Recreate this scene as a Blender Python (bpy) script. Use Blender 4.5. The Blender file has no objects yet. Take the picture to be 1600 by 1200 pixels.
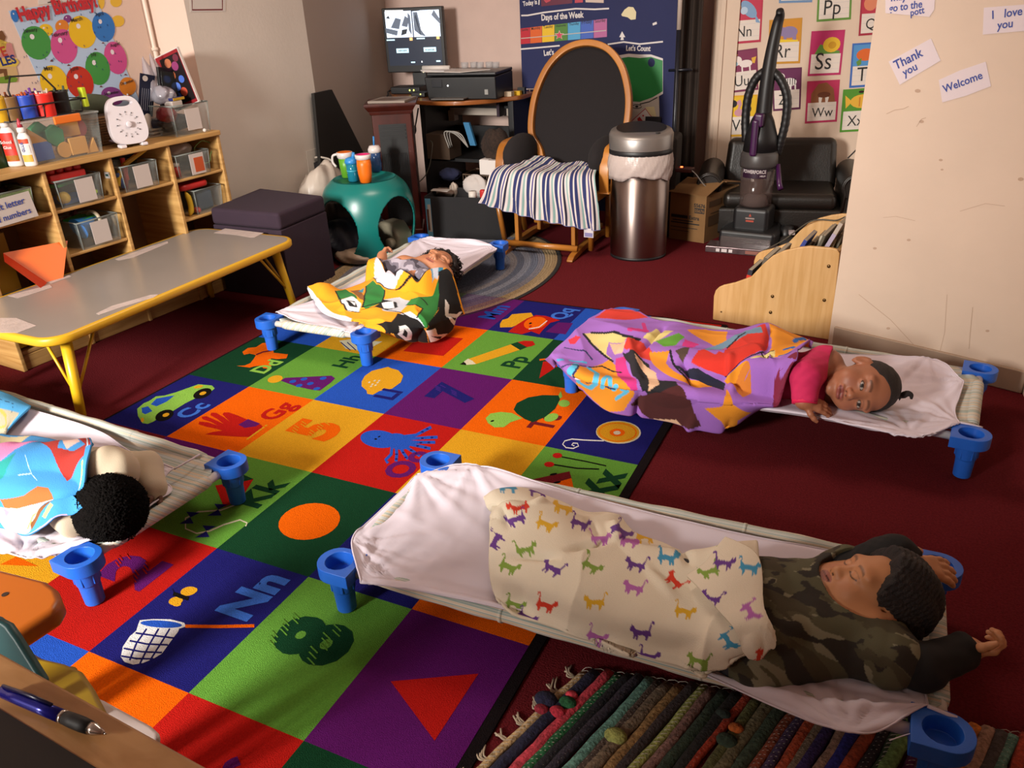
import bpy, bmesh, math, random
import numpy as np
from mathutils import Vector, Matrix
random.seed(7); np.random.seed(7)
scn = bpy.context.scene
COL = scn.collection

# ------------------------------------------------------------------ camera
CAM = np.array([2.51854, -1.66858, 1.36884])
RIGHT = np.array([0.90376808, 0.42587626, -0.0428096])
DOWN = np.array([0.15401225, -0.41688382, -0.895817])
FWD = np.array([-0.39935383, 0.80301761, -0.44235645])
FPX = 1248.0
cd = bpy.data.cameras.new('camera'); cam = bpy.data.objects.new('camera', cd); COL.objects.link(cam)
cd.sensor_fit = 'HORIZONTAL'; cd.sensor_width = 36.0; cd.lens = FPX / 1600 * 36.0; cd.clip_start = 0.02
cam.matrix_world = Matrix(((RIGHT[0], -DOWN[0], -FWD[0], CAM[0]), (RIGHT[1], -DOWN[1], -FWD[1], CAM[1]),
                           (RIGHT[2], -DOWN[2], -FWD[2], CAM[2]), (0, 0, 0, 1)))
scn.camera = cam
# ------------------------------------------------------------------ light
scn.view_settings.view_transform = 'Standard'; scn.view_settings.look = 'None'
scn.view_settings.gamma = 1.0; scn.view_settings.use_curve_mapping = False
scn.view_settings.exposure = 0.1
w = bpy.data.worlds.new('world'); scn.world = w; w.use_nodes = True
bg = w.node_tree.nodes['Background']; bg.inputs[0].default_value = (1.0, 0.84, 0.72, 1); bg.inputs[1].default_value = 1.2

def area(name, loc, target, size, size_y, power, color, spread=180):
    l = bpy.data.lights.new(name, 'AREA'); l.shape = 'RECTANGLE'; l.size = size; l.size_y = size_y
    l.energy = power; l.color = color; l.spread = math.radians(spread)
    o = bpy.data.objects.new(name, l); COL.objects.link(o); o.location = loc
    d = Vector(target) - Vector(loc); o.rotation_euler = d.to_track_quat('-Z', 'Y').to_euler()
    return o
# daylight through the window behind the left end of the room
area('window_light', (0.10, -4.5, 2.15), (0.45, 1.2, 0.1), 0.9, 1.1, 170, (1.0, 0.95, 0.88), 100)
# the room's dim warm ceiling lamp
area('ceiling_lamp', (0.9, 1.3, 2.35), (0.9, 1.4, 0.0), 0.8, 0.8, 29, (1.0, 0.80, 0.66))

# ------------------------------------------------------------------ layout helpers
def nrm(v): v = np.asarray(v, float); return v / np.linalg.norm(v)
def ray(px, py): return FWD + RIGHT * (px - 800) / FPX + DOWN * (py - 600) / FPX
def P(px, py, z=0.0):
    d = ray(px, py); return CAM + d * ((z - CAM[2]) / d[2])
def PN(px, py, p0, n):
    d = ray(px, py); n = np.asarray(n); return CAM + d * (((np.asarray(p0) - CAM) @ n) / (d @ n))
def proj(p):
    q = np.atleast_2d(p) - CAM; zc = q @ FWD
    return np.stack([q @ RIGHT / zc * FPX + 800, q @ DOWN / zc * FPX + 600], 1)

# ------------------------------------------------------------------ materials
def srgb(h):
    h = h.lstrip('#'); c = [int(h[i:i + 2], 16) / 255 for i in (0, 2, 4)]
    return tuple((x / 12.92 if x <= 0.04045 else ((x + 0.055) / 1.055) ** 2.4) for x in c)
_mats = {}
def mat(name, col='808080', rough=0.6, metal=0.0, bump=0.0, bscale=200.0, var=0.0, vscale=8.0, emit=0.0, spec=0.5,
        coat=0.0, attr=None, sheen=0.0, wave=None, sss=0.0, aniso=0.0, arot=0.0):
    if name in _mats: return _mats[name]
    m = bpy.data.materials.new(name); m.use_nodes = True; nt = m.node_tree; N = nt.nodes; L = nt.links
    b = N['Principled BSDF']; c = srgb(col) + (1,)
    b.inputs['Base Color'].default_value = c; b.inputs['Roughness'].default_value = rough
    b.inputs['Metallic'].default_value = metal; b.inputs['Specular IOR Level'].default_value = spec
    b.inputs['Coat Weight'].default_value = coat
    if sheen: b.inputs['Sheen Weight'].default_value = sheen
    if sss:
        b.inputs['Subsurface Weight'].default_value = sss; b.inputs['Subsurface Radius'].default_value = (0.012, 0.005, 0.003)
    if aniso:
        b.inputs['Anisotropic'].default_value = aniso; b.inputs['Anisotropic Rotation'].default_value = arot; tg = N.new('ShaderNodeTangent'); tg.direction_type = 'RADIAL'; tg.axis = 'Z'; L.new(tg.outputs[0], b.inputs['Tangent'])
    tc = N.new('ShaderNodeTexCoord'); src = None
    if attr:
        a = N.new('ShaderNodeAttribute'); a.attribute_name = attr; src = a.outputs['Color']
    if wave:       # (scale, distortion, dark colour, axis): wood grain
        wv = N.new('ShaderNodeTexNoise'); mp = N.new('ShaderNodeMapping'); mp.inputs['Scale'].default_value = wave[3]
        L.new(tc.outputs['Object'], mp.inputs[0]); L.new(mp.outputs[0], wv.inputs['Vector'])
        wv.inputs['Scale'].default_value = wave[0]; wv.inputs['Detail'].default_value = 4; wv.inputs['Distortion'].default_value = wave[1]
        mx = N.new('ShaderNodeMix'); mx.data_type = 'RGBA'; mx.inputs[6].default_value = srgb(wave[2]) + (1,); mx.inputs[7].default_value = c
        rp = N.new('ShaderNodeMapRange'); rp.inputs[1].default_value = 0.35; rp.inputs[2].default_value = 0.65
        L.new(wv.outputs['Fac'], rp.inputs[0]); L.new(rp.outputs[0], mx.inputs[0]); src = mx.outputs[2]
    if var:
        nz = N.new('ShaderNodeTexNoise'); nz.inputs['Scale'].default_value = vscale; nz.inputs['Detail'].default_value = 5
        L.new(tc.outputs['Object'], nz.inputs['Vector'])
        mr = N.new('ShaderNodeMapRange'); mr.inputs[1].default_value = 0.3; mr.inputs[2].default_value = 0.7
        mr.inputs[3].default_value = 1 - var; mr.inputs[4].default_value = 1 + var; L.new(nz.outputs['Fac'], mr.inputs[0])
        hs = N.new('ShaderNodeHueSaturation'); L.new(mr.outputs[0], hs.inputs['Value'])
        if src is not None: L.new(src, hs.inputs['Color'])
        else: hs.inputs['Color'].default_value = c
        src = hs.outputs['Color']
    if src is not None: L.new(src, b.inputs['Base Color'])
    if bump:
        nb = N.new('ShaderNodeTexNoise'); nb.inputs['Scale'].default_value = bscale; nb.inputs['Detail'].default_value = 3
        L.new(tc.outputs['Object'], nb.inputs['Vector'])
        bp = N.new('ShaderNodeBump'); bp.inputs['Strength'].default_value = bump; bp.inputs['Distance'].default_value = 0.004
        L.new(nb.outputs['Fac'], bp.inputs['Height']); L.new(bp.outputs[0], b.inputs['Normal'])
    if emit:
        b.inputs['Emission Strength'].default_value = emit; b.inputs['Emission Color'].default_value = c
        if attr: L.new(src, b.inputs['Emission Color'])
    _mats[name] = m; return m
def clear(name, col='e8eef0', alpha=0.25):
    if name in _mats: return _mats[name]
    m = bpy.data.materials.new(name); m.use_nodes = True; nt = m.node_tree; N = nt.nodes; L = nt.links
    b = N['Principled BSDF']; b.inputs['Base Color'].default_value = srgb(col) + (1,); b.inputs['Roughness'].default_value = 0.12
    b.inputs['Alpha'].default_value = alpha; _mats[name] = m; return m

# ------------------------------------------------------------------ mesh builder
class MB:
    def __init__(s): s.v = []; s.f = []; s.m = []; s.mats = []; s.n = 0
    def mi(s, m):
        if m not in s.mats: s.mats.append(m)
        return s.mats.index(m)
    def add(s, V, F, m):
        V = np.asarray(V, float).reshape(-1, 3); k = s.mi(m); o = s.n
        s.v.append(V); s.f += [tuple(int(i) + o for i in f) for f in F]; s.m += [k] * len(F); s.n += len(V); return s
    def box(s, c, d, m, R=None):
        d = np.asarray(d) / 2.0
        V = np.array([[x, y, z] for z in (-1, 1) for y in (-1, 1) for x in (-1, 1)], float) * d
        if R is not None: V = V @ np.asarray(R).T
        return s.add(V + np.asarray(c), [(0, 2, 3, 1), (4, 5, 7, 6), (0, 1, 5, 4), (2, 6, 7, 3), (0, 4, 6, 2), (1, 3, 7, 5)], m)
    def hexa(s, b4, t4, m):
        return s.add(np.concatenate([b4, t4]), [(3, 2, 1, 0), (4, 5, 6, 7), (0, 1, 5, 4), (1, 2, 6, 5), (2, 3, 7, 6), (3, 0, 4, 7)], m)
    def prism(s, poly, z0, z1, m, fr=None):
        """extrude a 2-D outline; fr=(o,ex,ey,ez)"""
        poly = np.asarray(poly, float); n = len(poly)
        if fr is None: fr = ((0, 0, 0), (1, 0, 0), (0, 1, 0), (0, 0, 1))
        o, ex, ey, ez = [np.asarray(q, float) for q in fr]
        A = o + poly[:, :1] * ex + poly[:, 1:] * ey
        V = np.concatenate([A + ez * z0, A + ez * z1])
        F = [tuple(range(n))[::-1], tuple(range(n, 2 * n))] + [(i, (i + 1) % n, n + (i + 1) % n, n + i) for i in range(n)]
        return s.add(V, F, m)
    def flat(s, poly, m, fr, lift=0.0):
        poly = np.asarray(poly, float); o, ex, ey, ez = [np.asarray(q, float) for q in fr]
        V = o + poly[:, :1] * ex + poly[:, 1:] * ey + ez * lift
        return s.add(V, [tuple(range(len(poly)))], m)
    def tube(s, pts, r, m, n=10, closed=False, cap=True):
        pts = np.asarray(pts, float); k = len(pts); r = np.broadcast_to(np.asarray(r, float), (k,))
        T = np.zeros_like(pts)
        for i in range(k):
            a = pts[(i - 1) % k] if closed or i > 0 else pts[i]; b = pts[(i + 1) % k] if closed or i < k - 1 else pts[i]
            T[i] = nrm(b - a + 1e-12)
        u = np.cross(T[0], [0, 0, 1.0]);
        if np.linalg.norm(u) < 1e-3: u = np.cross(T[0], [1.0, 0, 0])
        u = nrm(u); V = []
        for i in range(k):
            u = nrm(u - T[i] * (u @ T[i])); w_ = np.cross(T[i], u)
            for j in range(n):
                a = 2 * math.pi * j / n; V.append(pts[i] + r[i] * (math.cos(a) * u + math.sin(a) * w_))
        F = []
        for i in range(k if closed else k - 1):
            for j in range(n):
                a = i * n + j; b = i * n + (j + 1) % n; c = ((i + 1) % k) * n + (j + 1) % n; d = ((i + 1) % k) * n + j
                F.append((a, b, c, d))
        if cap and not closed: F += [tuple(range(n))[::-1], tuple(range((k - 1) * n, k * n))]
        return s.add(V, F, m)
    def lathe(s, prof, m, c=(0, 0, 0), n=24, sx=1.0, sy=1.0, R=None, cap=True):
        prof = np.asarray(prof, float); V = []
        for r, z in prof:
            for j in range(n):
                a = 2 * math.pi * j / n; V.append((r * math.cos(a) * sx, r * math.sin(a) * sy, z))
        V = np.array(V)
        if R is not None: V = V @ np.asarray(R).T
        k = len(prof); F = [(i * n + j, i * n + (j + 1) % n, (i + 1) * n + (j + 1) % n, (i + 1) * n + j) for i in range(k - 1) for j in range(n)]
        if cap: F += [tuple(range(n))[::-1], tuple(range((k - 1) * n, k * n))]
        return s.add(V + np.asarray(c), F, m)
    def ball(s, c, r, m, n=14, k=8, R=None):
        r = np.broadcast_to(np.asarray(r, float), (3,))
        prof = [(max(1e-4, math.sin(math.pi * i / k)), -math.cos(math.pi * i / k)) for i in range(k + 1)]
        V = np.array([(a * math.cos(2 * math.pi * j / n), a * math.sin(2 * math.pi * j / n), z) for a, z in prof for j in range(n)]) * r
        if R is not None: V = V @ np.asarray(R).T
        F = [(i * n + j, i * n + (j + 1) % n, (i + 1) * n + (j + 1) % n, (i + 1) * n + j) for i in range(k) for j in range(n)]
        return s.add(V + np.asarray(c), F, m)
    def grid(s, G, m):
        a, b = G.shape[:2]
        F = [(i * b + j, i * b + j + 1, (i + 1) * b + j + 1, (i + 1) * b + j) for i in range(a - 1) for j in range(b - 1)]
        return s.add(G.reshape(-1, 3), F, m)
    def text(s, txt, m, fr, size, bold=0.0, align='CENTER', lift=0.0, sx=1.0):
        V, F = text2d(txt, bold, align); o, ex, ey, ez = [np.asarray(q, float) for q in fr]
        if len(V) == 0: return s
        return s.add(o + V[:, :1] * size * sx * ex + V[:, 1:] * size * ey + ez * lift, F, m)
    def build(s, name, parent=None, smooth=False, bevel=0.0, seg=2, sub=0, solid=0.0, loc=None, rot=0.0, weld=False):
        me = bpy.data.meshes.new(name)
        V = np.concatenate(s.v) if s.v else np.zeros((0, 3))
        me.from_pydata(V.tolist(), [], s.f); me.validate()
        for m in s.mats: me.materials.append(m)
        if len(me.polygons) == len(s.m): me.polygons.foreach_set('material_index', s.m)
        if weld:
            bm = bmesh.new(); bm.from_mesh(me); bmesh.ops.remove_doubles(bm, verts=bm.verts, dist=1e-5); bm.to_mesh(me); bm.free()
        me.polygons.foreach_set('use_smooth', [bool(smooth)] * len(me.polygons)); me.update()
        o = bpy.data.objects.new(name, me); COL.objects.link(o)
        if parent is not None: o.parent = parent
        if loc is not None: o.location = loc
        if rot: o.rotation_euler = (0, 0, rot)
        if solid:
            md = o.modifiers.new('solid', 'SOLIDIFY'); md.thickness = solid; md.offset = 1
        if bevel:
            md = o.modifiers.new('bevel', 'BEVEL'); md.width = bevel; md.segments = seg; md.limit_method = 'ANGLE'; md.angle_limit = math.radians(40)
            me.polygons.foreach_set('use_smooth', [True] * len(me.polygons))
            wn = o.modifiers.new('wn', 'WEIGHTED_NORMAL'); wn.keep_sharp = True
        if sub:
            md = o.modifiers.new('sub', 'SUBSURF'); md.levels = sub; md.render_levels = sub
        return o

_txt = {}
def text2d(txt, bold=0.0, align='CENTER'):
    key = (txt, bold, align)
    if key in _txt: return _txt[key]
    c = bpy.data.curves.new('t', 'FONT'); c.body = txt; c.align_x = align; c.size = 1.0; c.offset = bold; c.resolution_u = 3
    o = bpy.data.objects.new('t', c); COL.objects.link(o)
    dg = bpy.context.evaluated_depsgraph_get(); me = bpy.data.meshes.new_from_object(o.evaluated_get(dg))
    V = np.array([v.co[:2] for v in me.vertices]).reshape(-1, 2); F = [tuple(p.vertices) for p in me.polygons]
    bpy.data.objects.remove(o); bpy.data.curves.remove(c); bpy.data.meshes.remove(me)
    _txt[key] = (V, F); return _txt[key]

# ------------------------------------------------------------------ naming
def tag(o, label, cat, group=None, kind=None):
    o['label'] = label; o['category'] = cat
    if group: o['group'] = group
    if kind: o['kind'] = kind
    return o
def thing(name, label, cat, loc=(0, 0, 0), rot=0.0, group=None):
    o = bpy.data.objects.new(name, None); COL.objects.link(o); o.location = loc; o.rotation_euler = (0, 0, rot); o.empty_display_size = 0.05
    return tag(o, label, cat, group)
def struct(o): o['kind'] = 'structure'; return o
def plabel(o, t): o['label'] = t; return o
def copy_tree(o, parent=None):
    c = o.copy(); COL.objects.link(c)
    if parent is not None: c.parent = parent
    for ch in list(o.children): copy_tree(ch, c)
    return c
def rotz(a): c, s_ = math.cos(a), math.sin(a); return np.array([[c, -s_, 0], [s_, c, 0], [0, 0, 1.0]])
def ell(cx, cy, rx, ry, n=20, rot=0.0):
    a = np.arange(n) * 2 * math.pi / n; x = rx * np.cos(a); y = ry * np.sin(a); c, s_ = math.cos(rot), math.sin(rot)
    return np.stack([cx + x * c - y * s_, cy + x * s_ + y * c], 1)
def rrect(x0, y0, x1, y1, r, n=5):
    pts = []
    for cx, cy, a0 in ((x1 - r, y1 - r, 0), (x0 + r, y1 - r, 90), (x0 + r, y0 + r, 180), (x1 - r, y0 + r, 270)):
        for i in range(n + 1):
            a = math.radians(a0 + 90 * i / n); pts.append((cx + r * math.cos(a), cy + r * math.sin(a)))
    return np.array(pts)
def strip(pts, w_):
    """outline of a stroke of width w_ along 2-D points"""
    pts = np.asarray(pts, float); k = len(pts); L_ = []; R_ = []
    for i in range(k):
        t = pts[min(i + 1, k - 1)] - pts[max(i - 1, 0)]; t = t / (np.linalg.norm(t) + 1e-9); nn = np.array([-t[1], t[0]]) * w_ / 2
        L_.append(pts[i] + nn); R_.append(pts[i] - nn)
    return np.array(L_ + R_[::-1])
def crom(pts, n):
    """Catmull-Rom through the rows of pts, n samples"""
    p = np.asarray(pts, float); k = len(p); t = np.linspace(0, k - 1, n); i = np.clip(np.floor(t).astype(int), 0, k - 2); u = (t - i)
    g = lambda j: np.where((j < 0).reshape((-1,) + (1,) * (p.ndim - 1)), 2 * p[0] - p[min(1, k - 1)], np.where((j > k - 1).reshape((-1,) + (1,) * (p.ndim - 1)), 2 * p[-1] - p[-2], p[np.clip(j, 0, k - 1)]))
    u = u.reshape((-1,) + (1,) * (p.ndim - 1)); a, b, c, d = g(i - 1), g(i), g(i + 1), g(i + 2)
    return 0.5 * (2 * b + (c - a) * u + (2 * a - 5 * b + 4 * c - d) * u ** 2 + (3 * b - a - 3 * c + d) * u ** 3)
def inpoly(x, y, poly):
    poly = np.asarray(poly); r = np.zeros(x.shape, bool); n = len(poly); j = n - 1
    for i in range(n):
        xi, yi = poly[i]; xj, yj = poly[j]
        if yi != yj: r ^= ((yi > y) != (yj > y)) & (x < (xj - xi) * (y - yi) / (yj - yi) + xi)
        j = i
    return r
def noise2(x, y, seed=0, oct=3):
    rs = np.random.RandomState(seed); out = np.zeros_like(x); amp = 1.0
    for o_ in range(oct):
        for k in range(5):
            a = rs.rand() * 6.283; f = (2 ** o_) * (0.7 + 0.6 * rs.rand()); out += amp * np.sin(f * (x * math.cos(a) + y * math.sin(a)) + rs.rand() * 6.283) / 5
        amp *= 0.5
    return out
# ================================================================== THE SETTING
paintL = mat('pink_beige_paint', 'd6bbab', 0.75, bump=0.15, bscale=60, var=0.03, vscale=3)
paintG = mat('grey_beige_paint', 'cbc2b8', 0.7, bump=0.15, bscale=60, var=0.04, vscale=3)
paintR = mat('cream_paint', 'd2bca8', 0.65, bump=0.2, bscale=30, var=0.05, vscale=2.5)
carpet = mat('maroon_carpet', '5e1b20', 0.95, bump=1.0, bscale=260, var=0.22, vscale=160, spec=0.05)
HW = 2.4
def wall(name, a, b, m, z0=0.0, z1=HW, th=0.08, side=1):
    """a to b in plan; the solid lies to the left of a->b when side=1"""
    a = np.array(a, float); b = np.array(b, float); d = nrm(b - a); n = np.array([-d[1], d[0]]) * th * side
    mb = MB(); q = [a, b, b + n, a + n]
    if side < 0: q = q[::-1]
    mb.prism(q, z0, z1, m); return struct(mb.build(name))
mb = MB(); mb.box((1.0, 0.8, -0.05), (7.0, 8.0, 0.1), carpet); struct(mb.build('floor'))
A0 = np.array([-0.714, 0.216]); AD = np.array([0.0774, 0.997]); AN = np.array([0.997, -0.0774])     # cubby front line, direction, normal
wl0 = A0 - AN * 0.365
Lk = wl0 + AD * 1.265; Cc = np.array([-0.80, 1.585]); Gc = np.array([-0.75, 2.43]); Hc = np.array([-0.96, 3.60]); Ic = np.array([1.36, 3.66])
wall('wall_left', wl0 - AD * 3.15, Lk, paintL)
wall('wall_left_column', Lk, Cc, paintL)
wall('wall_left_return', Cc, Gc, paintG)
wall('wall_back_side', Gc + np.array([-0.0, 0.0]), Hc, mat('shaded_wall_paint', 'a09288', 0.75, bump=0.15, bscale=60), th=0.08)  # turned away from the light; that shade is put into the darker colour
wall('wall_back', Hc, Ic, mat('pale_pink_paint', 'cdb3a8', 0.75, bump=0.15, bscale=60, var=0.03))
KA = np.array([1.36, 3.61]); KD = nrm(np.array([1.0, 0.17])); KN = np.array([KD[1], -KD[0]])                # alphabet wall
wall('wall_back_jamb', Ic, KA, paintR)
wall('wall_back_right', KA, KA + KD * 1.6, paintR)
RA = np.array([2.354, 1.612]); RB = np.array([3.031, 1.388]); RD = nrm(RB - RA); RN = np.array([RD[1], -RD[0]])
mb = MB(); mb.prism([RA, RB, RB + np.array([0.25, 0.0]), RB + np.array([0.3, 1.2]), RA + np.array([0.35, 0.95])], 0, HW, paintR); struct(mb.build('wall_right'))
wall('wall_right_return', RB, np.array([3.45, -2.9]), paintR, th=0.15)
for x0, x1, z0, z1 in ((-1.4, -0.75, 0, HW), (0.92, 3.5, 0, HW), (-0.75, 0.92, 0, 0.8), (-0.75, 0.92, 2.25, HW)):     # the window wall behind the camera
    wall('wall_front', (x1, -2.9), (x0, -2.9), paintL, z0, z1)
mb = MB(); mb.box((1.0, 0.5, HW + .04), (5.2, 7.2, 0.08), mat('ceiling_white', 'd8d0c8', .8)); struct(mb.build('ceiling'))
# skirting along the right wall
mb = MB(); q0 = RA + RD * 0.02; q1 = RB
mb.prism([q0, q1, q1 + RN * 0.014, q0 + RN * 0.014], 0, 0.085, mat('skirting_paint', 'a08a76', 0.6, var=0.08)); struct(mb.build('baseboard_right', bevel=0.004))
mb = MB(); q0 = KA + KD * 0.02
mb.prism([q0 + KN * 0.0, q0 + KD * 0.13, q0 + KD * 0.13 + KN * 0.02, q0 + KN * 0.02], 0, HW, paintR)
mb.prism([q0 + KN * 0.02 + KD * 0.02, q0 + KD * 0.05 + KN * 0.02, q0 + KD * 0.05 + KN * 0.032, q0 + KN * 0.032 + KD * 0.02], 0, HW, paintR)
struct(mb.build('trim_1', bevel=0.003))
# white pipe in the corner of the left wall
mb = MB(); pz = np.append(Lk - AD * 0.012 + AN * 0.014, 0)
mb.tube([pz + (0, 0, 0.0), pz + (0, 0, HW)], 0.011, mat('white_gloss_paint', 'd8c4b4', 0.4), n=12)
for zz in (0.9, 1.17, 1.5): mb.tube([pz + (0, 0, zz), pz + (0, 0, zz + 0.015)], 0.016, mat('white_gloss_paint'), n=12)
tag(mb.build('pipe', smooth=True), 'thin white painted pipe running up the corner behind the cubby shelf', 'pipe')
# scuffs and hairline cracks on the right wall
scuff = mat('wall_scuff', 'b89c86', 0.8)
FRR = (np.append(RA, 0), np.append(RD, 0), np.array([0, 0, 1.0]), np.append(RN, 0))
def toR(px, py):
    p = PN(px, py, FRR[0], FRR[3]); return ((p - FRR[0]) @ FRR[1], p[2])
mb = MB()
for line, w_ in (([(1342, 460), (1372, 484), (1392, 500), (1440, 552)], 0.0022), ([(1520, 480), (1516, 520), (1514, 545)], 0.002),
                 ([(1480, 460), (1476, 520), (1468, 552)], 0.0015), ([(1385, 178), (1398, 172), (1412, 170), (1420, 166)], 0.002), ([(1432, 198), (1440, 186), (1447, 184)], 0.002),
                 ([(1380, 340), (1400, 338), (1430, 345)], 0.0015), ([(1500, 330), (1540, 318), (1570, 322)], 0.0015)):
    mb.flat(strip([toR(*q) for q in line], w_), scuff, FRR, 0.0006)
for cx, cy, r in ((1434, 142, 3), (1470, 250, 2), (1388, 513, 2), (1543, 517, 2), (1420, 375, 2), (1440, 190, 2.5), (1472, 265, 1.5), (1595, 280, 3), (1367, 388, 2)):
    mb.flat([toR(cx + r * math.cos(t) * 1.6, cy + r * math.sin(t)) for t in np.arange(0, 6.28, 0.8)], scuff, FRR, 0.0006)
struct(mb.build('trim_2'))
# ================================================================== THE ALPHABET RUG
CW, CH, RZ = 0.3182, 0.42, 0.007
def rugmat(name, col): return mat('rug_' + name, col, 0.95, bump=1.0, bscale=420, var=0.16, vscale=260, spec=0.05)
RC = dict(navy=rugmat('navy', '1d1c66'), orange=rugmat('orange', 'e05f05'), yellow=rugmat('yellow', 'd39a20'), red=rugmat('red', 'b01a14'), green=rugmat('green', '5f9638'),
          dkgreen=rugmat('dark_green', '123c24'), blue=rugmat('blue', '2450b4'), purple=rugmat('purple', '5a1762'), lilac=rugmat('lilac', '4a2a8c'), cream=rugmat('cream', 'cfc9ae'),
          black=rugmat('black', '14110f'), lime=rugmat('lime', '86b84a'), sky=rugmat('sky', '3d6fd0'), white=rugmat('white', 'd8d8d8'), maroon=rugmat('dull_red', '6a1a22'))
rows = {-4: 'yellow blue green purple navy orange', -3: 'green red blue orange red dkgreen', -2: 'blue yellow red navy green purple', -1: 'maroon purple green dkgreen navy orange',
        0: 'navy orange yellow red yellow green', 1: 'dkgreen green blue purple orange navy', 2: 'blue yellow orange green dkgreen blue', 3: 'red green purple navy blue red'}
mb = MB(); hem = rugmat('hem', '1a1416')
mb.prism(rrect(-0.012, -4 * CH - 0.012, 6 * CW + 0.028, 3.94 * CH + 0.012, 0.02), 0.0005, RZ - 0.001, hem)
for v, cols in rows.items():
    for u, c in enumerate(cols.split()):
        y1 = min((v + 1) * CH, 3.94 * CH)
        mb.add([(u * CW, v * CH, RZ), ((u + 1) * CW, v * CH, RZ), ((u + 1) * CW, y1, RZ), (u * CW, y1, RZ)], [(0, 1, 2, 3)], RC[c])
def RF(u, v): return ((( u + 1) * CW, v * CH, RZ), (0, 1, 0), (-1, 0, 0), (0, 0, 1))     # a cell's own frame: x along the row, y up the cell
lv = [0]
def draw(c, pts, lift=None):        # a pile-dyed shape traced on the floor
    lv[0] += 1; q = np.array([P(x, y, RZ) for x, y in pts]); q[:, 2] = RZ + 0.0004 + 0.00008 * (lift or 0) + 0.0000016 * lv[0]; mb.add(q, [tuple(range(len(q)))], RC[c])
def Z(ox, oy, s, pts): return [(ox + x / s, oy + y / s) for x, y in pts]
def letters(t, u, v, cx, cy, size, c, bold=0.03): 
    o, ex, ey, ez = RF(u, v); o = np.array(o) + np.array(ex) * cx * CH + np.array(ey) * cy * CW
    mb.text(t, RC[c], (o, ex, ey, ez), size, bold=bold, lift=0.0006)
A1 = (150, 520, 4); A2 = (520, 460, 4); A3 = (0, 880, 3.75); A4 = (360, 880, 3.636); A5 = (0, 600, 4); A6 = (800, 640, 5.333); A7 = (400, 360, 4)
def dz(c, A, pts, lift=None): draw(c, Z(A[0], A[1], A[2], pts), lift)
def de(c, A, cx, cy, rx, ry, rot=0, lift=None): dz(c, A, ell(cx, cy, rx, ry, 24, rot), lift)
def ds(c, A, pts, w_, lift=None): dz(c, A, strip(pts, w_), lift)
# car
dz('lime', A1, [(262, 520), (258, 475), (300, 440), (335, 425), (375, 398), (430, 392), (500, 372), (590, 340), (640, 322), (725, 330), (742, 348), (725, 362), (690, 385), (630, 405), (560, 440), (480, 490), (440, 510), (390, 535), (360, 555), (325, 570), (290, 565)], 0)
dz('blue', A1, [(285, 470), (325, 460), (352, 490), (335, 498), (308, 510), (288, 500)], 2)
dz('blue', A1, [(342, 448), (378, 412), (430, 402), (492, 392), (440, 432), (378, 460)], 2)
de('black', A1, 428, 517, 60, 32, -0.35, 3); de('yellow', A1, 437, 514, 22, 11, -0.3, 5); de('black', A1, 665, 380, 60, 28, -0.35, 3); de('yellow', A1, 668, 379, 22, 10, -0.3, 5)
de('yellow', A1, 640, 338, 30, 9, -0.2, 2); de('yellow', A1, 290, 545, 10, 14, 0, 2)
letters('Cc', 0, 0, 0.44, 0.09, 0.105, 'sky')
# dog
dz('orange', A1, [(880, 207), (930, 205), (965, 190), (985, 165), (1000, 140), (960, 130), (925, 138), (915, 120), (950, 95), (1000, 90), (1040, 65), (1075, 62), (1110, 100), (1110, 125), (1200, 135), (1190, 160), (1130, 165), (1095, 160), (1085, 180), (1105, 195), (1080, 225), (1045, 222), (1035, 205), (990, 210), (960, 218)], 0)
ds('maroon', A1, [(1000, 138), (1045, 120), (1095, 112)], 8, 3)
letters('Dd', 0, 1, 0.42, 0.08, 0.105, 'lime')
# glove
dz('red', A1, [(680, 635), (730, 620), (790, 612), (760, 602), (690, 588), (642, 572), (645, 555), (700, 560), (760, 580), (720, 558), (665, 540), (660, 525), (690, 522), (760, 552), (800, 572), (760, 540), (715, 515), (720, 500), (750, 500), (800, 530), (840, 560), (810, 530), (790, 510), (800, 498), (830, 498), (880, 515), (940, 540), (1030, 575), (1045, 590), (960, 652), (890, 650), (800, 645)], 0)
dz('purple', A1, [(890, 575), (950, 540), (1025, 568), (1000, 585), (930, 595)], 2)
for k in range(7): ds('yellow', A1, [(942 + k * 19, 668 - k * 14), (968 + k * 17, 650 - k * 12)], 9, 3)
letters('Gg', 1, 0, 0.70, 0.10, 0.115, 'red')
# party hat
dz('purple', A1, [(1155, 300), (1180, 282), (1470, 268), (1495, 285), (1470, 310), (1400, 362), (1340, 355), (1250, 335)], 0)
de('yellow', A1, 1120, 290, 48, 22, -0.2, 1)
for cx, cy in ((1230, 305), (1300, 290), (1340, 318), (1420, 285), (1380, 350), (1270, 330)): de('blue', A1, cx, cy, 22, 9, -0.2, 3)
letters('Hh', 1, 1, 0.80, 0.16, 0.105, 'dkgreen')
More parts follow.
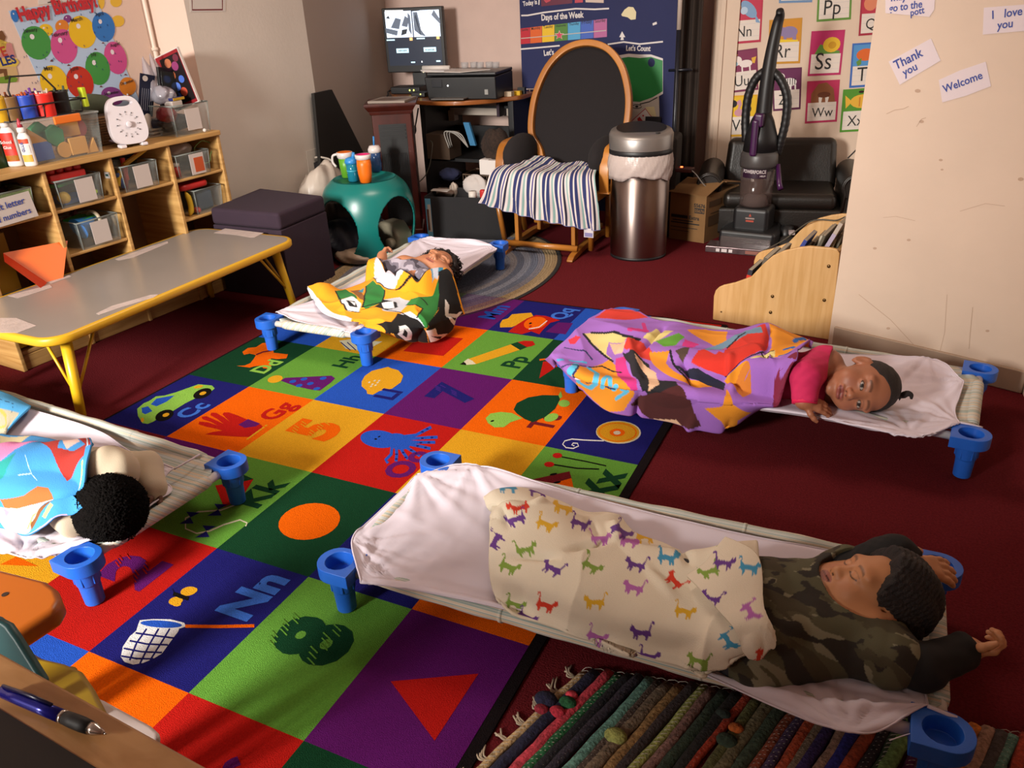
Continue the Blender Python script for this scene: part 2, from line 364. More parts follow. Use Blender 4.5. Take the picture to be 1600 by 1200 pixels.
# numerals
letters('5', 2, 0, 0.56, 0.26, 0.245, 'orange', 0.05); letters('7', 3, 1, 0.55, 0.25, 0.235, 'navy', 0.05); letters('8', 4, -2, 0.57, 0.24, 0.25, 'dkgreen', 0.05); letters('2', 2, -2, 0.62, 0.22, 0.22, 'purple', 0.05)
def hatch(u, v, cx, cy, n, c, dx=0.012):
    o, ex, ey, ez = RF(u, v); o = np.array(o)
    for k in range(n):
        x = cx * CH + (k - n / 2) * dx; y = cy * CW + 0.008 * (k % 3); pts = [(x, y), (x + 0.012, y + 0.03)]
        mb.flat(strip(pts, 0.0035), RC[c], (o, ex, ey, ez), 0.0016)
hatch(2, 0, .56, .42, 7, 'yellow', .016); hatch(2, 0, .54, .66, 5, 'yellow', .016); hatch(4, -2, .57, .34, 8, 'green', .016); hatch(4, -2, .57, .72, 8, 'green', .014); hatch(3, 1, .56, .42, 3, 'lilac'); hatch(3, 1, .6, .66, 4, 'lilac'); hatch(2, -2, .62, .3, 6, 'red'); hatch(2, -2, .66, .6, 4, 'red')
# lemon
dz('yellow', A2, [(180, 545), (200, 510), (245, 478), (310, 462), (345, 453), (365, 462), (410, 475), (440, 510), (425, 550), (370, 590), (290, 605), (250, 628), (215, 622), (210, 600), (180, 575)], 0)
for cx, cy in ((228, 550), (248, 562), (262, 540), (268, 568), (240, 575), (280, 552), (290, 540)): de('cream', A2, cx, cy, 8, 4, -0.4, 2)
letters('Ll', 2, 1, 0.33, 0.10, 0.12, 'navy')
# octopus
de('blue', A2, 290, 905, 118, 55, 0.1, 0); de('blue', A2, 410, 920, 80, 50, 0.2, 0); de('black', A2, 268, 905, 9, 5, 0, 3); de('black', A2, 290, 890, 9, 4, -0.4, 3)
for q in ([(440, 890), (520, 880), (575, 850), (615, 830)], [(450, 905), (530, 900), (600, 895), (655, 893)], [(450, 920), (530, 925), (640, 925)], [(440, 930), (520, 945), (610, 965)], [(430, 940), (490, 975), (545, 1010)], [(420, 950), (440, 990), (470, 1030)], [(395, 950), (400, 1000), (395, 1045)], [(370, 950), (365, 1000), (330, 1035), (345, 1055)]): ds('blue', A2, q, 19, 1)
for q in ((590, 842), (560, 860), (620, 896), (560, 900), (600, 927), (550, 928), (580, 958), (530, 948), (520, 995), (490, 975), (455, 1020), (440, 990), (397, 1030), (398, 1000)): de('navy', A2, q[0], q[1], 9, 5, 0, 3)
letters('Oo', 3, 0, 0.37, 0.045, 0.125, 'purple', 0.04)
# square frame, pencil, crown lady, turtle, yo-yo, xylophone
dz('red', A2, [(440, 355), (560, 250), (815, 275), (690, 385)], 0); dz('orange', A2, [(480, 345), (590, 250), (700, 262), (600, 350)], 2) if False else None
dz('yellow', A2, [(845, 405), (1115, 312), (1175, 345), (895, 436), (870, 440)], 0); dz('cream', A2, [(800, 435), (845, 402), (872, 415), (895, 436), (830, 442)], 1); dz('black', A2, [(793, 438), (818, 422), (832, 432), (835, 443)], 2)
dz('dkgreen', A2, [(1110, 312), (1155, 298), (1215, 330), (1170, 348)], 1); dz('red', A2, [(1155, 298), (1195, 290), (1250, 292), (1265, 315), (1240, 325), (1213, 330)], 1)
letters('Pp', 3, 2, 0.36, 0.06, 0.115, 'dkgreen'); letters('Mm', 2, 3, 0.50, 0.10, 0.12, 'blue')
dz('yellow', A2, [(1045, 185), (1060, 160), (1095, 150), (1120, 125), (1170, 120), (1240, 115), (1255, 140), (1200, 170), (1120, 205), (1045, 207)], 0); dz('red', A2, [(1095, 235), (1150, 190), (1215, 150), (1270, 130), (1330, 135), (1420, 162), (1360, 178), (1320, 215), (1290, 250), (1240, 232), (1180, 250)], 1)
de('orange', A2, 1265, 180, 72, 38, -0.2, 3); de('black', A2, 1235, 182, 10, 5, -0.3, 5); de('red', A2, 1235, 200, 10, 5, -0.3, 5); ds('white', A2, [(1225, 218), (1290, 205), (1340, 165)], 5, 5)
dz('purple', A2, [(1410, 175), (1500, 180), (1455, 250), (1330, 235)], 0)
letters('Qq', 3, 3, 0.70, 0.13, 0.11, 'sky')
dz('red', A2, [(1290, 525), (1315, 420), (1400, 420), (1420, 440)], 0); ds('orange', A2, [(1292, 410), (1330, 405)], 10, 1)
dz('dkgreen', A2, [(1130, 720), (1150, 680), (1220, 645), (1310, 630), (1410, 632), (1420, 655), (1390, 715), (1330, 765), (1250, 800), (1200, 780), (1150, 745)], 2)
dz('lime', A2, [(955, 775), (985, 745), (1050, 735), (1120, 742), (1185, 775), (1110, 800), (1070, 830), (1010, 832), (970, 805)], 0)
de('lime', A2, 1445, 682, 36, 22, 0, 1); de('lime', A2, 1365, 770, 46, 24, -0.3, 1); dz('lime', A2, [(1405, 640), (1425, 605), (1435, 640), (1415, 655)], 1); de('black', A2, 997, 792, 12, 5, -0.3, 3)
letters('Tt', 4, 1, 0.36, 0.08, 0.12, 'maroon')
de('cream', A6, 887, 190, 188, 95, 0.03, 0); de('yellow', A6, 883, 188, 178, 88, 0.03, 1); de('orange', A6, 882, 190, 158, 78, 0.03, 2); de('yellow', A6, 880, 190, 150, 72, 0.03, 3); de('orange', A6, 877, 193, 64, 32, 0, 5); de('cream', A6, 875, 195, 30, 16, 0, 7)
ds('white', A6, [(765, 262), (600, 255), (500, 247), (440, 262), (422, 290), (450, 318), (510, 325), (555, 305), (545, 282), (510, 280), (498, 295), (520, 305)], 9, 2)
ds('black', A6, [(415, 395), (600, 430), (785, 470)], 10, 1); de('red', A6, 378, 384, 40, 22, 0, 3); ds('black', A6, [(350, 460), (540, 490), (725, 497)], 11, 1); de('red', A6, 310, 458, 42, 22, 0, 3)
dz('maroon', A6, [(110, 595), (480, 515), (495, 570), (250, 640)], 0); dz('orange', A6, [(250, 640), (495, 572), (510, 640), (400, 665)], 0); dz('yellow', A6, [(400, 665), (512, 642), (535, 700), (480, 700)], 0)
for cx, cy in ((345, 540), (375, 608), (410, 665)): de('black', A6, cx, cy, 32, 9, -0.2, 2)
letters('Xx', 5, 0, 0.64, 0.06, 0.135, 'dkgreen', 0.045)
# kite, circle, butterfly net, triangle, r
dz('red', A1, [(745, 955), (985, 915), (900, 1050), (800, 1090)], 0); dz('dkgreen', A1, [(860, 860), (985, 915), (840, 950), (770, 900)], 1)
ds('cream', A5, [(1455, 640), (1462, 760), (1380, 790), (1240, 800), (1160, 840), (1160, 905), (1230, 935), (1310, 920), (1400, 880), (1500, 850), (1545, 870), (1535, 890)], 9, 2)
for cx, cy in ((1290, 920), (1190, 835), (1365, 785)): dz('navy', A5, [(cx, cy), (cx - 25, cy - 35), (cx + 60, cy - 30)], 3); dz('navy', A5, [(cx, cy), (cx - 70, cy + 40), (cx + 20, cy + 38)], 3)
letters('Kk', 2, -1, 0.62, 0.09, 0.125, 'dkgreen', 0.04)
de('orange', A1, 1333, 1180, 195, 112, -0.17, 0)
c_ = P(481, 816, 0); 
dz('white', A3, [(808, 365), (820, 335), (900, 328), (1000, 330), (1080, 350), (1090, 372), (1050, 385), (1045, 400), (1000, 460), (950, 530), (900, 560), (840, 585), (780, 595), (730, 580), (708, 550), (720, 490), (760, 430), (800, 395)], 0)
de('blue', A3, 945, 358, 122, 21, 0.06, 2)
for q in ([(860, 385), (800, 470), (760, 570)], [(930, 385), (880, 470), (820, 590)], [(995, 385), (950, 460), (880, 570)], [(795, 410), (900, 425), (1020, 440)], [(760, 455), (860, 475), (985, 480)], [(725, 500), (830, 520), (950, 525)], [(710, 545), (800, 560), (900, 562)]): ds('navy', A3, q, 10, 3)
ds('orange', A3, [(1085, 370), (1280, 372), (1490, 368)], 19, 1)
for q in ((1105, 165, 48, 26, -0.2), (1140, 160, 18, 14, -.6), (1030, 222, 42, 24, -0.2), (1035, 240, 26, 14, 0)): de('yellow', A3, *q, 1)
ds('black', A3, [(1015, 180), (1060, 195), (1105, 210)], 24, 3); ds('black', A3, [(1010, 150), (1025, 180)], 3, 3)
letters('Nn', 3, -2, 0.73, 0.13, 0.135, 'sky', 0.045)
dz('red', A4, [(910, 672), (1410, 628), (1160, 1010)], 0)
letters('Rr', 4, -3, 0.62, 0.14, 0.135, 'purple', 0.045)
# figures half hidden under the left cot
dz('orange', A5, [(0, 1130), (100, 1080), (240, 1140)], 0); dz('orange', A5, [(690, 640), (900, 690), (860, 720)], 0)
dz('cream', A7, [(520, 690), (600, 680), (690, 700), (640, 750), (560, 740)], 0); dz('cream', A7, [(700, 690), (790, 695), (700, 745)], 0)
for k in range(5): ds('navy', A7, [(530 + k * 40, 700), (590 + k * 35, 750)], 6, 2)
rug = mb.build('alphabet_rug'); tag(rug, 'large alphabet rug of bright coloured squares with letters and pictures', 'rug')
# ================================================================== COTS
def stripe_mat(name):
    m = bpy.data.materials.new(name); m.use_nodes = True; nt = m.node_tree; N = nt.nodes; L = nt.links; b = N['Principled BSDF']
    tc = N.new('ShaderNodeTexCoord'); sp = N.new('ShaderNodeSeparateXYZ'); L.new(tc.outputs['Object'], sp.inputs[0])
    ad = N.new('ShaderNodeMath'); ad.operation = 'MULTIPLY_ADD'; ad.inputs[1].default_value = 0.9; L.new(sp.outputs['Z'], ad.inputs[0]); L.new(sp.outputs['Y'], ad.inputs[2])
    cb = N.new('ShaderNodeCombineXYZ'); L.new(ad.outputs[0], cb.inputs[1])
    nz = N.new('ShaderNodeTexNoise'); nz.inputs['Scale'].default_value = 75; nz.inputs['Detail'].default_value = 3; L.new(cb.outputs[0], nz.inputs['Vector'])
    rp = N.new('ShaderNodeValToRGB'); L.new(nz.outputs['Fac'], rp.inputs[0]); e = rp.color_ramp.elements; e[0].position = 0.25; e[0].color = srgb('6f86a0') + (1,); e[1].position = 0.75; e[1].color = srgb('d5cfc4') + (1,)
    for p_, c in ((0.36, 'b9c4c8'), (0.43, 'd8d4cc'), (0.49, '8ba39d'), (0.53, 'd9d2c6'), (0.6, 'c9b28e'), (0.66, 'dcd8d0')): q = e.new(p_); q.color = srgb(c) + (1,)
    L.new(rp.outputs[0], b.inputs['Base Color']); b.inputs['Roughness'].default_value = 0.8
    w1 = N.new('ShaderNodeTexNoise'); w1.inputs['Scale'].default_value = 500; L.new(tc.outputs['Object'], w1.inputs['Vector'])
    bp = N.new('ShaderNodeBump'); bp.inputs['Strength'].default_value = 0.4; bp.inputs['Distance'].default_value = 0.002; L.new(w1.outputs['Fac'], bp.inputs['Height']); L.new(bp.outputs[0], b.inputs['Normal'])
    return m
striped = stripe_mat('striped_cot_fabric'); tubew = mat('cot_tube_white', 'd6cfc4', 0.4); cotblue = mat('cot_blue_plastic', '1f5fc4', 0.4, bump=0.1, bscale=300, var=0.04, vscale=30)
CL, CWD = 1.30, 0.49
def cot_corner(sx, sy):
    mb = MB(); T, B_ = 0.146, 0.110
    cx, cy = 0.0, 0.0
    out = []       # D-shaped bracket: round towards the outer end, square towards the rails
    for a in np.linspace(-90, 90, 13): out.append((sx * (0.008 + 0.046 * math.cos(math.radians(a))), sy * 0 + 0.048 * math.sin(math.radians(a))))
    out += [(-sx * q, 0.048) for q in (0.015, 0.035)] + [(-sx * 0.052, y) for y in np.linspace(0.048, -0.048, 7)] + [(-sx * q, -0.048) for q in (0.035, 0.015)]
    out = np.array(out); n = len(out); r = 0.034; hole = np.array([(r * p[0] / np.hypot(*p), r * p[1] / np.hypot(*p)) for p in out])
    hole = hole * np.array([1, 1]); tilt = lambda q: q
    V = np.concatenate([np.c_[out, np.full(n, B_)], np.c_[out, np.full(n, T)], np.c_[hole, np.full(n, T)], np.c_[hole * 0.88, np.full(n, B_ + 0.002)]])
    F = []
    for i in range(n):
        j = (i + 1) % n
        F += [(i, j, n + j, n + i), (n + i, n + j, 2 * n + j, 2 * n + i), (2 * n + i, 2 * n + j, 3 * n + j, 3 * n + i)]
    F += [tuple(range(n))[::-1], tuple(range(3 * n, 4 * n))]
    if sx < 0: F = [f[::-1] for f in F]
    mb.add(V, F, cotblue)
    mb.lathe([(0.0225, 0.0), (0.024, 0.003), (0.0265, 0.062), (0.029, 0.064), (0.033, 0.111)], cotblue, n=22)
    for a in np.arange(0, 6.28, 1.05): mb.box((0.029 * math.cos(a), 0.029 * math.sin(a), 0.088), (0.006, 0.006, 0.04), cotblue, rotz(a))
    return mb
def make_cot(label):
    t = thing('nap_cot', label, 'cot', group='nap cots')
    a, b, z = CL / 2, CWD / 2, 0.124
    for sy in (-1, 1):
        mb = MB(); mb.tube([(-a + 0.046, sy * b, z), (a - 0.046, sy * b, z)], 0.013, tubew, n=14); plabel(mb.build('side_rail', t, smooth=True), 'white tube rail')
    for sx in (-1, 1):
        mb = MB(); mb.tube([(sx * a, -b + 0.042, z), (sx * a, b - 0.042, z)], 0.013, tubew, n=14); mb.build('end_rail', t, smooth=True)
        for sy in (-1, 1):
            o = cot_corner(sx, sy).build('corner_leg', t, bevel=0.0025, loc=(sx * a, sy * b, 0)); plabel(o, 'blue plastic corner leg with a round socket')
    mb = MB()
    xs = np.linspace(-1, 1, 41); ys = np.linspace(-1, 1, 25); G = np.zeros((41, 25, 3))
    for i, x in enumerate(xs):
        for j, y in enumerate(ys):
            cut = max(0, abs(x) - 0.86) / 0.14; yy = y * b * (1 - 0.28 * cut ** 1.5)
            G[i, j] = (x * a * (1 - 0.0), yy, z + 0.014 - 0.065 * (1 - x ** 4) * (1 - y ** 4))
    mb.grid(G, striped)
    for sy in (-1, 1):
        xx = np.linspace(-a + 0.11, a - 0.11, 30); rr = 0.0175 + 0.0012 * np.sin(xx * 40); rr[0] = rr[-1] = 0.0145
        mb.tube(np.c_[xx, np.full(30, sy * b), z + 0.001 * np.sin(xx * 25)], rr, striped, n=14)
        for x0 in (-0.22, 0.22): mb.tube([(x0, sy * b, z), (x0 + 0.006, sy * b, z)], 0.0192, striped, n=14)
    for sx in (-1, 1):
        yy = np.linspace(-b + 0.085, b - 0.085, 20); rr = np.full(20, 0.0172); rr[0] = rr[-1] = 0.0145
        mb.tube(np.c_[np.full(20, sx * a), yy, np.full(20, z)], rr, striped, n=14)
    o = mb.build('cot_fabric', t, smooth=True, solid=0.0015); plabel(o, 'striped woven fabric bed')
    return t
COTS = dict(big=((2.085, -0.222), 1.0), right=((2.195, 1.012), -5.0), far=((0.393, 1.405), 91.0), left=((0.185, -0.425), -3.5))
cot0 = None
for key, lab in (('big', 'nap cot nearest the camera under the child in the camouflage vest'), ('right', 'nap cot along the cream wall under the child in pink'),
                 ('far', 'nap cot at the far end of the rug under the curly haired child'), ('left', 'nap cot cut by the left edge under the child seen from behind')):
    if cot0 is None: cot0 = make_cot(lab); c = cot0
    else: c = copy_tree(cot0); c['label'] = lab
    (x, y), ang = COTS[key]; c.location = (x, y, 0.0088); c.rotation_euler = (0, 0, math.radians(ang))

# ------------------------------------------------------------------ cloth laid over control points
def cloth_grid(rows, ns, nt):
    R_ = np.array([[P(*q) for q in r] for r in rows]); R_ = crom(R_, nt)                    # nt x cols x 3
    return crom(R_.transpose(1, 0, 2), ns)                                                  # ns x nt x 3
def normals(G):
    a = np.gradient(G, axis=0); b = np.gradient(G, axis=1); n = np.cross(a, b); n /= (np.linalg.norm(n, axis=2, keepdims=True) + 1e-9)
    return np.where(n[..., 2:3] < 0, -n, n)
def wrinkle(G, pulls, amp=0.006, seed=0, base=0.002, k=9, rad=0.22):
    """folds that fan out from the pulled corners plus fine creases"""
    X, Y = G[..., 0], G[..., 1]; h = base * noise2(X * 22, Y * 22, seed)
    for i, (px, py) in enumerate(pulls):
        d = np.hypot(X - px, Y - py); th = np.arctan2(Y - py, X - px); rs = np.random.RandomState(seed + i)
        h = h + amp * np.exp(-((d - 0.05) / rad) ** 2) * np.minimum(1, d / 0.05) * (np.cos(k * th + rs.rand() * 6) * 0.6 + 0.4 * np.cos(k * 2.3 * th + rs.rand() * 6))
    return G + normals(G) * h[..., None]
def creases(G, lines, amp=0.003, wd=0.006):
    X, Y = G[..., 0], G[..., 1]; h = np.zeros(X.shape)
    for (ax, ay), (bx, by), sgn in lines:
        d = np.array([bx - ax, by - ay]); L_ = np.linalg.norm(d); d /= L_; s_ = (X - ax) * d[0] + (Y - ay) * d[1]; e = -(X - ax) * d[1] + (Y - ay) * d[0]
        h += sgn * amp * np.exp(-(e / wd) ** 2) * np.clip(np.minimum(s_, L_ - s_) / 0.05, 0, 1)
    return G + normals(G) * h[..., None]
def lift(G, objs, gap=0.010, cell=0.010):
    """keep the cloth above what lies under it"""
    pts = []; bpy.context.view_layer.update()
    for o in objs:
        v = np.empty(len(o.data.vertices) * 3); o.data.vertices.foreach_get('co', v); M = np.array(o.matrix_world); pts.append(v.reshape(-1, 3) @ M[:3, :3].T + M[:3, 3])
    Q = np.concatenate(pts); lo = G.reshape(-1, 3).min(0)[:2] - .08; n = np.ceil((G.reshape(-1, 3).max(0)[:2] + .08 - lo) / cell).astype(int) + 2
    H = np.full(n, .02); ij = np.floor((Q[:, :2] - lo) / cell).astype(int); ok = ((ij >= 0) & (ij < n)).all(1); np.maximum.at(H, tuple(ij[ok].T), Q[ok, 2])
    sh = [(a, b) for a in (-1, 0, 1) for b in (-1, 0, 1)]; rl = lambda A: [np.roll(np.roll(A, a, 0), b, 1) for a, b in sh]
    for _ in range(2): H = np.max(rl(H), 0)
    for _ in range(3): H = np.mean(rl(H), 0)
    f = (G[..., :2] - lo) / cell - .5; i = np.clip(f.astype(int), 0, n - 2); u = f - i; a, b = i[..., 0], i[..., 1]; p, q = u[..., 0], u[..., 1]
    z = H[a, b] * (1 - p) * (1 - q) + H[a + 1, b] * p * (1 - q) + H[a, b + 1] * (1 - p) * q + H[a + 1, b + 1] * p * q + gap; d = np.maximum(z - G[..., 2], 0)
    for _ in range(6): d[1:-1, 1:-1] = (d[1:-1, 1:-1] * 2 + d[2:, 1:-1] + d[:-2, 1:-1] + d[1:-1, 2:] + d[1:-1, :-2]) / 6
    G = G.copy(); G[..., 2] += d; return G
sheetm = mat('white_cotton_sheet', 'd8cfdb', 0.85, bump=0.05, bscale=500)
def sheet(name, label, rows, pulls, seed, hem=True, lines=()):
    G = cloth_grid(rows, 110, 70); k = G[55, 35]; ct = min((o for o in COL.objects if o.name.split('.')[0] == 'nap_cot'), key=lambda o: abs(o.location.x - k[0]) + abs(o.location.y - k[1])); G = lift(G, list(ct.children), .002); G = wrinkle(G, [P(*q)[:2] for q in pulls], 0.0048, seed)
    if lines: G = creases(G, [(P(*a)[:2], P(*b)[:2], s_) for a, b, s_ in lines])
    mb = MB(); mb.grid(G, sheetm); o = mb.build(name, smooth=True, solid=0.0016)
    if hem:
        m2 = MB()
        for e in (G[:, 0], G[:, -1], G[0], G[-1]): m2.tube(e + (0, 0, 0.001), 0.0022, sheetm, n=6)
        m2.build('elastic_hem', o, smooth=True)
    tag(o, label, 'bed sheet', 'white cot sheets'); return o
sheet('cot_sheet', 'white sheet with creases stretched on the cot nearest the camera',
      [[(652, 741, .158), (737, 725, .158), (900, 772, .158), (1100, 822, .158), (1290, 860, .158), (1400, 880, .155)],
       [(610, 782, .150), (740, 790, .135), (900, 850, .13), (1100, 900, .13), (1290, 945, .13), (1430, 960, .142)],
       [(570, 820, .152), (700, 870, .135), (870, 920, .13), (1080, 985, .13), (1270, 1040, .13), (1442, 1040, .145)],
       [(550, 848, .155), (640, 905, .145), (850, 955, .14), (1070, 1035, .14), (1290, 1095, .145), (1447, 1085, .150)],
       [(563, 905, .155), (690, 926, .157), (870, 966, .157), (1080, 1038, .157), (1262, 1094, .157), (1449, 1102, .155)],
       [(564, 908, .152), (694, 931, .154), (872, 973, .154), (1082, 1046, .154), (1318, 1143, .150), (1449, 1105, .152)]],
      [(652, 741, .15), (737, 725, .15), (550, 850, .15), (563, 906, .15), (1322, 1147, .15), (1449, 1103, .15)], 3,
      lines=[((610, 796, .14), (760, 870, .135), 1), ((640, 920, .14), (740, 815, .135), 1), ((560, 850, .15), (765, 885, .135), 1.5), ((655, 745, .15), (780, 850, .135), 1.2), ((738, 728, .15), (790, 800, .135), 1.5), ((1200, 1100, .14), (1320, 1145, .15), 2), ((1150, 1075, .14), (1310, 1120, .14), 1.5), ((1330, 1030, .135), (1440, 1095, .15), 1.5)])
sheet('cot_sheet', 'white sheet rumpled on the cot along the cream wall',
      [[(980, 496, .158), (1150, 522, .158), (1300, 552, .158), (1449, 560, .158), (1506, 596, .155)],
       [(950, 530, .135), (1120, 560, .13), (1290, 588, .13), (1430, 600, .13), (1498, 622, .145)],
       [(920, 565, .135), (1110, 595, .13), (1280, 620, .13), (1425, 640, .135), (1492, 640, .148)],
       [(900, 590, .157), (1100, 622, .157), (1270, 645, .157), (1421, 677, .157), (1498, 661, .155)],
       [(901, 592, .14), (1100, 628, .14), (1270, 652, .14), (1422, 680, .15), (1498, 663, .152)]],
      [(1449, 560, .15), (1506, 596, .15), (1421, 677, .15), (1498, 660, .15)], 5, lines=[((1330, 660, .15), (1420, 675, .15), 1.5), ((1380, 560, .15), (1450, 640, .13), 1), ((1440, 565, .15), (1390, 600, .13), 1.3)])
sheet('cot_sheet', 'white sheet on the far cot by the teal stool',
      [[(431, 488, .156), (517, 459, .158), (585, 423, .158), (650, 377, .158), (672, 371, .157)],
       [(470, 503, .145), (560, 470, .13), (625, 430, .13), (690, 385, .14), (710, 373, .157)],
       [(515, 513, .148), (600, 490, .13), (670, 440, .13), (735, 390, .14), (750, 377, .157)],
       [(545, 519, .156), (625, 482, .158), (702, 433, .158), (755, 398, .158), (774, 388, .156)],
       [(548, 521, .15), (626, 488, .14), (703, 440, .14), (756, 402, .15), (775, 390, .153)]],
      [(431, 488, .15), (548, 519, .15), (650, 377, .15), (774, 388, .15)], 8)
sheet('cot_sheet', 'white sheet slipping off the corner of the cot at the left edge',
      [[(-250, 575, .158), (-100, 606, .158), (45, 640, .158), (150, 672, .158), (203, 706, .142), (272, 733, .150)],
       [(-260, 640, .13), (-110, 670, .13), (40, 700, .13), (140, 730, .13), (200, 745, .13), (255, 750, .142)],
       [(-300, 720, .13), (-150, 750, .13), (0, 780, .13), (110, 800, .13), (190, 800, .13), (262, 772, .142)],
       [(-330, 790, .158), (-180, 815, .158), (-40, 850, .158), (36, 871, .158), (92, 862, .150), (146, 846, .152)]],
      [(203, 708, .14), (272, 733, .15), (146, 846, .15), (36, 871, .15)], 12)
# elastic straps of the slipped and cut corners
mb = MB(); mb.tube(crom([P(272, 733, .155), P(295, 720, .16), P(312, 710, .16)], 8), 0.003, sheetm, n=6); tag(mb.build('elastic_strap', smooth=True), 'white elastic strap of the slipped sheet on the left cot', 'strap')
mb = MB(); mb.tube(crom([P(1449, 1103, .158), P(1480, 1116, .155), P(1500, 1124, .15)], 8), 0.004, sheetm, n=6); tag(mb.build('elastic_strap', smooth=True), 'white elastic strap at the head corner of the cot nearest the camera', 'strap'); mb = MB(); mb.tube(crom([P(1390, 1157, .15), P(1410, 1150, .15), P(1428, 1145, .145)], 8), 0.0012, sheetm, n=6); tag(mb.build('elastic_strap', smooth=True), 'thin loose white cord beside the blue corner socket nearest the camera', 'strap')
mb = MB(); mb.tube(crom([P(1498, 660, .158), P(1515, 663, .158), P(1535, 668, .15)], 8), 0.003, sheetm, n=6); tag(mb.build('elastic_strap', smooth=True), 'white elastic strap by the head of the child in pink', 'strap')
# ================================================================== CHILDREN: smooth signed-distance modelling
class SDF:
    def __init__(s, lo, hi, res):
        s.lo = np.array(lo, float); s.res = res; s.n = np.ceil((np.array(hi) - s.lo) / res).astype(int) + 1
        s.a = np.full(s.n, 0.05, np.float32)
    def blk(s, lo, hi):
        i0 = np.clip(np.floor((lo - s.lo) / s.res).astype(int), 0, s.n); i1 = np.clip(np.ceil((hi - s.lo) / s.res).astype(int) + 1, 0, s.n)
        if (i1 <= i0).any(): return None, None
        ax = [s.lo[k] + s.res * np.arange(i0[k], i1[k]) for k in range(3)]
        g = np.stack(np.meshgrid(*ax, indexing='ij'), -1).astype(np.float32)
        return tuple(slice(i0[k], i1[k]) for k in range(3)), g
    @staticmethod
    def dist(p, g, inf=0.0):
        if p[0] == 'ell':
            _, c, r, R, k = p; q = (g - np.asarray(c, np.float32)); q = q @ np.asarray(R, np.float32) if R is not None else q
            r = np.asarray(r, np.float32) + inf; k0 = np.linalg.norm(q / r, axis=-1); k1 = np.linalg.norm(q / r ** 2, axis=-1) + 1e-9
            return k0 * (k0 - 1) / k1
        _, a, b, ra, rb, k = p; a = np.asarray(a, np.float32); b = np.asarray(b, np.float32); ba = b - a; L2 = float(ba @ ba) + 1e-12
        h = np.clip(((g - a) @ ba) / L2, 0, 1); return np.linalg.norm(g - a - h[..., None] * ba, axis=-1) - (ra + (rb - ra) * h) - inf
    def add(s, p, inf=0.0, sub=False):
        if p[0] == 'ell': m = np.max(p[2]) + inf; lo = np.asarray(p[1]) - m; hi = np.asarray(p[1]) + m
        else: m = max(p[3], p[4]) + inf; lo = np.minimum(p[1], p[2]) - m; hi = np.maximum(p[1], p[2]) + m
        k = p[-1]; sl, g = s.blk(lo - 0.03 - k, hi + 0.03 + k)
        if sl is None: return
        d = s.dist(p, g, inf); A = s.a[sl]
        if sub: h = np.maximum(k - np.abs(-d - A), 0) / max(k, 1e-6); s.a[sl] = np.maximum(A, -d) + h * h * k * 0.25
        else: h = np.maximum(k - np.abs(d - A), 0) / max(k, 1e-6); s.a[sl] = np.minimum(A, d) - h * h * k * 0.25
    def mesh(s):
        a = s.a; a[0] = a[-1] = 0.05; a[:, 0] = a[:, -1] = 0.05; a[:, :, 0] = a[:, :, -1] = 0.05
        neg = a < 0; n = np.array(a.shape)
        cnt = np.zeros(n - 1, np.int8)
        for dx in (0, 1):
            for dy in (0, 1):
                for dz_ in (0, 1): cnt += neg[dx:n[0] - 1 + dx, dy:n[1] - 1 + dy, dz_:n[2] - 1 + dz_]
        act = np.argwhere((cnt > 0) & (cnt < 8)); idx = np.full(n - 1, -1, np.int64); idx[tuple(act.T)] = np.arange(len(act))
        acc = np.zeros((len(act), 3)); w_ = np.zeros(len(act))
        cs = [(x, y, z) for x in (0, 1) for y in (0, 1) for z in (0, 1)]
        for c0 in cs:
            for ax in range(3):
                if c0[ax]: continue
                c1 = list(c0); c1[ax] = 1; v0 = a[tuple((act + c0).T)].astype(float); v1 = a[tuple((act + c1).T)].astype(float)
                m = (v0 < 0) != (v1 < 0); t = np.where(m, v0 / (v0 - v1 + 1e-12), 0); p = np.array(c0)[None] + 0.0 * act
                p = np.repeat(np.array([c0], float), len(act), 0); p[:, ax] += t; acc += p * m[:, None]; w_ += m
        V = s.lo + (act + acc / w_[:, None]) * s.res; F = []
        for ax in range(3):
            o1, o2 = (ax + 1) % 3, (ax + 2) % 3; sl0 = [slice(1, -1)] * 3; sl1 = [slice(1, -1)] * 3; sl0[ax] = slice(0, -1); sl1[ax] = slice(1, None)
            A = neg[tuple(sl0)]; B_ = neg[tuple(sl1)]; e = np.argwhere(A != B_); fl = A[tuple(e.T)]
            off = np.array([1, 1, 1]); off[ax] = 0; e = e + off
            def cell(d1, d2): q = e.copy(); q[:, o1] -= d1; q[:, o2] -= d2; return idx[tuple(q.T)]
            q = np.stack([cell(1, 1), cell(0, 1), cell(0, 0), cell(1, 0)], 1); q[~fl] = q[~fl][:, ::-1]; F.append(q)
        return V, np.concatenate(F)
def to_mesh(name, V, F, mtl, parent=None, col=None):
    me = bpy.data.meshes.new(name); me.vertices.add(len(V)); me.vertices.foreach_set('co', V.astype(np.float32).ravel())
    k = F.shape[1]; me.loops.add(k * len(F)); me.loops.foreach_set('vertex_index', F.astype(np.int32).ravel())
    me.polygons.add(len(F)); me.polygons.foreach_set('loop_start', np.arange(0, k * len(F), k, dtype=np.int32)); me.polygons.foreach_set('loop_total', np.full(len(F), k, np.int32))
    me.polygons.foreach_set('use_smooth', np.ones(len(F), bool)); me.update(); me.validate(); me.materials.append(mtl)
    if col is not None:
        at = me.attributes.new('Col', 'FLOAT_COLOR', 'POINT'); c4 = np.ones((len(V), 4), np.float32); c4[:, :3] = col; at.data.foreach_set('color', c4.ravel())
    o = bpy.data.objects.new(name, me); COL.objects.link(o)
    if parent is not None: o.parent = parent
    return o
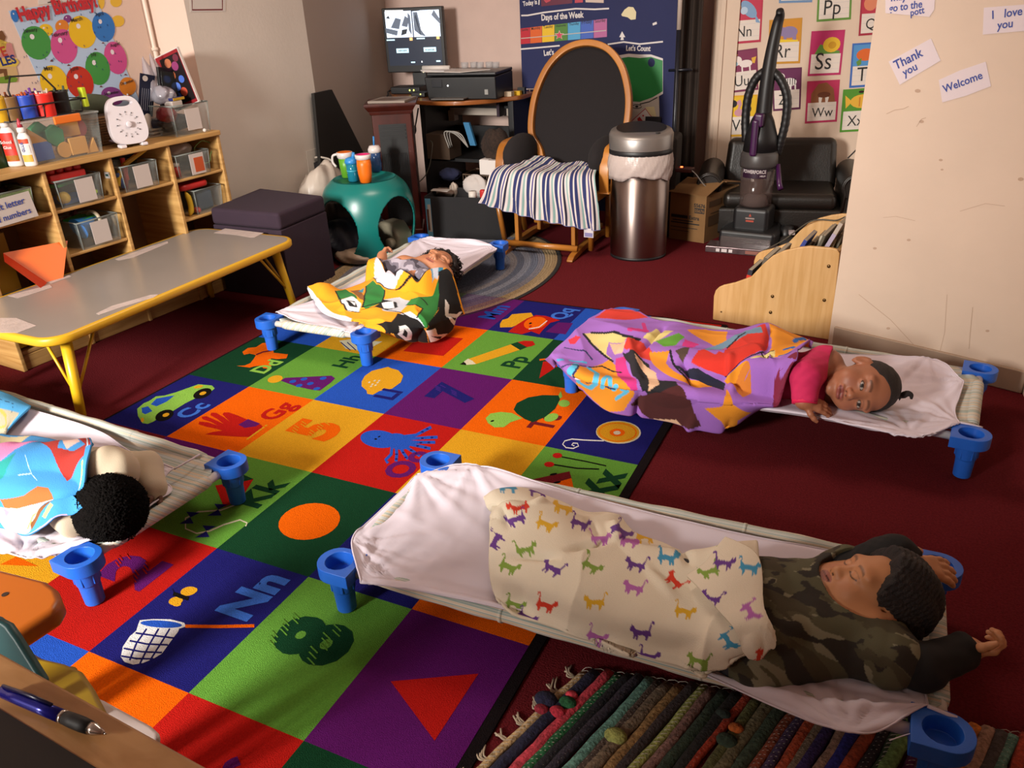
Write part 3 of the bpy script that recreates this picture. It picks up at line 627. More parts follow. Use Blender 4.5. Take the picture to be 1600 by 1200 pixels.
def smoothmesh(V, F, it=2):
    for _ in range(it):
        acc = np.zeros_like(V); cnt = np.zeros(len(V))
        for a, b in ((0, 1), (1, 2), (2, 3), (3, 0)):
            np.add.at(acc, F[:, a], V[F[:, b]]); np.add.at(acc, F[:, b], V[F[:, a]]); np.add.at(cnt, F[:, a], 1); np.add.at(cnt, F[:, b], 1)
        V = V * 0.4 + 0.6 * acc / cnt[:, None]
    return V
def vnorm(V, F):
    n = np.cross(V[F[:, 2]] - V[F[:, 0]], V[F[:, 3]] - V[F[:, 1]]); N_ = np.zeros_like(V)
    for k in range(4): np.add.at(N_, F[:, k], n)
    return N_ / (np.linalg.norm(N_, axis=1, keepdims=True) + 1e-12)
def form(name, prims, mtl, parent, res=0.0025, inf=0.0, subs=(), clips=(), clipfn=None, disp=None, paint=None, it=1, org=None):
    lo = np.min([np.min([np.asarray(p[1]) - np.max(p[2]) if p[0] == 'ell' else np.minimum(p[1], p[2]) - max(p[3], p[4]) for p in prims], 0)], 0) - 0.02 - inf
    hi = np.max([np.max([np.asarray(p[1]) + np.max(p[2]) if p[0] == 'ell' else np.maximum(p[1], p[2]) + max(p[3], p[4]) for p in prims], 0)], 0) + 0.02 + inf
    s = SDF(lo, hi, res)
    for p in prims: s.add(p, inf)
    for p in subs: s.add(p, 0.0, True)
    if clips or clipfn is not None:
        sl, g = s.blk(lo, hi + res)
        for pt, nn in clips: s.a[sl] = np.maximum(s.a[sl], (g - np.asarray(pt, np.float32)) @ np.asarray(nrm(nn), np.float32))
        if clipfn is not None: s.a[sl] = np.maximum(s.a[sl], clipfn(g))
    V, F = s.mesh(); V = smoothmesh(V, F, it)
    if disp is not None: V = V + vnorm(V, F) * disp(V)[:, None]
    col = paint(V) if paint is not None else None
    if org is not None: V = V - np.asarray(org)
    return to_mesh(name, V, F, mtl, parent, col)
def view_basis(px, py):
    v = -nrm(ray(px, py)); r = nrm(RIGHT - v * (RIGHT @ v)); u = np.cross(v, r); return r, u, v
class Head:
    """local frame: x to the side, y out of the face, z to the crown; k scales a 0.2 m head"""
    def __init__(s, o, face, crown, k): 
        s.o = np.asarray(o, float); y = nrm(face); z = nrm(np.asarray(crown) - y * (np.asarray(crown) @ y)); s.R = np.stack([np.cross(y, z), y, z], 1); s.k = k
    def w(s, p): return s.o + s.R @ (np.asarray(p, float) * s.k)
    def l(s, V): return (V - s.o) @ s.R / s.k
    def e(s, c, r, k=0.012): return ('ell', s.w(c), np.asarray(r) * s.k, s.R, k)
    def c(s, a, b, ra, rb, k=0.01): return ('cap', s.w(a), s.w(b), ra * s.k, rb * s.k, k)
    def prims(s, neck=True):
        L_ = [s.e((0, -.012, .028), (.071, .088, .078), .02), s.e((0, .028, -.02), (.058, .058, .066), .03)]
        for q in (-1, 1): L_ += [s.e((q * .033, .052, -.030), (.027, .027, .026), .02), s.e((q * .030, .064, .029), (.026, .016, .012), .018)]
        L_ += [s.e((0, .060, -.076), (.019, .018, .014), .02), s.c((0, .078, .012), (0, .096, -.016), .007, .0105, .012), s.e((0, .097, -.020), (.011, .010, .009), .006)]
        for q in (-1, 1): L_ += [s.e((q * .011, .089, -.023), (.0075, .009, .007), .005), s.e((q * .028, .072, .006), (.017, .011, .011), .006), s.e((q * .0125, .081, -.0415), (.012, .0085, .0048), .006), s.e((q * .009, .080, -.0515), (.012, .0085, .0055), .006)]
        for q in (-1, 1): L_ += [s.e((q * .071, -.012, -.004), (.009, .017, .028), .006), s.e((q * .076, -.022, -.002), (.006, .012, .022), .004)]
        if neck: L_.append(s.c((0, -.018, -.05), (0, -.035, -.125), .040, .042, .02))
        return L_
    def subs(s):
        L_ = []
        for q in (-1, 1): L_ += [s.e((q * .018, .092, .014), (.006, .008, .008), .008), s.e((q * .078, -.004, -.002), (.004, .010, .015), .005), s.e((q * .006, .097, -.0305), (.0028, .004, .003), .002)]
        L_.append(s.e((0, .094, -.0462), (.018, .008, .0012), .003)); return L_
    def paint(s, V, skin, lip, dark, eyes='closed', brow=0.6):
        q = s.l(V); x, y, z = q.T; ax = np.abs(x); C_ = np.tile(np.array(srgb(skin)), (len(V), 1)); fr = (y > .045) & (ax < .06) & (z > -.09) & (z < .07)
        def put(m, hexc, f=1.0):
            m = np.clip(m, 0, 1)[:, None] * f; C_[:] = C_ * (1 - m) + np.array(srgb(hexc)) * m
        soft = lambda d, w_: np.clip(1 - d / w_, 0, 1)
        put(fr * soft(np.hypot(ax - .036, z + .026) - .006, .022), lip, 0.22)
        put(fr * (y > .07) * (np.hypot(x / .022, (z + .0465) / .0105) < 1), lip, 0.85)
        put(fr * (y > .066) * (ax < .020) * soft(np.abs(z + .0462 + 3 * x * x) - .0006, .0016), '3a1414', 0.8)
        put(fr * soft(np.abs(z - (.0315 - 14 * (ax - .026) ** 2)) - .002, .003) * (ax > .011) * (ax < .046), dark, brow)
        put(fr * soft(np.hypot(ax - .0062, z + .031) - .0016, .002) * (y > .082), '2a1210', 0.8)
        if eyes == 'closed':
            put(fr * soft(np.abs(z - (.0005 + 22 * (ax - .028) ** 2)) - .0008, .0016) * (ax > .0125) * (ax < .0435), dark, 0.95)
            put(fr * soft(np.abs(z - (.0165 - 16 * (ax - .028) ** 2)) - .0004, .0014) * (ax > .014) * (ax < .043), dark, 0.4)
        else:
            e = np.hypot((ax - .028) / .0125, (z - .006) / .0044)
            put(fr * (e < 1.2) * 1.0, dark, 0.85); put(fr * (e < 0.92) * 1.0, 'a39890', 1.0); put(fr * (np.hypot(ax - .028 - .0, z - .0065) < .0058) * (e < 0.95), '160c08', 1.0)
            put(fr * soft(np.abs(z - (.019 - 16 * (ax - .028) ** 2)) - .0004, .0014) * (ax > .013) * (ax < .044), dark, 0.4)
        return C_
def hand(wrist, direc, back, side, size=0.10, curl=0.6, spread=0.14, thumb=0.6, k=0.004):
    """palm, four fingers of different length with knuckle bends, and a thumb from the side of the palm"""
    d = nrm(direc); b = nrm(np.asarray(back) - d * (np.asarray(back) @ d)); s_ = np.cross(d, b) * side; W_ = np.asarray(wrist, float); z = size; L_ = []
    pc = lambda x, y, h=0: W_ + z * (d * x + s_ * y + b * h)
    L_.append(('cap', pc(-.10, 0), pc(.10, 0), .19 * z, .19 * z, .012))
    for y in (-.15, -.05, .06, .16): L_.append(('cap', pc(.08, y * .7), pc(.46, y), .115 * z, .095 * z, .008))
    for i, (y, Lf, rf) in enumerate(((-.18, .40, .068), (-.06, .48, .072), (.07, .45, .070), (.19, .34, .062))):
        p = pc(.47, y); f = nrm(d + s_ * (y * spread * 3)); a = 0.0
        for j, q in enumerate((.45, .32, .23)):
            a += curl * (0.9 + 0.12 * i) * (0.75, 1.0, 0.7)[j]; dirj = f * math.cos(a) - b * math.sin(a); n_ = p + dirj * (Lf * q * z * 1.15)
            L_.append(('cap', p, n_, rf * z * (1.08 - .1 * j), rf * z * (1.0 - .1 * j), k)); p = n_
    p = pc(.12, -.16, -.04); f = nrm(d * 0.55 - s_ * 0.85 - b * 0.3 * thumb)
    for j, (q, r_) in enumerate(((.22, .090), (.17, .078), (.13, .066))):
        n_ = p + f * q * z; L_.append(('cap', p, n_, r_ * z * 1.05, r_ * z, k + .002)); p = n_; f = nrm(f + d * 0.45 - b * 0.35 * thumb + s_ * 0.25 * thumb)
    return L_
def fabric_disp(a1, s1, seed, fine=0.0):
    return lambda V: a1 * noise2(V[:, 0] * s1 + V[:, 2] * s1 * .7, V[:, 1] * s1 + V[:, 2] * s1 * .5, seed) + (fine * np.sin(V[:, 0] * 1500) if fine else 0)
skinm = mat('skin', 'a87050', 0.5, attr='Col', bump=0.03, bscale=900, sss=0.12)
hairm = mat('black_hair', '1a1110', 0.65, bump=0.8, bscale=420, var=0.3, vscale=150)
blackcloth = mat('black_cotton', '0c0a0b', 0.85, bump=0.2, bscale=700)
def camo(V):
    C_ = np.tile(np.array(srgb('55523a')), (len(V), 1)); x, y, z = V.T; u = x * 44 + z * 20; v = y * 50 + z * 18
    n1 = noise2(u * 1.1, v * 1.5, 21, 3); n2 = noise2(u * 1.2 + 5, v * 1.5 + 2, 33, 3); n3 = noise2(u * 1.3 + 9, v * 1.6, 41, 3)
    C_[n1 > 0.22] = srgb('837f66'); C_[n2 > 0.15] = srgb('2a251d'); C_[(n3 > 0.32)] = srgb('463f2a'); return C_
camom = mat('camouflage_cotton', '49482f', 0.85, attr='Col', bump=0.25, bscale=500)
HD = lambda px, py, z: P(px, py, z)
# ------------------------------------------------------------------ child in the camouflage vest
tA = thing('child', 'person asleep on their back in a camouflage vest and black sleeves, arms thrown up', 'person', tuple(P(1290, 975, .145)))
oA = np.array(tA.location)
r_, u_, v_ = view_basis(1364, 950)
face = -.64 * r_ + .75 * u_ + .30 * v_; crown = .80 * r_ + .60 * u_ - .0 * v_
hA = Head((2.596, -.230, .236), (-.70, -.10, .70), (.65, .30, .70), .86)
S1 = HD(1376, 1022, .19); S2 = HD(1312, 900, .21); E1 = HD(1440, 1043, .185); W1 = HD(1512, 1014, .19); E2 = HD(1396, 866, .27); W2 = HD(1424, 884, .262)
hip1 = HD(1180, 1015, .175); hip2 = HD(1165, 930, .19); neckA = hA.w((0, -.03, -.12))
torso = [('cap', S1 * .8 + S2 * .2, S2 * .8 + S1 * .2 - (0, 0, .015), .050, .052, .03), ('cap', (S1 + S2) / 2 - (.03, 0, .03), (hip1 + hip2) / 2, .074, .09, .04), ('cap', S1 * .75 + S2 * .25 - (0.02, 0, .02), hip1, .058, .07, .04), ('cap', S2 * .75 + S1 * .25 - (0, 0, .01), hip2, .066, .07, .04)]
arms = [('cap', S1, E1, .040, .034, .02), ('cap', E1, W1, .034, .023, .012), ('cap', S2, E2, .037, .032, .02), ('cap', E2, W2, .032, .024, .012)]
knee1, knee2 = HD(980, 955, .17), HD(985, 905, .18); an1, an2 = HD(820, 880, .16), HD(815, 840, .17)
legs = [('cap', hip1, knee1, .062, .045, .02), ('cap', hip2, knee2, .062, .045, .02), ('cap', knee1, an1, .044, .028, .015), ('cap', knee2, an2, .044, .028, .015), ('cap', an1, an1 + (-.03, 0, .05), .028, .02, .01), ('cap', an2, an2 + (-.03, 0, .05), .028, .02, .01)]
hands = hand(W1, nrm(HD(1555, 1016, .20) - W1), (0.0, -.55, -.8), 1, .092, 1.05) + hand(W2, nrm(HD(1500, 892, .235) - W2), (.1, -.3, .95), 1, .118, .22, .2)
form('body', hA.prims() + torso + arms + legs + hands + [('cap', neckA, (S1 + S2) / 2, .045, .05, .03)], skinm, tA, .0025, subs=hA.subs(), paint=lambda V: hA.paint(V, 'bd8258', '8e4a40', '22130d'), org=oA)
upA = lambda q: q
form('vest', torso + [('cap', S1, S1 * .8 + E1 * .2, .046, .050, .02), ('cap', S2, S2 * .85 + E2 * .15, .044, .046, .02), ('cap', (S1 + S2) / 2 - (0, 0, .01), hA.w((0, -.06, -.125)), .062, .05, .03)], camom, tA, .0028, inf=.012, clipfn=lambda g: .113 * hA.k - np.sqrt(((g - hA.w((0, .025, .012)).astype(np.float32)) ** 2).sum(-1)), disp=lambda V: .0035 * noise2(V[:, 0] * 40, V[:, 1] * 50 + V[:, 2] * 30, 4), paint=camo, org=oA)
mb = MB(); ln = [ (S1 * .2 + S2 * .8) + (0, -.0, .085), hip2 * .7 + hip1 * .3 + (0, 0, .088)]
for a_, b_, nm in ((S1 - (0, 0, 0), E1, 0), (S2, E2, 1)):
    if nm == 0: pr_ = [('cap', a_, E1, .041, .038, .02), ('cap', E1, W1, .037, .027, .012), ('cap', W1 - (W1 - E1) * .08, W1, .028, .026, .004)]
    else: pr_ = [('cap', a_, E2, .040, .036, .02), ('cap', E2, W2, .036, .028, .012)]
    form('sleeve', pr_, blackcloth, tA, .003, inf=.006, clips=[(W1 + (W1 - E1) * .02, W1 - E1)] if nm == 0 else [(W2 + (W2 - E2) * .05, W2 - E2)], disp=fabric_disp(.003, 70, 5 + nm), org=oA)
def hairA(g):
    q = (g - hA.o.astype(np.float32)) @ hA.R.astype(np.float32) / hA.k; x, y, z = q[..., 0], q[..., 1], q[..., 2]
    line = np.maximum(y - (.038 + .10 * np.clip(z - .02, 0, .1) - .9 * np.clip(.03 - z, 0, .1)), -(z + .075)); ear = .026 - np.sqrt((y + .008) ** 2 + (z + .006) ** 2); ear = np.where(np.abs(x) > .05, ear, -1.0)
    return np.maximum(line, ear) * hA.k
def ridA(V): 
    q = hA.l(V); ph = np.arctan2(q[:, 0], q[:, 2] + .01) ; return .0045 * np.abs(np.sin(ph * 7)) - .002 + .0012 * np.sin(q[:, 1] * 500 + np.round(ph * 7) * 2)
form('hair', [hA.e((0, -.026, .034), (.088, .122, .108), .01), hA.e((0, -.075, -.01), (.074, .074, .070), .02)], hairm, tA, .0025, clipfn=hairA, disp=ridA, org=oA)
# ------------------------------------------------------------------ child in pink, awake
tB = thing('child', 'person in a pink long sleeved top lying on one side, awake, looking out', 'person', tuple(P(1300, 600, .145)))
oB = np.array(tB.location); r_, u_, v_ = view_basis(1340, 606)
face = -.05 * r_ - .30 * u_ + .95 * v_; crown = .98 * r_ - .16 * u_ + .02 * v_
hB = Head(P(1343, 603, .218), face, crown, 1.08)
shB = HD(1292, 566, .255); elB = HD(1258, 588, .265); wrB = HD(1257, 628, .20); sh2B = HD(1300, 610, .17); chB = HD(1280, 590, .20); hpB = HD(1180, 590, .19)
torB = [('cap', shB - (0, 0, .012), sh2B, .048, .05, .03), ('cap', chB - (0, .0, .0), hpB, .072, .07, .03), ('cap', chB, hB.w((0, -.04, -.10)), .06, .042, .03)]
armB = [('cap', shB, elB, .042, .037, .02), ('cap', elB, wrB, .036, .025, .012)]
handB = hand(wrB, nrm(HD(1300, 640, .175) - wrB), (.2, -.45, .9), -1, .098, .25, .12)
legB = [('cap', hpB, HD(1080, 580, .18), .06, .045, .02), ('cap', HD(1080, 580, .18), HD(980, 560, .16), .045, .03, .02)]
form('body', hB.prims() + torB + armB + handB + legB, skinm, tB, .0025, subs=hB.subs(), paint=lambda V: hB.paint(V, 'a0664a', '8a4440', '1c0f0b', 'open'), org=oB)
pinkm = mat('pink_jersey', 'c41f56', 0.85, bump=0.2, bscale=500, var=.05, vscale=30)
form('pink_top', torB[:2] + armB + [('cap', chB, hB.w((0, -.045, -.10)), .058, .05, .03)], pinkm, tB, .0028, inf=.011, clips=[(hB.w((0, 0, -.088)), hB.R[:, 2]), (wrB + (wrB - elB) * .02, wrB - elB)], disp=lambda V: .004 * noise2(V[:, 0] * 45, V[:, 1] * 45 + V[:, 2] * 40, 6), org=oB)
mb = MB(); q0 = wrB - (wrB - elB) * 0.10 - oB; ax = nrm(wrB - elB); mb.tube([q0, q0 + ax * .014], .0375, mat('pink_cuff', 'd8174e', .7), n=20); mb.build('cuff', tB, smooth=True)
def hairB(g):
    q = (g - hB.o.astype(np.float32)) @ hB.R.astype(np.float32) / hB.k; x, y, z = q[..., 0], q[..., 1], q[..., 2]
    line = y - (.040 + .35 * np.clip(z - .05, 0, .1) - 1.1 * np.clip(.045 - z, 0, .1)); ear = np.where(np.abs(x) > .05, .028 - np.sqrt((y + .008) ** 2 + (z + .006) ** 2), -1.0)
    return np.maximum(np.maximum(line, ear), -(z + .07)) * hB.k
form('hair', [hB.e((0, -.014, .029), (.0735, .0905, .081), .01)], hairm, tB, .0025, clipfn=hairB, disp=lambda V: .001 * noise2(V[:, 0] * 300, V[:, 1] * 300, 3), org=oB)
mb = MB(); tb = hB.w((-.02, -.02, .105)) - oB; up = hB.R[:, 2]; sd = u_
mb.tube(crom([tb, tb + up * .012 + sd * .004, tb + up * .026 + sd * .012, tb + up * .036 + sd * .008, tb + up * .036 - sd * .004], 14), np.interp(np.linspace(0, 1, 14), [0, .15, .3, .7, 1], [.016, .008, .011, .008, .003]), hairm, n=10)
mb.build('hair_tuft', tB, smooth=True)
# ------------------------------------------------------------------ curly haired child
tC = thing('child', 'person with curly hair asleep on their back in a grey patterned hoodie', 'person', tuple(P(655, 425, .145)))
oC = np.array(tC.location); face = np.array([.33, -.28, .88]); crown = np.array([.22, .93, .32])
fC = P(682, 399, .285); hC = Head(fC - nrm(face) * .088 * 1.05, face, crown, 1.05)
shL = HD(632, 417, .22); shR = HD(690, 432, .20); chC = (shL + shR) / 2 + np.array([0, -.03, .0]); bel = HD(625, 452, .16); elL = HD(596, 424, .20); wrL = HD(597, 400, .235); elR = HD(688, 442, .22); wrR = HD(660, 430, .275)
torC = [('cap', shL, shR, .055, .055, .03), ('cap', chC, bel, .07, .06, .03), ('cap', chC, hC.w((0, -.04, -.10)), .055, .042, .03)]
armC = [('cap', shL, elL, .04, .035, .02), ('cap', elL, wrL, .034, .024, .012), ('cap', shR, elR, .042, .036, .02), ('cap', elR, wrR, .034, .024, .012)]
hdC = hand(wrL, nrm(HD(602, 388, .26) - wrL), (-.6, -.5, .4), 1, .085, .8) + hand(wrR, nrm(HD(625, 424, .285) - wrR), (.1, -.2, .95), -1, .09, .3)
legC = [('cap', bel, HD(585, 478, .155), .05, .035, .02), ('cap', bel + (.06, 0, 0), HD(615, 488, .15), .05, .035, .02), ('cap', HD(585, 478, .155), HD(552, 490, .15), .035, .025, .02)]
form('body', hC.prims() + torC + armC + hdC + legC, skinm, tC, .0026, subs=hC.subs(), paint=lambda V: hC.paint(V, 'b57a58', '9c5448', '2a1810'), org=oC)
def greypat(V):
    C_ = np.tile(np.array(srgb('6d6672')), (len(V), 1)); n = noise2(V[:, 0] * 60, V[:, 1] * 60 + V[:, 2] * 50, 51, 3); C_[n > .2] = srgb('a29aa6'); C_[n < -.25] = srgb('3a333d')
    dk = np.linalg.norm(V - hC.w((0, .0, -.13)), axis=1) < .062; C_[dk] = srgb('1c1720'); return C_
form('hoodie', torC[:2] + armC + [('cap', chC, hC.w((0, -.03, -.095)), .062, .06, .03)], mat('grey_hoodie', '6d6672', .9, attr='Col', bump=.3, bscale=400), tC, .003, inf=.012, clips=[(hC.w((0, 0, -.09)), hC.R[:, 2]), ], clipfn=lambda g: np.maximum(.0 - np.sqrt(((g - wrL.astype(np.float32)) ** 2).sum(-1)) + .03, .03 - np.sqrt(((g - wrR.astype(np.float32)) ** 2).sum(-1))), disp=lambda V: .005 * noise2(V[:, 0] * 50, V[:, 1] * 50 + V[:, 2] * 40, 9), paint=greypat, org=oC)
def hairC(g):
    q = (g - hC.o.astype(np.float32)) @ hC.R.astype(np.float32) / hC.k; x, y, z = q[..., 0], q[..., 1], q[..., 2]
    return np.maximum(y - (.045 - .9 * np.clip(.055 - z, 0, .1)), -(z + .06)) * hC.k
form('hair', [hC.e((0, -.018, .034), (.086, .100, .094), .01)], hairm, tC, .0028, clipfn=hairC, disp=lambda V: .005 * noise2(V[:, 0] * 180, V[:, 1] * 180 + V[:, 2] * 150, 3), org=oC)
mb = MB(); rs = np.random.RandomState(4)
for i in range(190):
    th = rs.uniform(-math.pi, math.pi); ph = rs.uniform(-.2, 1.45); c_ = np.array([math.sin(th) * math.cos(ph) * .090, -.016 - .02 + .0, .03 + math.sin(ph) * .100]); c_[1] = -.02 + .07 * math.cos(th) * math.cos(ph)
    if c_[1] > .045 and c_[2] < .075: continue
    o_ = hC.w(c_) - oC; a = nrm(rs.randn(3)); b = nrm(np.cross(a, rs.randn(3))); rr = rs.uniform(.008, .014); t = np.linspace(0, rs.uniform(5, 10), 18); out = nrm(o_ + oC - hC.o)
    mb.tube(o_ + rr * (np.cos(t)[:, None] * a + np.sin(t)[:, None] * b) + out * (t[:, None] * .0012), .0024, hairm, n=5)
plabel(mb.build('curls', tC, smooth=True), 'loose black curls')
# ------------------------------------------------------------------ child seen from behind
tD = thing('child', 'person lying face down with a round black afro and a cream shirt', 'person', tuple(P(180, 797, .145)))
oD = np.array(tD.location); hD = Head(P(176, 788, .19), (-.35, .35, -.75), (.62, -.72, .2), .93)
shD1 = HD(160, 735, .2); shD2 = HD(118, 800, .19); chD = HD(125, 755, .2); hpD = HD(-20, 760, .19); elD = HD(226, 732, .19); wrD = HD(240, 762, .165)
torD = [('cap', shD1, shD2, .052, .052, .03), ('cap', chD, hpD, .078, .076, .03), ('cap', chD, hD.w((0, -.03, -.09)), .05, .042, .03)]
armD = [('cap', shD1, elD, .042, .037, .02), ('cap', elD, wrD, .035, .026, .012)]
form('body', hD.prims() + torD + armD + hand(wrD, nrm(HD(215, 790, .16) - wrD), (.3, .3, .9), 1, .09, .5) + [('cap', hpD, HD(-150, 770, .18), .065, .05, .02)], skinm, tD, .003, subs=hD.subs(), paint=lambda V: hD.paint(V, '5e3a28', '5a2a28', '120a08'), org=oD)
form('cream_shirt', torD[:2] + armD + [('cap', chD, hD.w((0, -.03, -.09)), .058, .056, .03)], mat('cream_jersey', 'c3b49c', .9, bump=.2, bscale=500), tD, .003, inf=.013, clipfn=lambda g: .028 - np.sqrt(((g - wrD.astype(np.float32)) ** 2).sum(-1)), disp=lambda V: .006 * np.sin(V[:, 0] * 70 + V[:, 1] * 45 + 2 * noise2(V[:, 0] * 20, V[:, 1] * 20, 2)) * (0.5 + 0.5 * noise2(V[:, 0] * 15, V[:, 1] * 15, 8)), org=oD)
form('afro', [hD.e((0, -.02, .022), (.098, .108, .100), .01)], mat('afro_hair', '0d0a09', .95, bump=1.0, bscale=260, spec=.1), tD, .003, clipfn=lambda g: (((g - hD.o.astype(np.float32)) @ hD.R.astype(np.float32) / hD.k)[..., 1] - .05) * hD.k, disp=lambda V: .0022 * np.random.RandomState(1).randn(len(V)), org=oD)
# ================================================================== BLANKETS
def cotparts(ang_key): c = [o for o in COL.objects if o.name.split('.')[0] == 'nap_cot' and abs(o.location.x - COTS[ang_key][0][0]) < 1e-3][0]; return [o for o in c.children if not o.name.startswith('cot_fabric')]
class Print:
    """colours printed on a cloth, in the cloth's own woven coordinates"""
    def __init__(s, G, base, G0=None):
        s.G = G; G = G if G0 is None else G0; s.pj = proj(G.reshape(-1, 3)); s.sh = G.shape[:2]; s.I, s.J = np.meshgrid(np.arange(s.sh[0]), np.arange(s.sh[1]), indexing='ij'); s.C = np.tile(np.array(srgb(base)), s.sh + (1,))
    def st(s, q):
        k = int(np.argmin(((s.pj - np.asarray(q)) ** 2).sum(1))); return (k // s.sh[1], k % s.sh[1])
    def poly(s, pts, c): s.C[inpoly(s.I.astype(float) + .01, s.J.astype(float) + .013, np.array([s.st(q) for q in pts], float))] = srgb(c)
    def line(s, pts, w_, c):
        p = np.array([s.st(q) for q in pts], float); sc = np.array([np.linalg.norm(s.G[-1, s.sh[1] // 2] - s.G[0, s.sh[1] // 2]) / s.sh[0], np.linalg.norm(s.G[s.sh[0] // 2, -1] - s.G[s.sh[0] // 2, 0]) / s.sh[1]])
        g = np.stack([s.I, s.J], -1) * sc; p = p * sc; d = np.full(s.sh, 9.0)
        for a, b in zip(p[:-1], p[1:]):
            ba = b - a; h = np.clip(((g - a) @ ba) / (ba @ ba + 1e-12), 0, 1); d = np.minimum(d, np.linalg.norm(g - a - h[..., None] * ba, axis=-1))
        s.C[d < w_ / 2] = srgb(c)
def blanket(name, label, G, pr_, m, th=0.006, parent=None, edge=None):
    a, b = G.shape[:2]; I = np.arange(a * b).reshape(a, b); F = np.stack([I[:-1, :-1], I[:-1, 1:], I[1:, 1:], I[1:, :-1]], -1).reshape(-1, 4)
    if (np.cross(G[1, 0] - G[0, 0], G[0, 1] - G[0, 0])[2]) > 0: F = F[:, ::-1]
    o = to_mesh(name, G.reshape(-1, 3), F, m, parent, pr_.C.reshape(-1, 3)); md = o.modifiers.new('solid', 'SOLIDIFY'); md.thickness = th; md.offset = 0
    if label: tag(o, label, 'blanket')
    if edge:
        mb = MB(); mb.tube(np.concatenate([G[:, 0], G[-1, 1:], G[-2::-1, -1], G[0, -2:0:-1]]), 0.0035, edge, n=6, closed=True); mb.build('hem', o, smooth=True)
    return o
fleece = mat('fleece_print', 'ddd2bd', 0.95, attr='Col', bump=0.35, bscale=420)
def folds(G, amp, sx, sy, seed, ridge=0.0):
    X, Y = G[..., 0], G[..., 1]; n = noise2(X * sx, Y * sy, seed, 3); h = amp * n
    if ridge: h = h + ridge * (1 - np.abs(noise2(X * sx * .6, Y * sy * .6, seed + 1, 2))) ** 4
    return G + normals(G) * h[..., None]
CAT = np.array([1, 1.3]) * np.array([(-1.0, -.15), (-.78, -.2), (-.62, -.55), (-.5, -.55), (-.48, -.2), (-.2, -.12), (.12, -.15), (.2, -.55), (.32, -.55), (.36, -.2), (.5, -.5), (.6, -.48), (.58, -.05), (.66, .12), (.86, .1), (.95, .25), (.9, .42), (.84, .62), (.74, .48), (.66, .48), (.58, .62), (.52, .4), (.4, .24), (0, .2), (-.45, .24), (-.66, .22), (-.82, .5), (-.86, .75), (-.98, .92), (-1.16, .86), (-1.2, .68), (-1.1, .62), (-1.06, .76), (-.96, .74), (-.94, .45), (-.9, .2)])
def kids(t): return [c for c in t.children if c.type == 'MESH' and c.name.split('.')[0] in ('body', 'trousers', 'vest', 'pink_top', 'hoodie', 'cream_shirt')]
def trousers(t, prims, colr, org):
    form('trousers', prims, mat('trousers_' + colr, colr, .9), t, .005, inf=.008, org=org)
trousers(tA, legs[:4] + [('cap', hip1, hip2, .062, .062, .03)], '2b2b33', oA); trousers(tB, legB + [('cap', hpB, hpB + (.02, 0, 0), .066, .066, .02)], '3a3a52', oB); trousers(tC, legC + [('cap', bel, bel + (0.03, -.03, 0), .055, .055, .02)], '33363d', oC)
trousers(tD, [('cap', hpD, HD(-150, 770, .18), .07, .055, .02)], '33363d', oD)
# --- cat blanket
GA = cloth_grid([[(772, 776, .150), (815, 770, .152), (865, 785, .152), (915, 804, .152), (955, 808, .155), (990, 836, .155), (1040, 850, .16), (1075, 876, .17), (1115, 880, .18), (1178, 878, .2)],
                 [(772, 800, .21), (815, 795, .235), (868, 812, .24), (915, 832, .235), (957, 846, .235), (1000, 866, .23), (1045, 885, .225), (1085, 905, .235), (1125, 912, .255), (1182, 912, .285)],
                 [(768, 850, .225), (812, 850, .25), (866, 862, .26), (915, 882, .255), (960, 898, .25), (1005, 915, .245), (1050, 932, .245), (1090, 948, .25), (1130, 960, .27), (1186, 958, .30)],
                 [(766, 895, .20), (810, 905, .225), (865, 922, .235), (915, 940, .235), (962, 955, .23), (1010, 970, .23), (1058, 982, .235), (1100, 994, .24), (1140, 1004, .255), (1195, 1002, .27)],
                 [(774, 930, .165), (820, 947, .18), (872, 965, .185), (922, 985, .19), (970, 1002, .19), (1020, 1015, .19), (1070, 1027, .195), (1110, 1036, .20), (1150, 1040, .205), (1202, 1032, .21)],
                 [(800, 956, .166), (838, 970, .168), (885, 985, .17), (935, 1004, .17), (985, 1021, .17), (1030, 1035, .17), (1080, 1047, .17), (1115, 1054, .17), (1155, 1057, .17), (1200, 1050, .16)]], 330, 190)
GA = lift(GA, kids(tA) + [COL.objects['cot_sheet']], .007); X, Y = GA[..., 0], GA[..., 1]; GA = folds(GA, .006, 16, 20, 61, .011)
GA = creases(GA, [(P(*a)[:2], P(*b)[:2], s_) for a, b, s_ in (((790, 865, .24), (880, 880, .25), -2.2), ((880, 870, .25), (960, 845, .24), -2.5), ((955, 810, .2), (965, 850, .24), 2.5), ((915, 806, .2), (935, 845, .24), -2), ((860, 790, .2), (830, 800, .23), 2.5), ((1060, 870, .2), (1080, 905, .23), -2.5), ((785, 930, .17), (840, 965, .18), -2.5), ((900, 1000, .17), (1100, 1050, .16), -1.6), ((780, 800, .22), (800, 835, .24), -1.5), ((1000, 880, .24), (1060, 940, .25), 1.2))], .0075, .012)
pA = Print(GA, 'e2d8c2'); cc = dict(r='d2391f', y='d9ab25', g='7f9e3f', p='64388a', k='b266b0', b='3f93bb')
def cats(pr_, lst):
    for zx, zy, c, ang, fl in lst:
        a = math.radians(ang); q = CAT * np.array([fl, -1]) * 17.5; q = np.c_[q[:, 0] * math.cos(a) - q[:, 1] * math.sin(a), q[:, 0] * math.sin(a) + q[:, 1] * math.cos(a)]; q[:, 1] *= .86
        pr_.poly(q + (740 + zx / 3.2, 740 + zy / 3.2), cc[c])
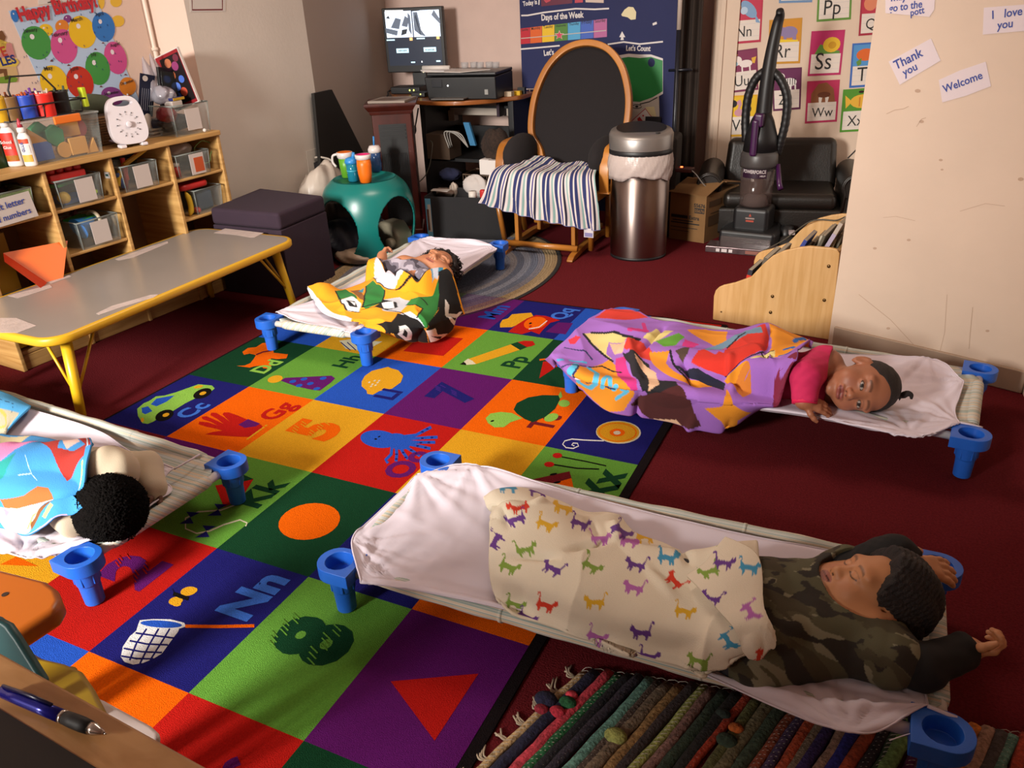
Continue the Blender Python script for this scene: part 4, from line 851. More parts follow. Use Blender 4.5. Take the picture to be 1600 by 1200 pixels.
cl_ = [(185, 475, 'g', 25, 1), (390, 480, 'p', 30, -1), (590, 475, 'g', 35, 1), (805, 465, 'p', 15, -1), (975, 432, 'b', 10, 1), (1000, 540, 'r', 50, -1), (365, 265, 'y', 25, 1), (535, 260, 'p', 20, 1), (440, 178, 'y', 15, -1), (225, 180, 'r', -15, -1), (210, 240, 'p', -20, -1), (110, 350, 'p', -60, -1), (270, 385, 'g', -10, 1), (330, 98, 'p', 20, 1), (165, 74, 'b', 0, -1), (640, 335, 'k', 0, 1), (770, 345, 'k', 10, -1), (865, 325, 'y', 5, 1), (370, 660, 'r', 20, 1), (600, 650, 'y', 5, -1), (795, 580, 'k', 15, -1), (1060, 700, 'y', 15, 1), (835, 795, 'p', 5, -1), (620, 815, 'k', 25, 1), (880, 915, 'p', 15, 1), (1120, 935, 'g', 15, -1), (740, 300, 'p', 40, 1), (1275, 840, 'b', 60, 1), (215, 660, 'g', 20, 1), (270, 730, 'p', 30, 1), (1180, 500, 'g', -20, -1)]
cats(pA, cl_); bA = blanket('blanket', 'cream fleece blanket printed with coloured cats', GA, pA, fleece, .007, edge=mat('fleece_hem', 'd8cdb6', .95))
GF = cloth_grid([[(1073, 904, .268), (1113, 950, .285), (1158, 1012, .262), (1192, 1056, .2)], [(1100, 893, .272), (1140, 935, .297), (1175, 1000, .285), (1200, 1050, .21)], [(1120, 882, .25), (1165, 905, .295), (1190, 975, .30), (1207, 1033, .235)], [(1130, 880, .23), (1182, 893, .28), (1192, 960, .295), (1208, 1030, .235)]], 120, 60)
GF = lift(GF, kids(tA) + [bA], .012); pF = Print(GF, 'dfd3bd'); cats(pF, [(1185, 630, 'p', 20, -1), (1385, 700, 'k', 60, 1), (1440, 920, 'r', 40, -1), (1180, 500, 'g', -20, -1), (1260, 455, 'p', 10, 1), (1385, 480, 'b', 10, 1)])
blanket('folded_corner', None, GF, pF, fleece, .007, parent=bA)
GR = cloth_grid([[(757, 782, .15), (775, 766, .16), (820, 764, .16), (862, 782, .16)], [(757, 778, .2), (778, 768, .22), (822, 770, .22), (860, 790, .21)], [(764, 795, .2), (782, 785, .235), (822, 785, .24), (855, 800, .23)], [(785, 809, .16), (792, 806, .2), (822, 802, .22), (850, 808, .2)]], 60, 40)
pR = Print(GR, 'e2d8c2'); cats(pR, [(165, 74, 'b', 0, -1), (330, 98, 'p', 20, 1)]); blanket('rolled_corner', None, GR, pR, fleece, .007, parent=bA)
# --- purple and orange blanket
def Zs(o, s, pts): return [(o[0] + x / s, o[1] + y / s) for x, y in pts]
GB = cloth_grid([[(955, 482, .166), (995, 492, .156), (1030, 500, .18), (1060, 505, .2), (1120, 517, .19), (1160, 515, .23), (1200, 511, .25), (1270, 537, .235)],
                 [(925, 500, .17), (975, 515, .19), (1020, 525, .2), (1055, 535, .225), (1110, 540, .22), (1160, 540, .25), (1205, 535, .285), (1262, 555, .26)],
                 [(890, 528, .168), (945, 548, .17), (985, 560, .215), (1040, 575, .22), (1100, 575, .225), (1150, 575, .24), (1195, 572, .25), (1247, 585, .23)],
                 [(868, 545, .155), (920, 575, .17), (975, 590, .185), (1035, 598, .195), (1100, 600, .19), (1150, 602, .19), (1190, 605, .18), (1240, 612, .168)],
                 [(860, 555, .145), (906, 590, .178), (962, 603, .18), (1030, 614, .18), (1095, 624, .18), (1148, 630, .18), (1196, 632, .175), (1237, 632, .172)],
                 [(852, 561, .075), (900, 605, .07), (950, 643, .05), (1015, 655, .03), (1070, 667, .03), (1138, 681, .02), (1205, 634, .10), (1230, 636, .152)]], 280, 170)
GB0 = GB; GB = lift(GB, kids(tB) + cotparts('right')); GB = folds(GB, .008, 15, 15, 71, .012)
GB = creases(GB, [(P(*a)[:2], P(*b)[:2], s_) for a, b, s_ in (((980, 530, .2), (1000, 620, .15), 3), ((1040, 510, .2), (1000, 560, .2), -3), ((1060, 565, .22), (1090, 650, .1), -3), ((1140, 560, .24), (1140, 660, .1), 2.5), ((1205, 515, .25), (1190, 600, .2), -2.5), ((1160, 620, .17), (1130, 670, .05), 3), ((1170, 590, .2), (1220, 600, .2), -2))], .006, .012)
pB = Print(GB, '9a66bd', GB0); o5 = (840, 460)
for c, q in (('cf3526', [(460, 90), (690, 150), (560, 165), (360, 168)]), ('e08f1f', [(215, 460), (400, 470), (520, 500), (590, 580), (605, 640), (540, 730), (440, 735), (240, 570)]), ('e08f1f', [(320, 470), (450, 400), (520, 470), (520, 500)]),
             ('d6c57f', [(290, 265), (340, 250), (480, 250), (640, 295), (560, 320), (450, 310), (430, 370), (470, 410), (430, 395), (360, 330)]), ('d9b08e', [(450, 315), (560, 322), (530, 370), (480, 380)]), ('c7307f', [(490, 400), (560, 380), (600, 540), (640, 612), (520, 552)]),
             ('1c1a20', [(530, 370), (620, 380), (700, 440), (760, 560), (860, 560), (872, 655), (700, 675), (620, 560), (580, 440)]), ('d9b08e', [(610, 400), (650, 420), (740, 500), (760, 580), (700, 600), (690, 520)]), ('cf3526', [(540, 350), (600, 280), (700, 350), (760, 410), (690, 412)]),
             ('e08f1f', [(700, 370), (830, 375), (800, 430), (870, 500), (1100, 580), (1000, 592), (870, 540)]), ('d6c57f', [(660, 290), (740, 230), (860, 250), (740, 320)]), ('5b9a2c', [(740, 310), (880, 262), (920, 285), (860, 340), (790, 350)]), ('c7307f', [(920, 300), (1010, 330), (960, 350), (900, 340)]),
             ('e08f1f', [(930, 240), (1050, 225), (1190, 240), (1180, 320), (1100, 335)]), ('4c3a30', [(860, 380), (960, 350), (930, 420), (900, 440)]), ('cf2f20', [(960, 450), (1000, 400), (1180, 340), (1300, 250), (1420, 205), (1450, 300), (1400, 400), (1260, 480), (1180, 512)]), ('9a66bd', [(1060, 400), (1190, 345), (1160, 410), (1130, 400), (1110, 420)]),
             ('6d8fa8', [(1000, 370), (1100, 340), (1300, 240), (1400, 215), (1410, 255), (1320, 262), (1180, 345), (1060, 400)]), ('e08f1f', [(1440, 210), (1600, 240), (1700, 260), (1690, 380), (1600, 450), (1500, 540), (1440, 420)]), ('d6c57f', [(1320, 470), (1480, 400), (1475, 520), (1380, 510)]),
             ('1b1d33', [(860, 450), (1000, 470), (1180, 560), (1160, 610), (1050, 565), (920, 500)]), ('e08f1f', [(1170, 540), (1280, 500), (1300, 560), (1240, 620)]), ('4a1c1c', [(580, 700), (640, 650), (880, 590), (960, 720), (1025, 825), (900, 832), (700, 782)]), ('d9b08e', [(690, 785), (860, 788), (905, 832), (820, 826)]),
             ('e08f1f', [(1180, 605), (1225, 690), (1330, 725), (1255, 780), (1240, 850), (1195, 880), (1150, 800), (1040, 720), (1150, 702)]), ('c9782a', [(1190, 590), (1300, 560), (1340, 620), (1280, 645)]), ('7a1c3a', [(1480, 640), (1590, 650), (1600, 700), (1470, 690)]), ('cf3040', [(190, 290), (240, 275), (270, 290), (240, 320), (200, 315)])): pB.poly(Zs(o5, 4, q), c)
for c, w_, q in (('55b6dd', .018, [(240, 460), (225, 500), (250, 560), (320, 590), (370, 560), (370, 510), (320, 480)]), ('1c2a5c', .006, [(255, 470), (245, 510), (300, 560), (345, 555)]), ('55b6dd', .014, [(400, 590), (440, 520), (470, 600), (500, 570)]), ('1c2a5c', .006, [(420, 580), (455, 600), (480, 600)]), ('55b6dd', .012, [(490, 660), (560, 620), (520, 600)]), ('4aa6d8', .012, [(130, 415), (160, 415)]), ('4aa6d8', .012, [(200, 420), (300, 440)]), ('1c2a5c', .006, [(170, 335), (300, 370), (340, 415)]), ('1c2a5c', .006, [(120, 440), (300, 465)]),
                 ('111018', .008, [(290, 265), (360, 340), (430, 390), (470, 415)]), ('111018', .008, [(340, 250), (480, 250), (640, 300)]), ('111018', .007, [(320, 470), (400, 450), (470, 480), (520, 490)]), ('111018', .007, [(830, 380), (900, 500), (1000, 590)]), ('111018', .007, [(1190, 345), (1300, 250)]), ('111018', .007, [(1180, 512), (1400, 410), (1470, 400)]), ('111018', .006, [(1390, 420), (1430, 500)]), ('c7307f', .02, [(580, 240), (680, 250)]), ('c7307f', .016, [(660, 190), (670, 250)]),
                 ('2b66b0', .013, [(1600, 310), (1660, 290), (1690, 320), (1640, 350), (1600, 330)]), ('2b66b0', .013, [(1540, 410), (1590, 400), (1600, 430)]), ('26327a', .014, [(1420, 560), (1440, 590)]), ('26327a', .016, [(1530, 560), (1590, 560), (1560, 610), (1530, 590)]), ('2b66b0', .012, [(1500, 480), (1570, 490)])): pB.line(Zs(o5, 4, q), w_, c)
blanket('blanket', 'purple, orange and red fleece blanket hanging over the side of the cot', GB, pB, fleece, .006)
# --- yellow, green and black blanket
GC = cloth_grid([[(484, 450, .17), (500, 447, .20), (530, 455, .165), (558, 447, .17), (576, 436, .175), (592, 430, .175)],
                 [(487, 465, .16), (518, 472, .175), (555, 466, .20), (582, 460, .20), (604, 452, .21), (624, 444, .215)],
                 [(505, 490, .155), (543, 490, .17), (580, 482, .19), (606, 478, .19), (634, 469, .20), (658, 458, .21)],
                 [(540, 505, .155), (576, 504, .165), (612, 498, .18), (642, 489, .18), (668, 474, .19), (694, 452, .195)],
                 [(580, 512, .15), (612, 520, .14), (640, 515, .14), (668, 508, .14), (692, 490, .14), (712, 466, .15)],
                 [(603, 521, .10), (625, 530, .06), (648, 538, .03), (680, 533, .03), (705, 516, .035), (723, 495, .06)]], 220, 170)
GC0 = GC; GC = lift(GC, kids(tC) + [COL.objects['cot_sheet.002']], .006); GC = folds(GC, .007, 20, 20, 83, .016); pC = Print(GC, 'ee9d16', GC0); o6 = (400, 360)
for c, q in (('d8d8dc', [(325, 350), (330, 400), (380, 500), (480, 575), (600, 590), (610, 570), (500, 535), (420, 470), (375, 390)]), ('2a7a35', [(495, 390), (560, 378), (620, 410), (640, 440), (560, 432), (520, 445)]), ('8a5a2c', [(590, 385), (650, 380), (690, 450), (650, 440)]), ('2a7a35', [(690, 360), (740, 335), (805, 380), (790, 450), (690, 495), (665, 480)]),
             ('cdd3e2', [(770, 262), (880, 248), (1000, 285), (1090, 330), (960, 345), (880, 380), (800, 365), (740, 320)]), ('3a8fb0', [(900, 330), (985, 308), (950, 345), (900, 345)]), ('3a8fb0', [(640, 390), (680, 368), (670, 400)]), ('3a8fb0', [(1085, 340), (1110, 310), (1180, 345), (1175, 400), (1110, 400)]), ('cdd3e2', [(1105, 350), (1130, 335), (1150, 360), (1145, 400), (1115, 400)]),
             ('e4e4e6', [(540, 445), (600, 420), (660, 465), (645, 515), (580, 525), (550, 485)]), ('1a1a1a', [(575, 470), (620, 455), (640, 490), (590, 500)]), ('e4e4e6', [(590, 470), (625, 465), (620, 488)]), ('b8bcc4', [(790, 440), (900, 425), (960, 450), (950, 480), (900, 520), (790, 505)]), ('1a1a1a', [(740, 480), (800, 440), (880, 460), (890, 490), (820, 500)]), ('e4e4e6', [(790, 460), (860, 455), (870, 490), (800, 492)]),
             ('2a7a35', [(940, 480), (970, 440), (1150, 400), (1135, 500), (1040, 610), (1005, 560), (1040, 500)]), ('d0d4de', [(900, 530), (960, 520), (1050, 620), (1040, 640), (960, 570)]), ('0f0d0e', [(850, 580), (885, 525), (1000, 565), (1070, 640), (1085, 740), (960, 720), (880, 670), (760, 600)]), ('0f0d0e', [(1060, 590), (1140, 500), (1150, 390), (1200, 370), (1300, 560), (1290, 620), (1190, 690), (1090, 740), (1075, 640)]),
             ('e6e2de', [(885, 650), (895, 600), (935, 595), (975, 640), (970, 690), (930, 690)]), ('0f0d0e', [(915, 650), (925, 615), (945, 635), (940, 670)]), ('e6e2de', [(1180, 430), (1205, 470), (1205, 520), (1280, 530), (1270, 590), (1240, 600), (1210, 570), (1180, 530)]), ('0f0d0e', [(1215, 545), (1250, 545), (1245, 570)]), ('e6e2de', [(1070, 635), (1120, 610), (1130, 650), (1190, 640), (1185, 690), (1100, 720)]), ('0f0d0e', [(1090, 660), (1160, 660), (1150, 680)])): pC.poly(Zs(o6, 4, q), c)
for c, w_, q in (('0f0d0e', .006, [(740, 320), (800, 365), (880, 385), (1000, 360), (1090, 340)]), ('0f0d0e', .006, [(900, 270), (935, 300), (990, 300), (1040, 285)]), ('0f0d0e', .005, [(905, 310), (900, 340)]), ('0f0d0e', .006, [(495, 390), (530, 440), (580, 520), (650, 515)]), ('0f0d0e', .006, [(690, 360), (680, 430), (665, 485), (790, 450), (805, 380)]), ('0f0d0e', .006, [(660, 500), (760, 480), (900, 520), (1040, 640)]), ('0f0d0e', .006, [(940, 480), (1040, 500), (1005, 560)]), ('0f0d0e', .005, [(1030, 440), (1070, 470)]), ('0f0d0e', .005, [(1150, 400), (1135, 500)])): pC.line(Zs(o6, 4, q), w_, c)
blanket('blanket', 'yellow, green, white and black blanket trailing off the far cot', GC, pC, fleece, .006)
# --- blue and pink blanket
GDk = cloth_grid([[(-250, 640, .165), (-100, 665, .17), (0, 684, .175), (50, 684, .19), (100, 692, .21), (145, 698, .24)], [(-260, 680, .215), (-110, 700, .235), (0, 712, .255), (50, 716, .27), (100, 718, .28), (150, 722, .285)],
                 [(-270, 730, .22), (-120, 745, .25), (0, 755, .27), (50, 760, .28), (95, 765, .28), (135, 765, .27)], [(-280, 780, .18), (-120, 788, .2), (0, 798, .21), (45, 806, .215), (85, 812, .2), (125, 812, .175)], [(-280, 800, .15), (-120, 815, .15), (5, 830, .152), (40, 843, .152), (85, 849, .152), (148, 842, .152)]], 230, 150)
GD0 = GDk; GDk = lift(GDk, kids(tD) + [COL.objects['cot_sheet.003']], .008); GDk = folds(GDk, .008, 16, 16, 93, .010); pD = Print(GDk, '3b8fd0', GD0); o3 = (0, 600)
for c, q in (('d77fb0', [(-200, 420), (0, 400), (200, 385), (290, 420), (120, 480), (0, 540), (-200, 560)]), ('1f8f8a', [(0, 540), (130, 490), (60, 565), (0, 615)]), ('cfc39a', [(0, 348), (200, 335), (120, 380), (0, 392)]), ('a3281f', [(250, 420), (340, 362), (400, 420), (380, 462), (480, 480), (560, 450), (555, 540), (420, 610), (385, 560), (340, 470)]), ('d9b8ac', [(375, 388), (470, 390), (525, 440), (440, 470)]), ('a3281f', [(480, 400), (560, 380), (600, 480), (520, 430)]),
             ('a8632f', [(10, 720), (150, 700), (230, 640), (300, 650), (340, 720), (250, 745), (120, 775), (40, 775)]), ('dccdc6', [(0, 770), (120, 775), (335, 722), (365, 800), (250, 800), (185, 940), (60, 930), (15, 860)]), ('7a4a22', [(190, 870), (250, 805), (410, 885), (300, 900), (210, 925)]), ('3b8fd0', [(260, 800), (330, 770), (450, 890), (400, 880)]), ('cdb07a', [(320, 940), (380, 900), (400, 930), (340, 965)]), ('c99ab8', [(60, 960), (300, 985), (580, 970), (560, 1000), (200, 1005)]), ('c98aa8', [(30, 770), (70, 800), (50, 830)])): pD.poly(Zs(o3, 4, q), c)
for c, w_, q in (('d6b86a', .010, [(180, 900), (210, 820), (270, 780)]), ('d6b86a', .010, [(545, 560), (535, 600), (490, 690), (480, 720)]), ('b8dcf0', .004, [(180, 500), (200, 570), (230, 600)]), ('b8dcf0', .004, [(120, 580), (200, 570)]), ('c7d8e8', .008, [(560, 400), (570, 480)])): pD.line(Zs(o3, 4, q), w_, c)
blanket('blanket', 'blue, pink and brown fleece blanket on the cot at the left edge', GDk, pD, fleece, .006)
GE = cloth_grid([[(-220, 560, .165), (-100, 590, .165), (0, 612, .17), (48, 634, .165)], [(-220, 580, .19), (-100, 608, .19), (0, 628, .19), (45, 640, .18)], [(-225, 620, .17), (-110, 648, .17), (-5, 668, .17), (12, 672, .165)], [(-230, 640, .15), (-112, 662, .15), (-8, 682, .15), (8, 684, .15)]], 90, 50)
GE = folds(GE, .004, 18, 18, 97); pE = Print(GE, '4aa3dc'); pE.poly([(0, 640), (30, 648), (12, 672), (0, 684), (-30, 684)], 'b9b39a'); pE.line([(0, 640), (10, 650), (10, 665), (-10, 670)], .014, 'd9b45a'); pE.line([(0, 625), (20, 632), (18, 645)], .004, '1d3f6a')
blanket('blanket', 'smaller blue blanket tucked over the far rail of the left edge cot', GE, pE, fleece, .006)
# ================================================================== WALL PAPERS
class Pl:
    """a wall plane: along, up, out"""
    def __init__(s, p0, d, n, off=0.0): s.o = np.append(p0, 0.0)[:3] if len(p0) == 2 else np.asarray(p0, float); s.x = np.append(d, 0) if len(d) == 2 else np.asarray(d); s.n = np.append(n, 0) if len(n) == 2 else np.asarray(n); s.z = np.array([0, 0, 1.0]); s.o = s.o + s.n * off; s.fr = (s.o, s.x, s.z, s.n)
    def q(s, px, py): p = PN(px, py, s.o, s.n) - s.o; return np.array([p @ s.x, p[2]])
    def poly(s, mb, pts, m, lift): mb.flat([s.q(*p) for p in pts], m, s.fr, lift)
    def line(s, mb, pts, w_, m, lift): mb.flat(strip([s.q(*p) for p in pts], w_), m, s.fr, lift)
    def text(s, mb, t, m, p0, p1, lift, bold=0.0, hs=1.0, maxh=None):
        a, b = s.q(*p0), s.q(*p1); L_ = np.linalg.norm(b - a); e = (b - a) / L_; V, F = text2d(t, bold, 'LEFT'); w_ = V[:, 0].max() - V[:, 0].min(); sz = L_ / w_
        ex = s.x * e[0] + s.z * e[1]; ey = -s.x * e[1] + s.z * e[0]; hh = sz * hs if maxh is None else maxh
        mb.add(s.o + s.x * a[0] + s.z * a[1] + s.n * lift + (V[:, :1] - V[:, 0].min()) * sz * ex + V[:, 1:] * hh * ey, F, m)
    def sheet(s, mb, pts, m, th=0.0012, curl=0.0):
        q = np.array([s.q(*p) for p in pts]); A = np.cross(q[1] - q[0], q[2] - q[0]); q = q if A > 0 else q[::-1]; mb.prism(q, 0.0006, 0.0006 + th, m, s.fr)
    def base(s, pts): q = np.mean([s.q(*p) for p in pts], 0); return s.o + s.x * q[0] + s.z * q[1]
PM = lambda n, c='808080', r=0.45: mat('print_' + n, c, r, spec=0.3)
ink = mat('black_ink', '151313', .6)
plL = Pl(wl0, AD, AN); plG = Pl(Cc, nrm(Gc - Cc), np.array([nrm(Gc - Cc)[1], -nrm(Gc - Cc)[0]])); plK = Pl(KA, KD, KN); plRt = Pl(RA, RD, RN)
# birthday poster
mb = MB(); plL.sheet(mb, [(13, 17), (150, -3), (222, 168), (86, 182)], PM('pale_blue', 'a9bdd6'))
z4 = lambda pts: [(x / 4, y / 4) for x, y in pts]
L0 = [0.0022]
def pol(c, pts): L0[0] += 0.00004; plL.poly(mb, z4(pts), PM(*c), L0[0])
gr, pk, ye, bl, rd, pu, og = ('bgreen', '3f8a3f'), ('bpink', 'c04d86'), ('byellow', 'd9b01f'), ('bblue', '2f6eb5'), ('bred', 'b5301f'), ('bpurple', '7a3a7a'), ('borange', 'cc7a2a')
for c, cx, cy, rx, ry, rot in ((pu, 420, 118, 25, 25, 0), (og, 385, 165, 42, 42, 0), (ye, 285, 188, 45, 38, .3), (gr, 225, 268, 88, 110, -.5), (pk, 398, 290, 82, 110, -.25), (ye, 512, 200, 82, 105, -.4), (bl, 645, 168, 70, 95, -.25), (pk, 720, 362, 68, 105, -.3), (gr, 608, 428, 76, 105, -.2), (ye, 335, 515, 85, 110, -.35), (rd, 497, 515, 82, 105, -.4), (pu, 700, 600, 72, 55, .35), (og, 795, 540, 52, 58, -.2), (bl, 88, 100, 22, 40, -.3)):
    pol(c, ell(cx, cy, rx, ry, 24, rot)); pol(('bshine', 'd8d0d4'), ell(cx - rx * .3, cy - ry * .35, rx * .16, ry * .16, 10, rot))
for q in (((318, 370), (330, 385), (310, 385)), ((425, 400), (440, 412), (415, 412)), ((592, 300), (604, 312), (584, 312)), ((640, 262), (652, 272), (632, 272)), ((780, 460), (794, 470), (772, 470)), ((628, 533), (640, 545), (618, 545)), ((565, 610), (577, 620), (555, 620))): pol(('bknot', '6a3a3a'), q)
for i in range(70):
    t = np.random.RandomState(i); x, y = t.uniform(80, 800), t.uniform(60, 640); x = 80 + (x - 80) * .85 + (y - 60) * .2; pol(('bconf', '2c3a6a'), [(x, y), (x + 6, y + 12), (x + 9, y + 10), (x + 3, y - 1)])
for t, a, b in (('January', (36, 51), (58, 48)), ('February', (81, 58), (105, 53)), ('March', (111, 35), (128, 31)), ('April', (149, 26), (161, 23)), ('May', (69, 111), (82, 108)), ('June', (109, 112), (122, 108)), ('July', (141, 88), (150, 86)), ('August', (172, 74), (187, 69)), ('September', (162, 149), (185, 145)), ('December', (188, 133), (208, 127))): plL.text(mb, t, ink, a, b, 0.0062, .01)
plL.text(mb, 'Happy', PM('title_red', 'b52a33'), (31, 33), (81, 22), 0.0058, .05, 1.25); plL.text(mb, 'Birthday!', PM('title_red', 'b52a33'), (85, 22), (152, 10), 0.0058, .05, 1.25)
tag(mb.build('birthday_poster'), 'tilted Happy Birthday poster of balloons named after the months', 'poster')
# name sign cut by the frame edge
mb = MB(); plL.sheet(mb, [(-40, 62), (14, 66), (24, 100), (28, 118), (27, 128), (-40, 130)], PM('sign_tan', 'c0a070')); z4p = lambda pts: [(x / 4, y / 4) for x, y in pts]
for c, q in ((('s_brown', '6a4426'), [(-20, 200), (10, 190), (35, 230), (20, 280), (-20, 260)]), (('s_pink', 'b87a78'), [(0, 270), (70, 270), (95, 360), (0, 360)]), (('s_yellow', 'cdb04a'), [(-20, 240), (40, 262), (30, 330), (-20, 330)]), (('s_yellow', 'cdb04a'), [(-40, 370), (100, 365), (118, 390), (100, 415), (-40, 420)]), (('s_green', '6a8a2c'), [(-40, 490), (60, 470), (110, 490), (100, 512), (-40, 520)]), (('s_brown', '6a4426'), [(-30, 430), (40, 430), (45, 470), (70, 490), (30, 500), (20, 455), (-30, 470)])): plL.poly(mb, z4p(q), PM(*c), .0024)
plL.text(mb, 'LES', PM('sign_navy', '1f2a6a'), (3, 103), (26, 98), 0.003, .03); plL.text(mb, 'E', PM('sign_red', 'a83a2a'), (4, 88), (12, 86), 0.003, .03)
plL.sheet(mb, [(-40, 105), (15, 106), (27, 122), (14, 130), (-40, 131)], PM('s_green', '6a8a2c'), th=.0005)
tag(mb.build('name_sign'), 'small cut out paper sign ending in LES beside the birthday poster', 'sign')
# yellow balloon cut-outs near the pipe
for i, (cx, cy, rx, ry, lb) in enumerate(((181, 2, 9, 9, 'yellow paper balloon cut by the top edge above the poster corner'), (184, 33, 10, 9, 'yellow paper balloon on the wall just right of the poster'), (158, 3, 5, 11, 'narrow yellow paper balloon touching the top of the poster'))):
    mb = MB(); plL.sheet(mb, ell(cx, cy, rx, ry, 18), PM('paper_yellow', 'd6ac3a')); tag(mb.build('paper_balloon'), lb, 'paper balloon', 'yellow paper balloons')
mb = MB(); plL.sheet(mb, [(58, -12), (108, -16), (110, 2), (60, 8)], PM('paper_white', 'c9c2bc')); plL.line(mb, [(74, 4), (92, 1)], .004, ink, .0024); tag(mb.build('paper_notice'), 'white paper strip cut by the top edge above the birthday poster', 'notice')
mb = MB(); plG.sheet(mb, [(296, -30), (352, -30), (352, 18), (297, 19)], PM('paper_white', 'c9c2bc')); plG.line(mb, [(299, -20), (300, 15.5), (347, 15), (347, -20)], .007, PM('dot_red', '6a2028'), .0024); tag(mb.build('framed_notice'), 'white notice with a dark red dotted border on the grey wall', 'notice')
# outlet with charger and cords
o_ = thing('wall_outlet', 'white wall outlet with a charger plugged in on the grey wall', 'outlet', tuple(plG.base([(492, 252)])))
def loc(mb, t): 
    for v in mb.v: v -= np.array(t.location)
    return mb
mb = MB(); plG.sheet(mb, [(477, 236), (495, 231), (499, 268), (482, 272)], mat('outlet_white', 'c9c2b8', .4), .006); loc(mb, o_).build('cover_plate', o_, bevel=.002)
b0_ = plG.base([(495, 262)]); mb = MB(); mb.box(b0_ + plG.n * .03, (.05, .055, .075), mat('charger_black', '15151a', .5), rotz(.1)); mb.box(b0_ + plG.n * .056 , (.002, .03, .03), PM('paper_white', 'c9c2bc'), rotz(.1)); tag(mb.build('charger', bevel=.004), 'black charger block plugged into the wall outlet', 'charger')
b1 = plG.base([(488, 246)]); mb = MB(); mb.tube(crom([b1 + plG.n * .02, b1 + plG.n * .06 + (0, .02, 0), b1 + plG.n * .1 + (0, .08, -.05), b1 + plG.n * .1 + (.02, .1, -.25), b1 + plG.n * .08 + (.02, .08, -.5)], 24), .006, mat('cord_white', 'c4bcb0', .5), n=8); tag(mb.build('cable', smooth=True), 'white power cable hanging from the wall outlet', 'cable')
# alphabet cards
z5 = lambda pts: [(1000 + x / 4, y / 4) for x, y in pts]
def card(letter, quad, border, fill, pics, lab):
    mb = MB(); q4 = z5(quad); plK.sheet(mb, q4, PM('card_' + border, border)); A, B_, C_, D_ = [np.array(q) for q in q4]
    f = lambda u, v: tuple((A * (1 - u) + B_ * u) * (1 - v) + (D_ * (1 - u) + C_ * u) * v)
    plK.poly(mb, [f(.05, .04), f(.95, .04), f(.95, .52), f(.05, .52)], PM('cardpic_' + fill, fill), .0022); plK.poly(mb, [f(.06, .52), f(.94, .52), f(.94, .95), f(.06, .95)], PM('card_white', 'd9cec4'), .0023)
    for v in (.60, .73, .86): plK.line(mb, [f(.07, v), f(.93, v)], .0007, PM('card_line', '9aa0b0'), .0026)
    for k, (c, pts) in enumerate(pics): plK.poly(mb, [f(*p) for p in pts], PM('cp_' + c, c), .0026 + .0002 * k)
    a, b = f(.22, .84), f(.72, .84); V, F = text2d(letter, 0, 'LEFT'); plK.text(mb, letter, ink, f(.2, .86), f(.2 + .1 + .19 * (len(letter) + (letter[0] in 'Ww') * .9), .86), .0032, .0, 1.15)
    tag(mb.build('alphabet_card'), lab, 'alphabet card', 'alphabet cards on the back wall')
E_ = lambda cx, cy, rx, ry, rot=0: ell(cx, cy, rx, ry, 16, rot)
card('Nn', [(580, -25), (772, -38), (755, 262), (562, 278)], 'b02c48', 'b8304c', [('7a9cc0', E_(.55, .3, .3, .14, .5)), ('7a9cc0', [(.75, .38), (.95, .6), (.8, .58)]), ('d9a050', [(.3, .22), (.08, .1), (.28, .3)]), ('b0c4d8', E_(.4, .32, .12, .08))], 'alphabet card Nn with a blue narwhal on red')
card('Uu', [(543, 325), (733, 298), (740, 560), (560, 582)], '70284a', '7a2c50', [('e0d4d0', E_(.6, .34, .22, .09)), ('e0d4d0', E_(.33, .25, .15, .11)), ('8fb6cc', E_(.24, .32, .1, .06)), ('e0d4d0', [(.45, .36), (.5, .36), (.5, .55), (.45, .54)]), ('e0d4d0', [(.7, .36), (.76, .36), (.76, .52), (.71, .52)]), ('d9a83a', [(.8, .22), (.96, .2), (.9, .36), (.82, .34)]), ('d9a83a', [(.3, .14), (.05, .05), (.36, .1)])], 'alphabet card Uu with a white unicorn on plum')
card('Vv', [(545, 600), (735, 590), (722, 850), (533, 855)], 'd2a020', 'd8b020', [('c08a98', E_(.42, .42, .16, .09)), ('c08a98', [(.3, .16), (.44, .1), (.5, .22), (.42, .34), (.36, .34), (.4, .22), (.32, .24)]), ('1a1618', E_(.22, .2, .12, .09)), ('1a1618', E_(.7, .34, .12, .1))], 'alphabet card Vv with a pink and black bird on yellow')
card('Rr', [(808, 125), (1015, 110), (1000, 395), (800, 402)], 'c08a30', 'c8882c', [('8878a0', E_(.62, .3, .26, .13)), ('8878a0', E_(.4, .28, .14, .1)), ('8878a0', [(.45, .38), (.55, .38), (.54, .5), (.46, .5)]), ('8878a0', [(.72, .38), (.84, .38), (.84, .48), (.74, .49)]), ('e0c030', [(.1, .44), (.9, .48), (.9, .52), (.1, .52)])], 'alphabet card Rr with a purple rhinoceros on orange')
card('Zz', [(822, 430), (1012, 420), (1003, 682), (832, 695)], '5a2448', '622850', [('e4dedc', E_(.6, .34, .24, .1)), ('e4dedc', E_(.28, .2, .16, .09))] + [('1a1618', [(.44 + .08 * i, .25), (.47 + .08 * i, .25), (.46 + .08 * i, .42), (.44 + .08 * i, .42)]) for i in range(5)] + [('e4dedc', [(.6, .4), (.66, .4), (.66, .52), (.6, .52)]), ('e4dedc', [(.76, .4), (.82, .4), (.82, .52), (.77, .52)])], 'alphabet card Zz with a striped zebra on plum')
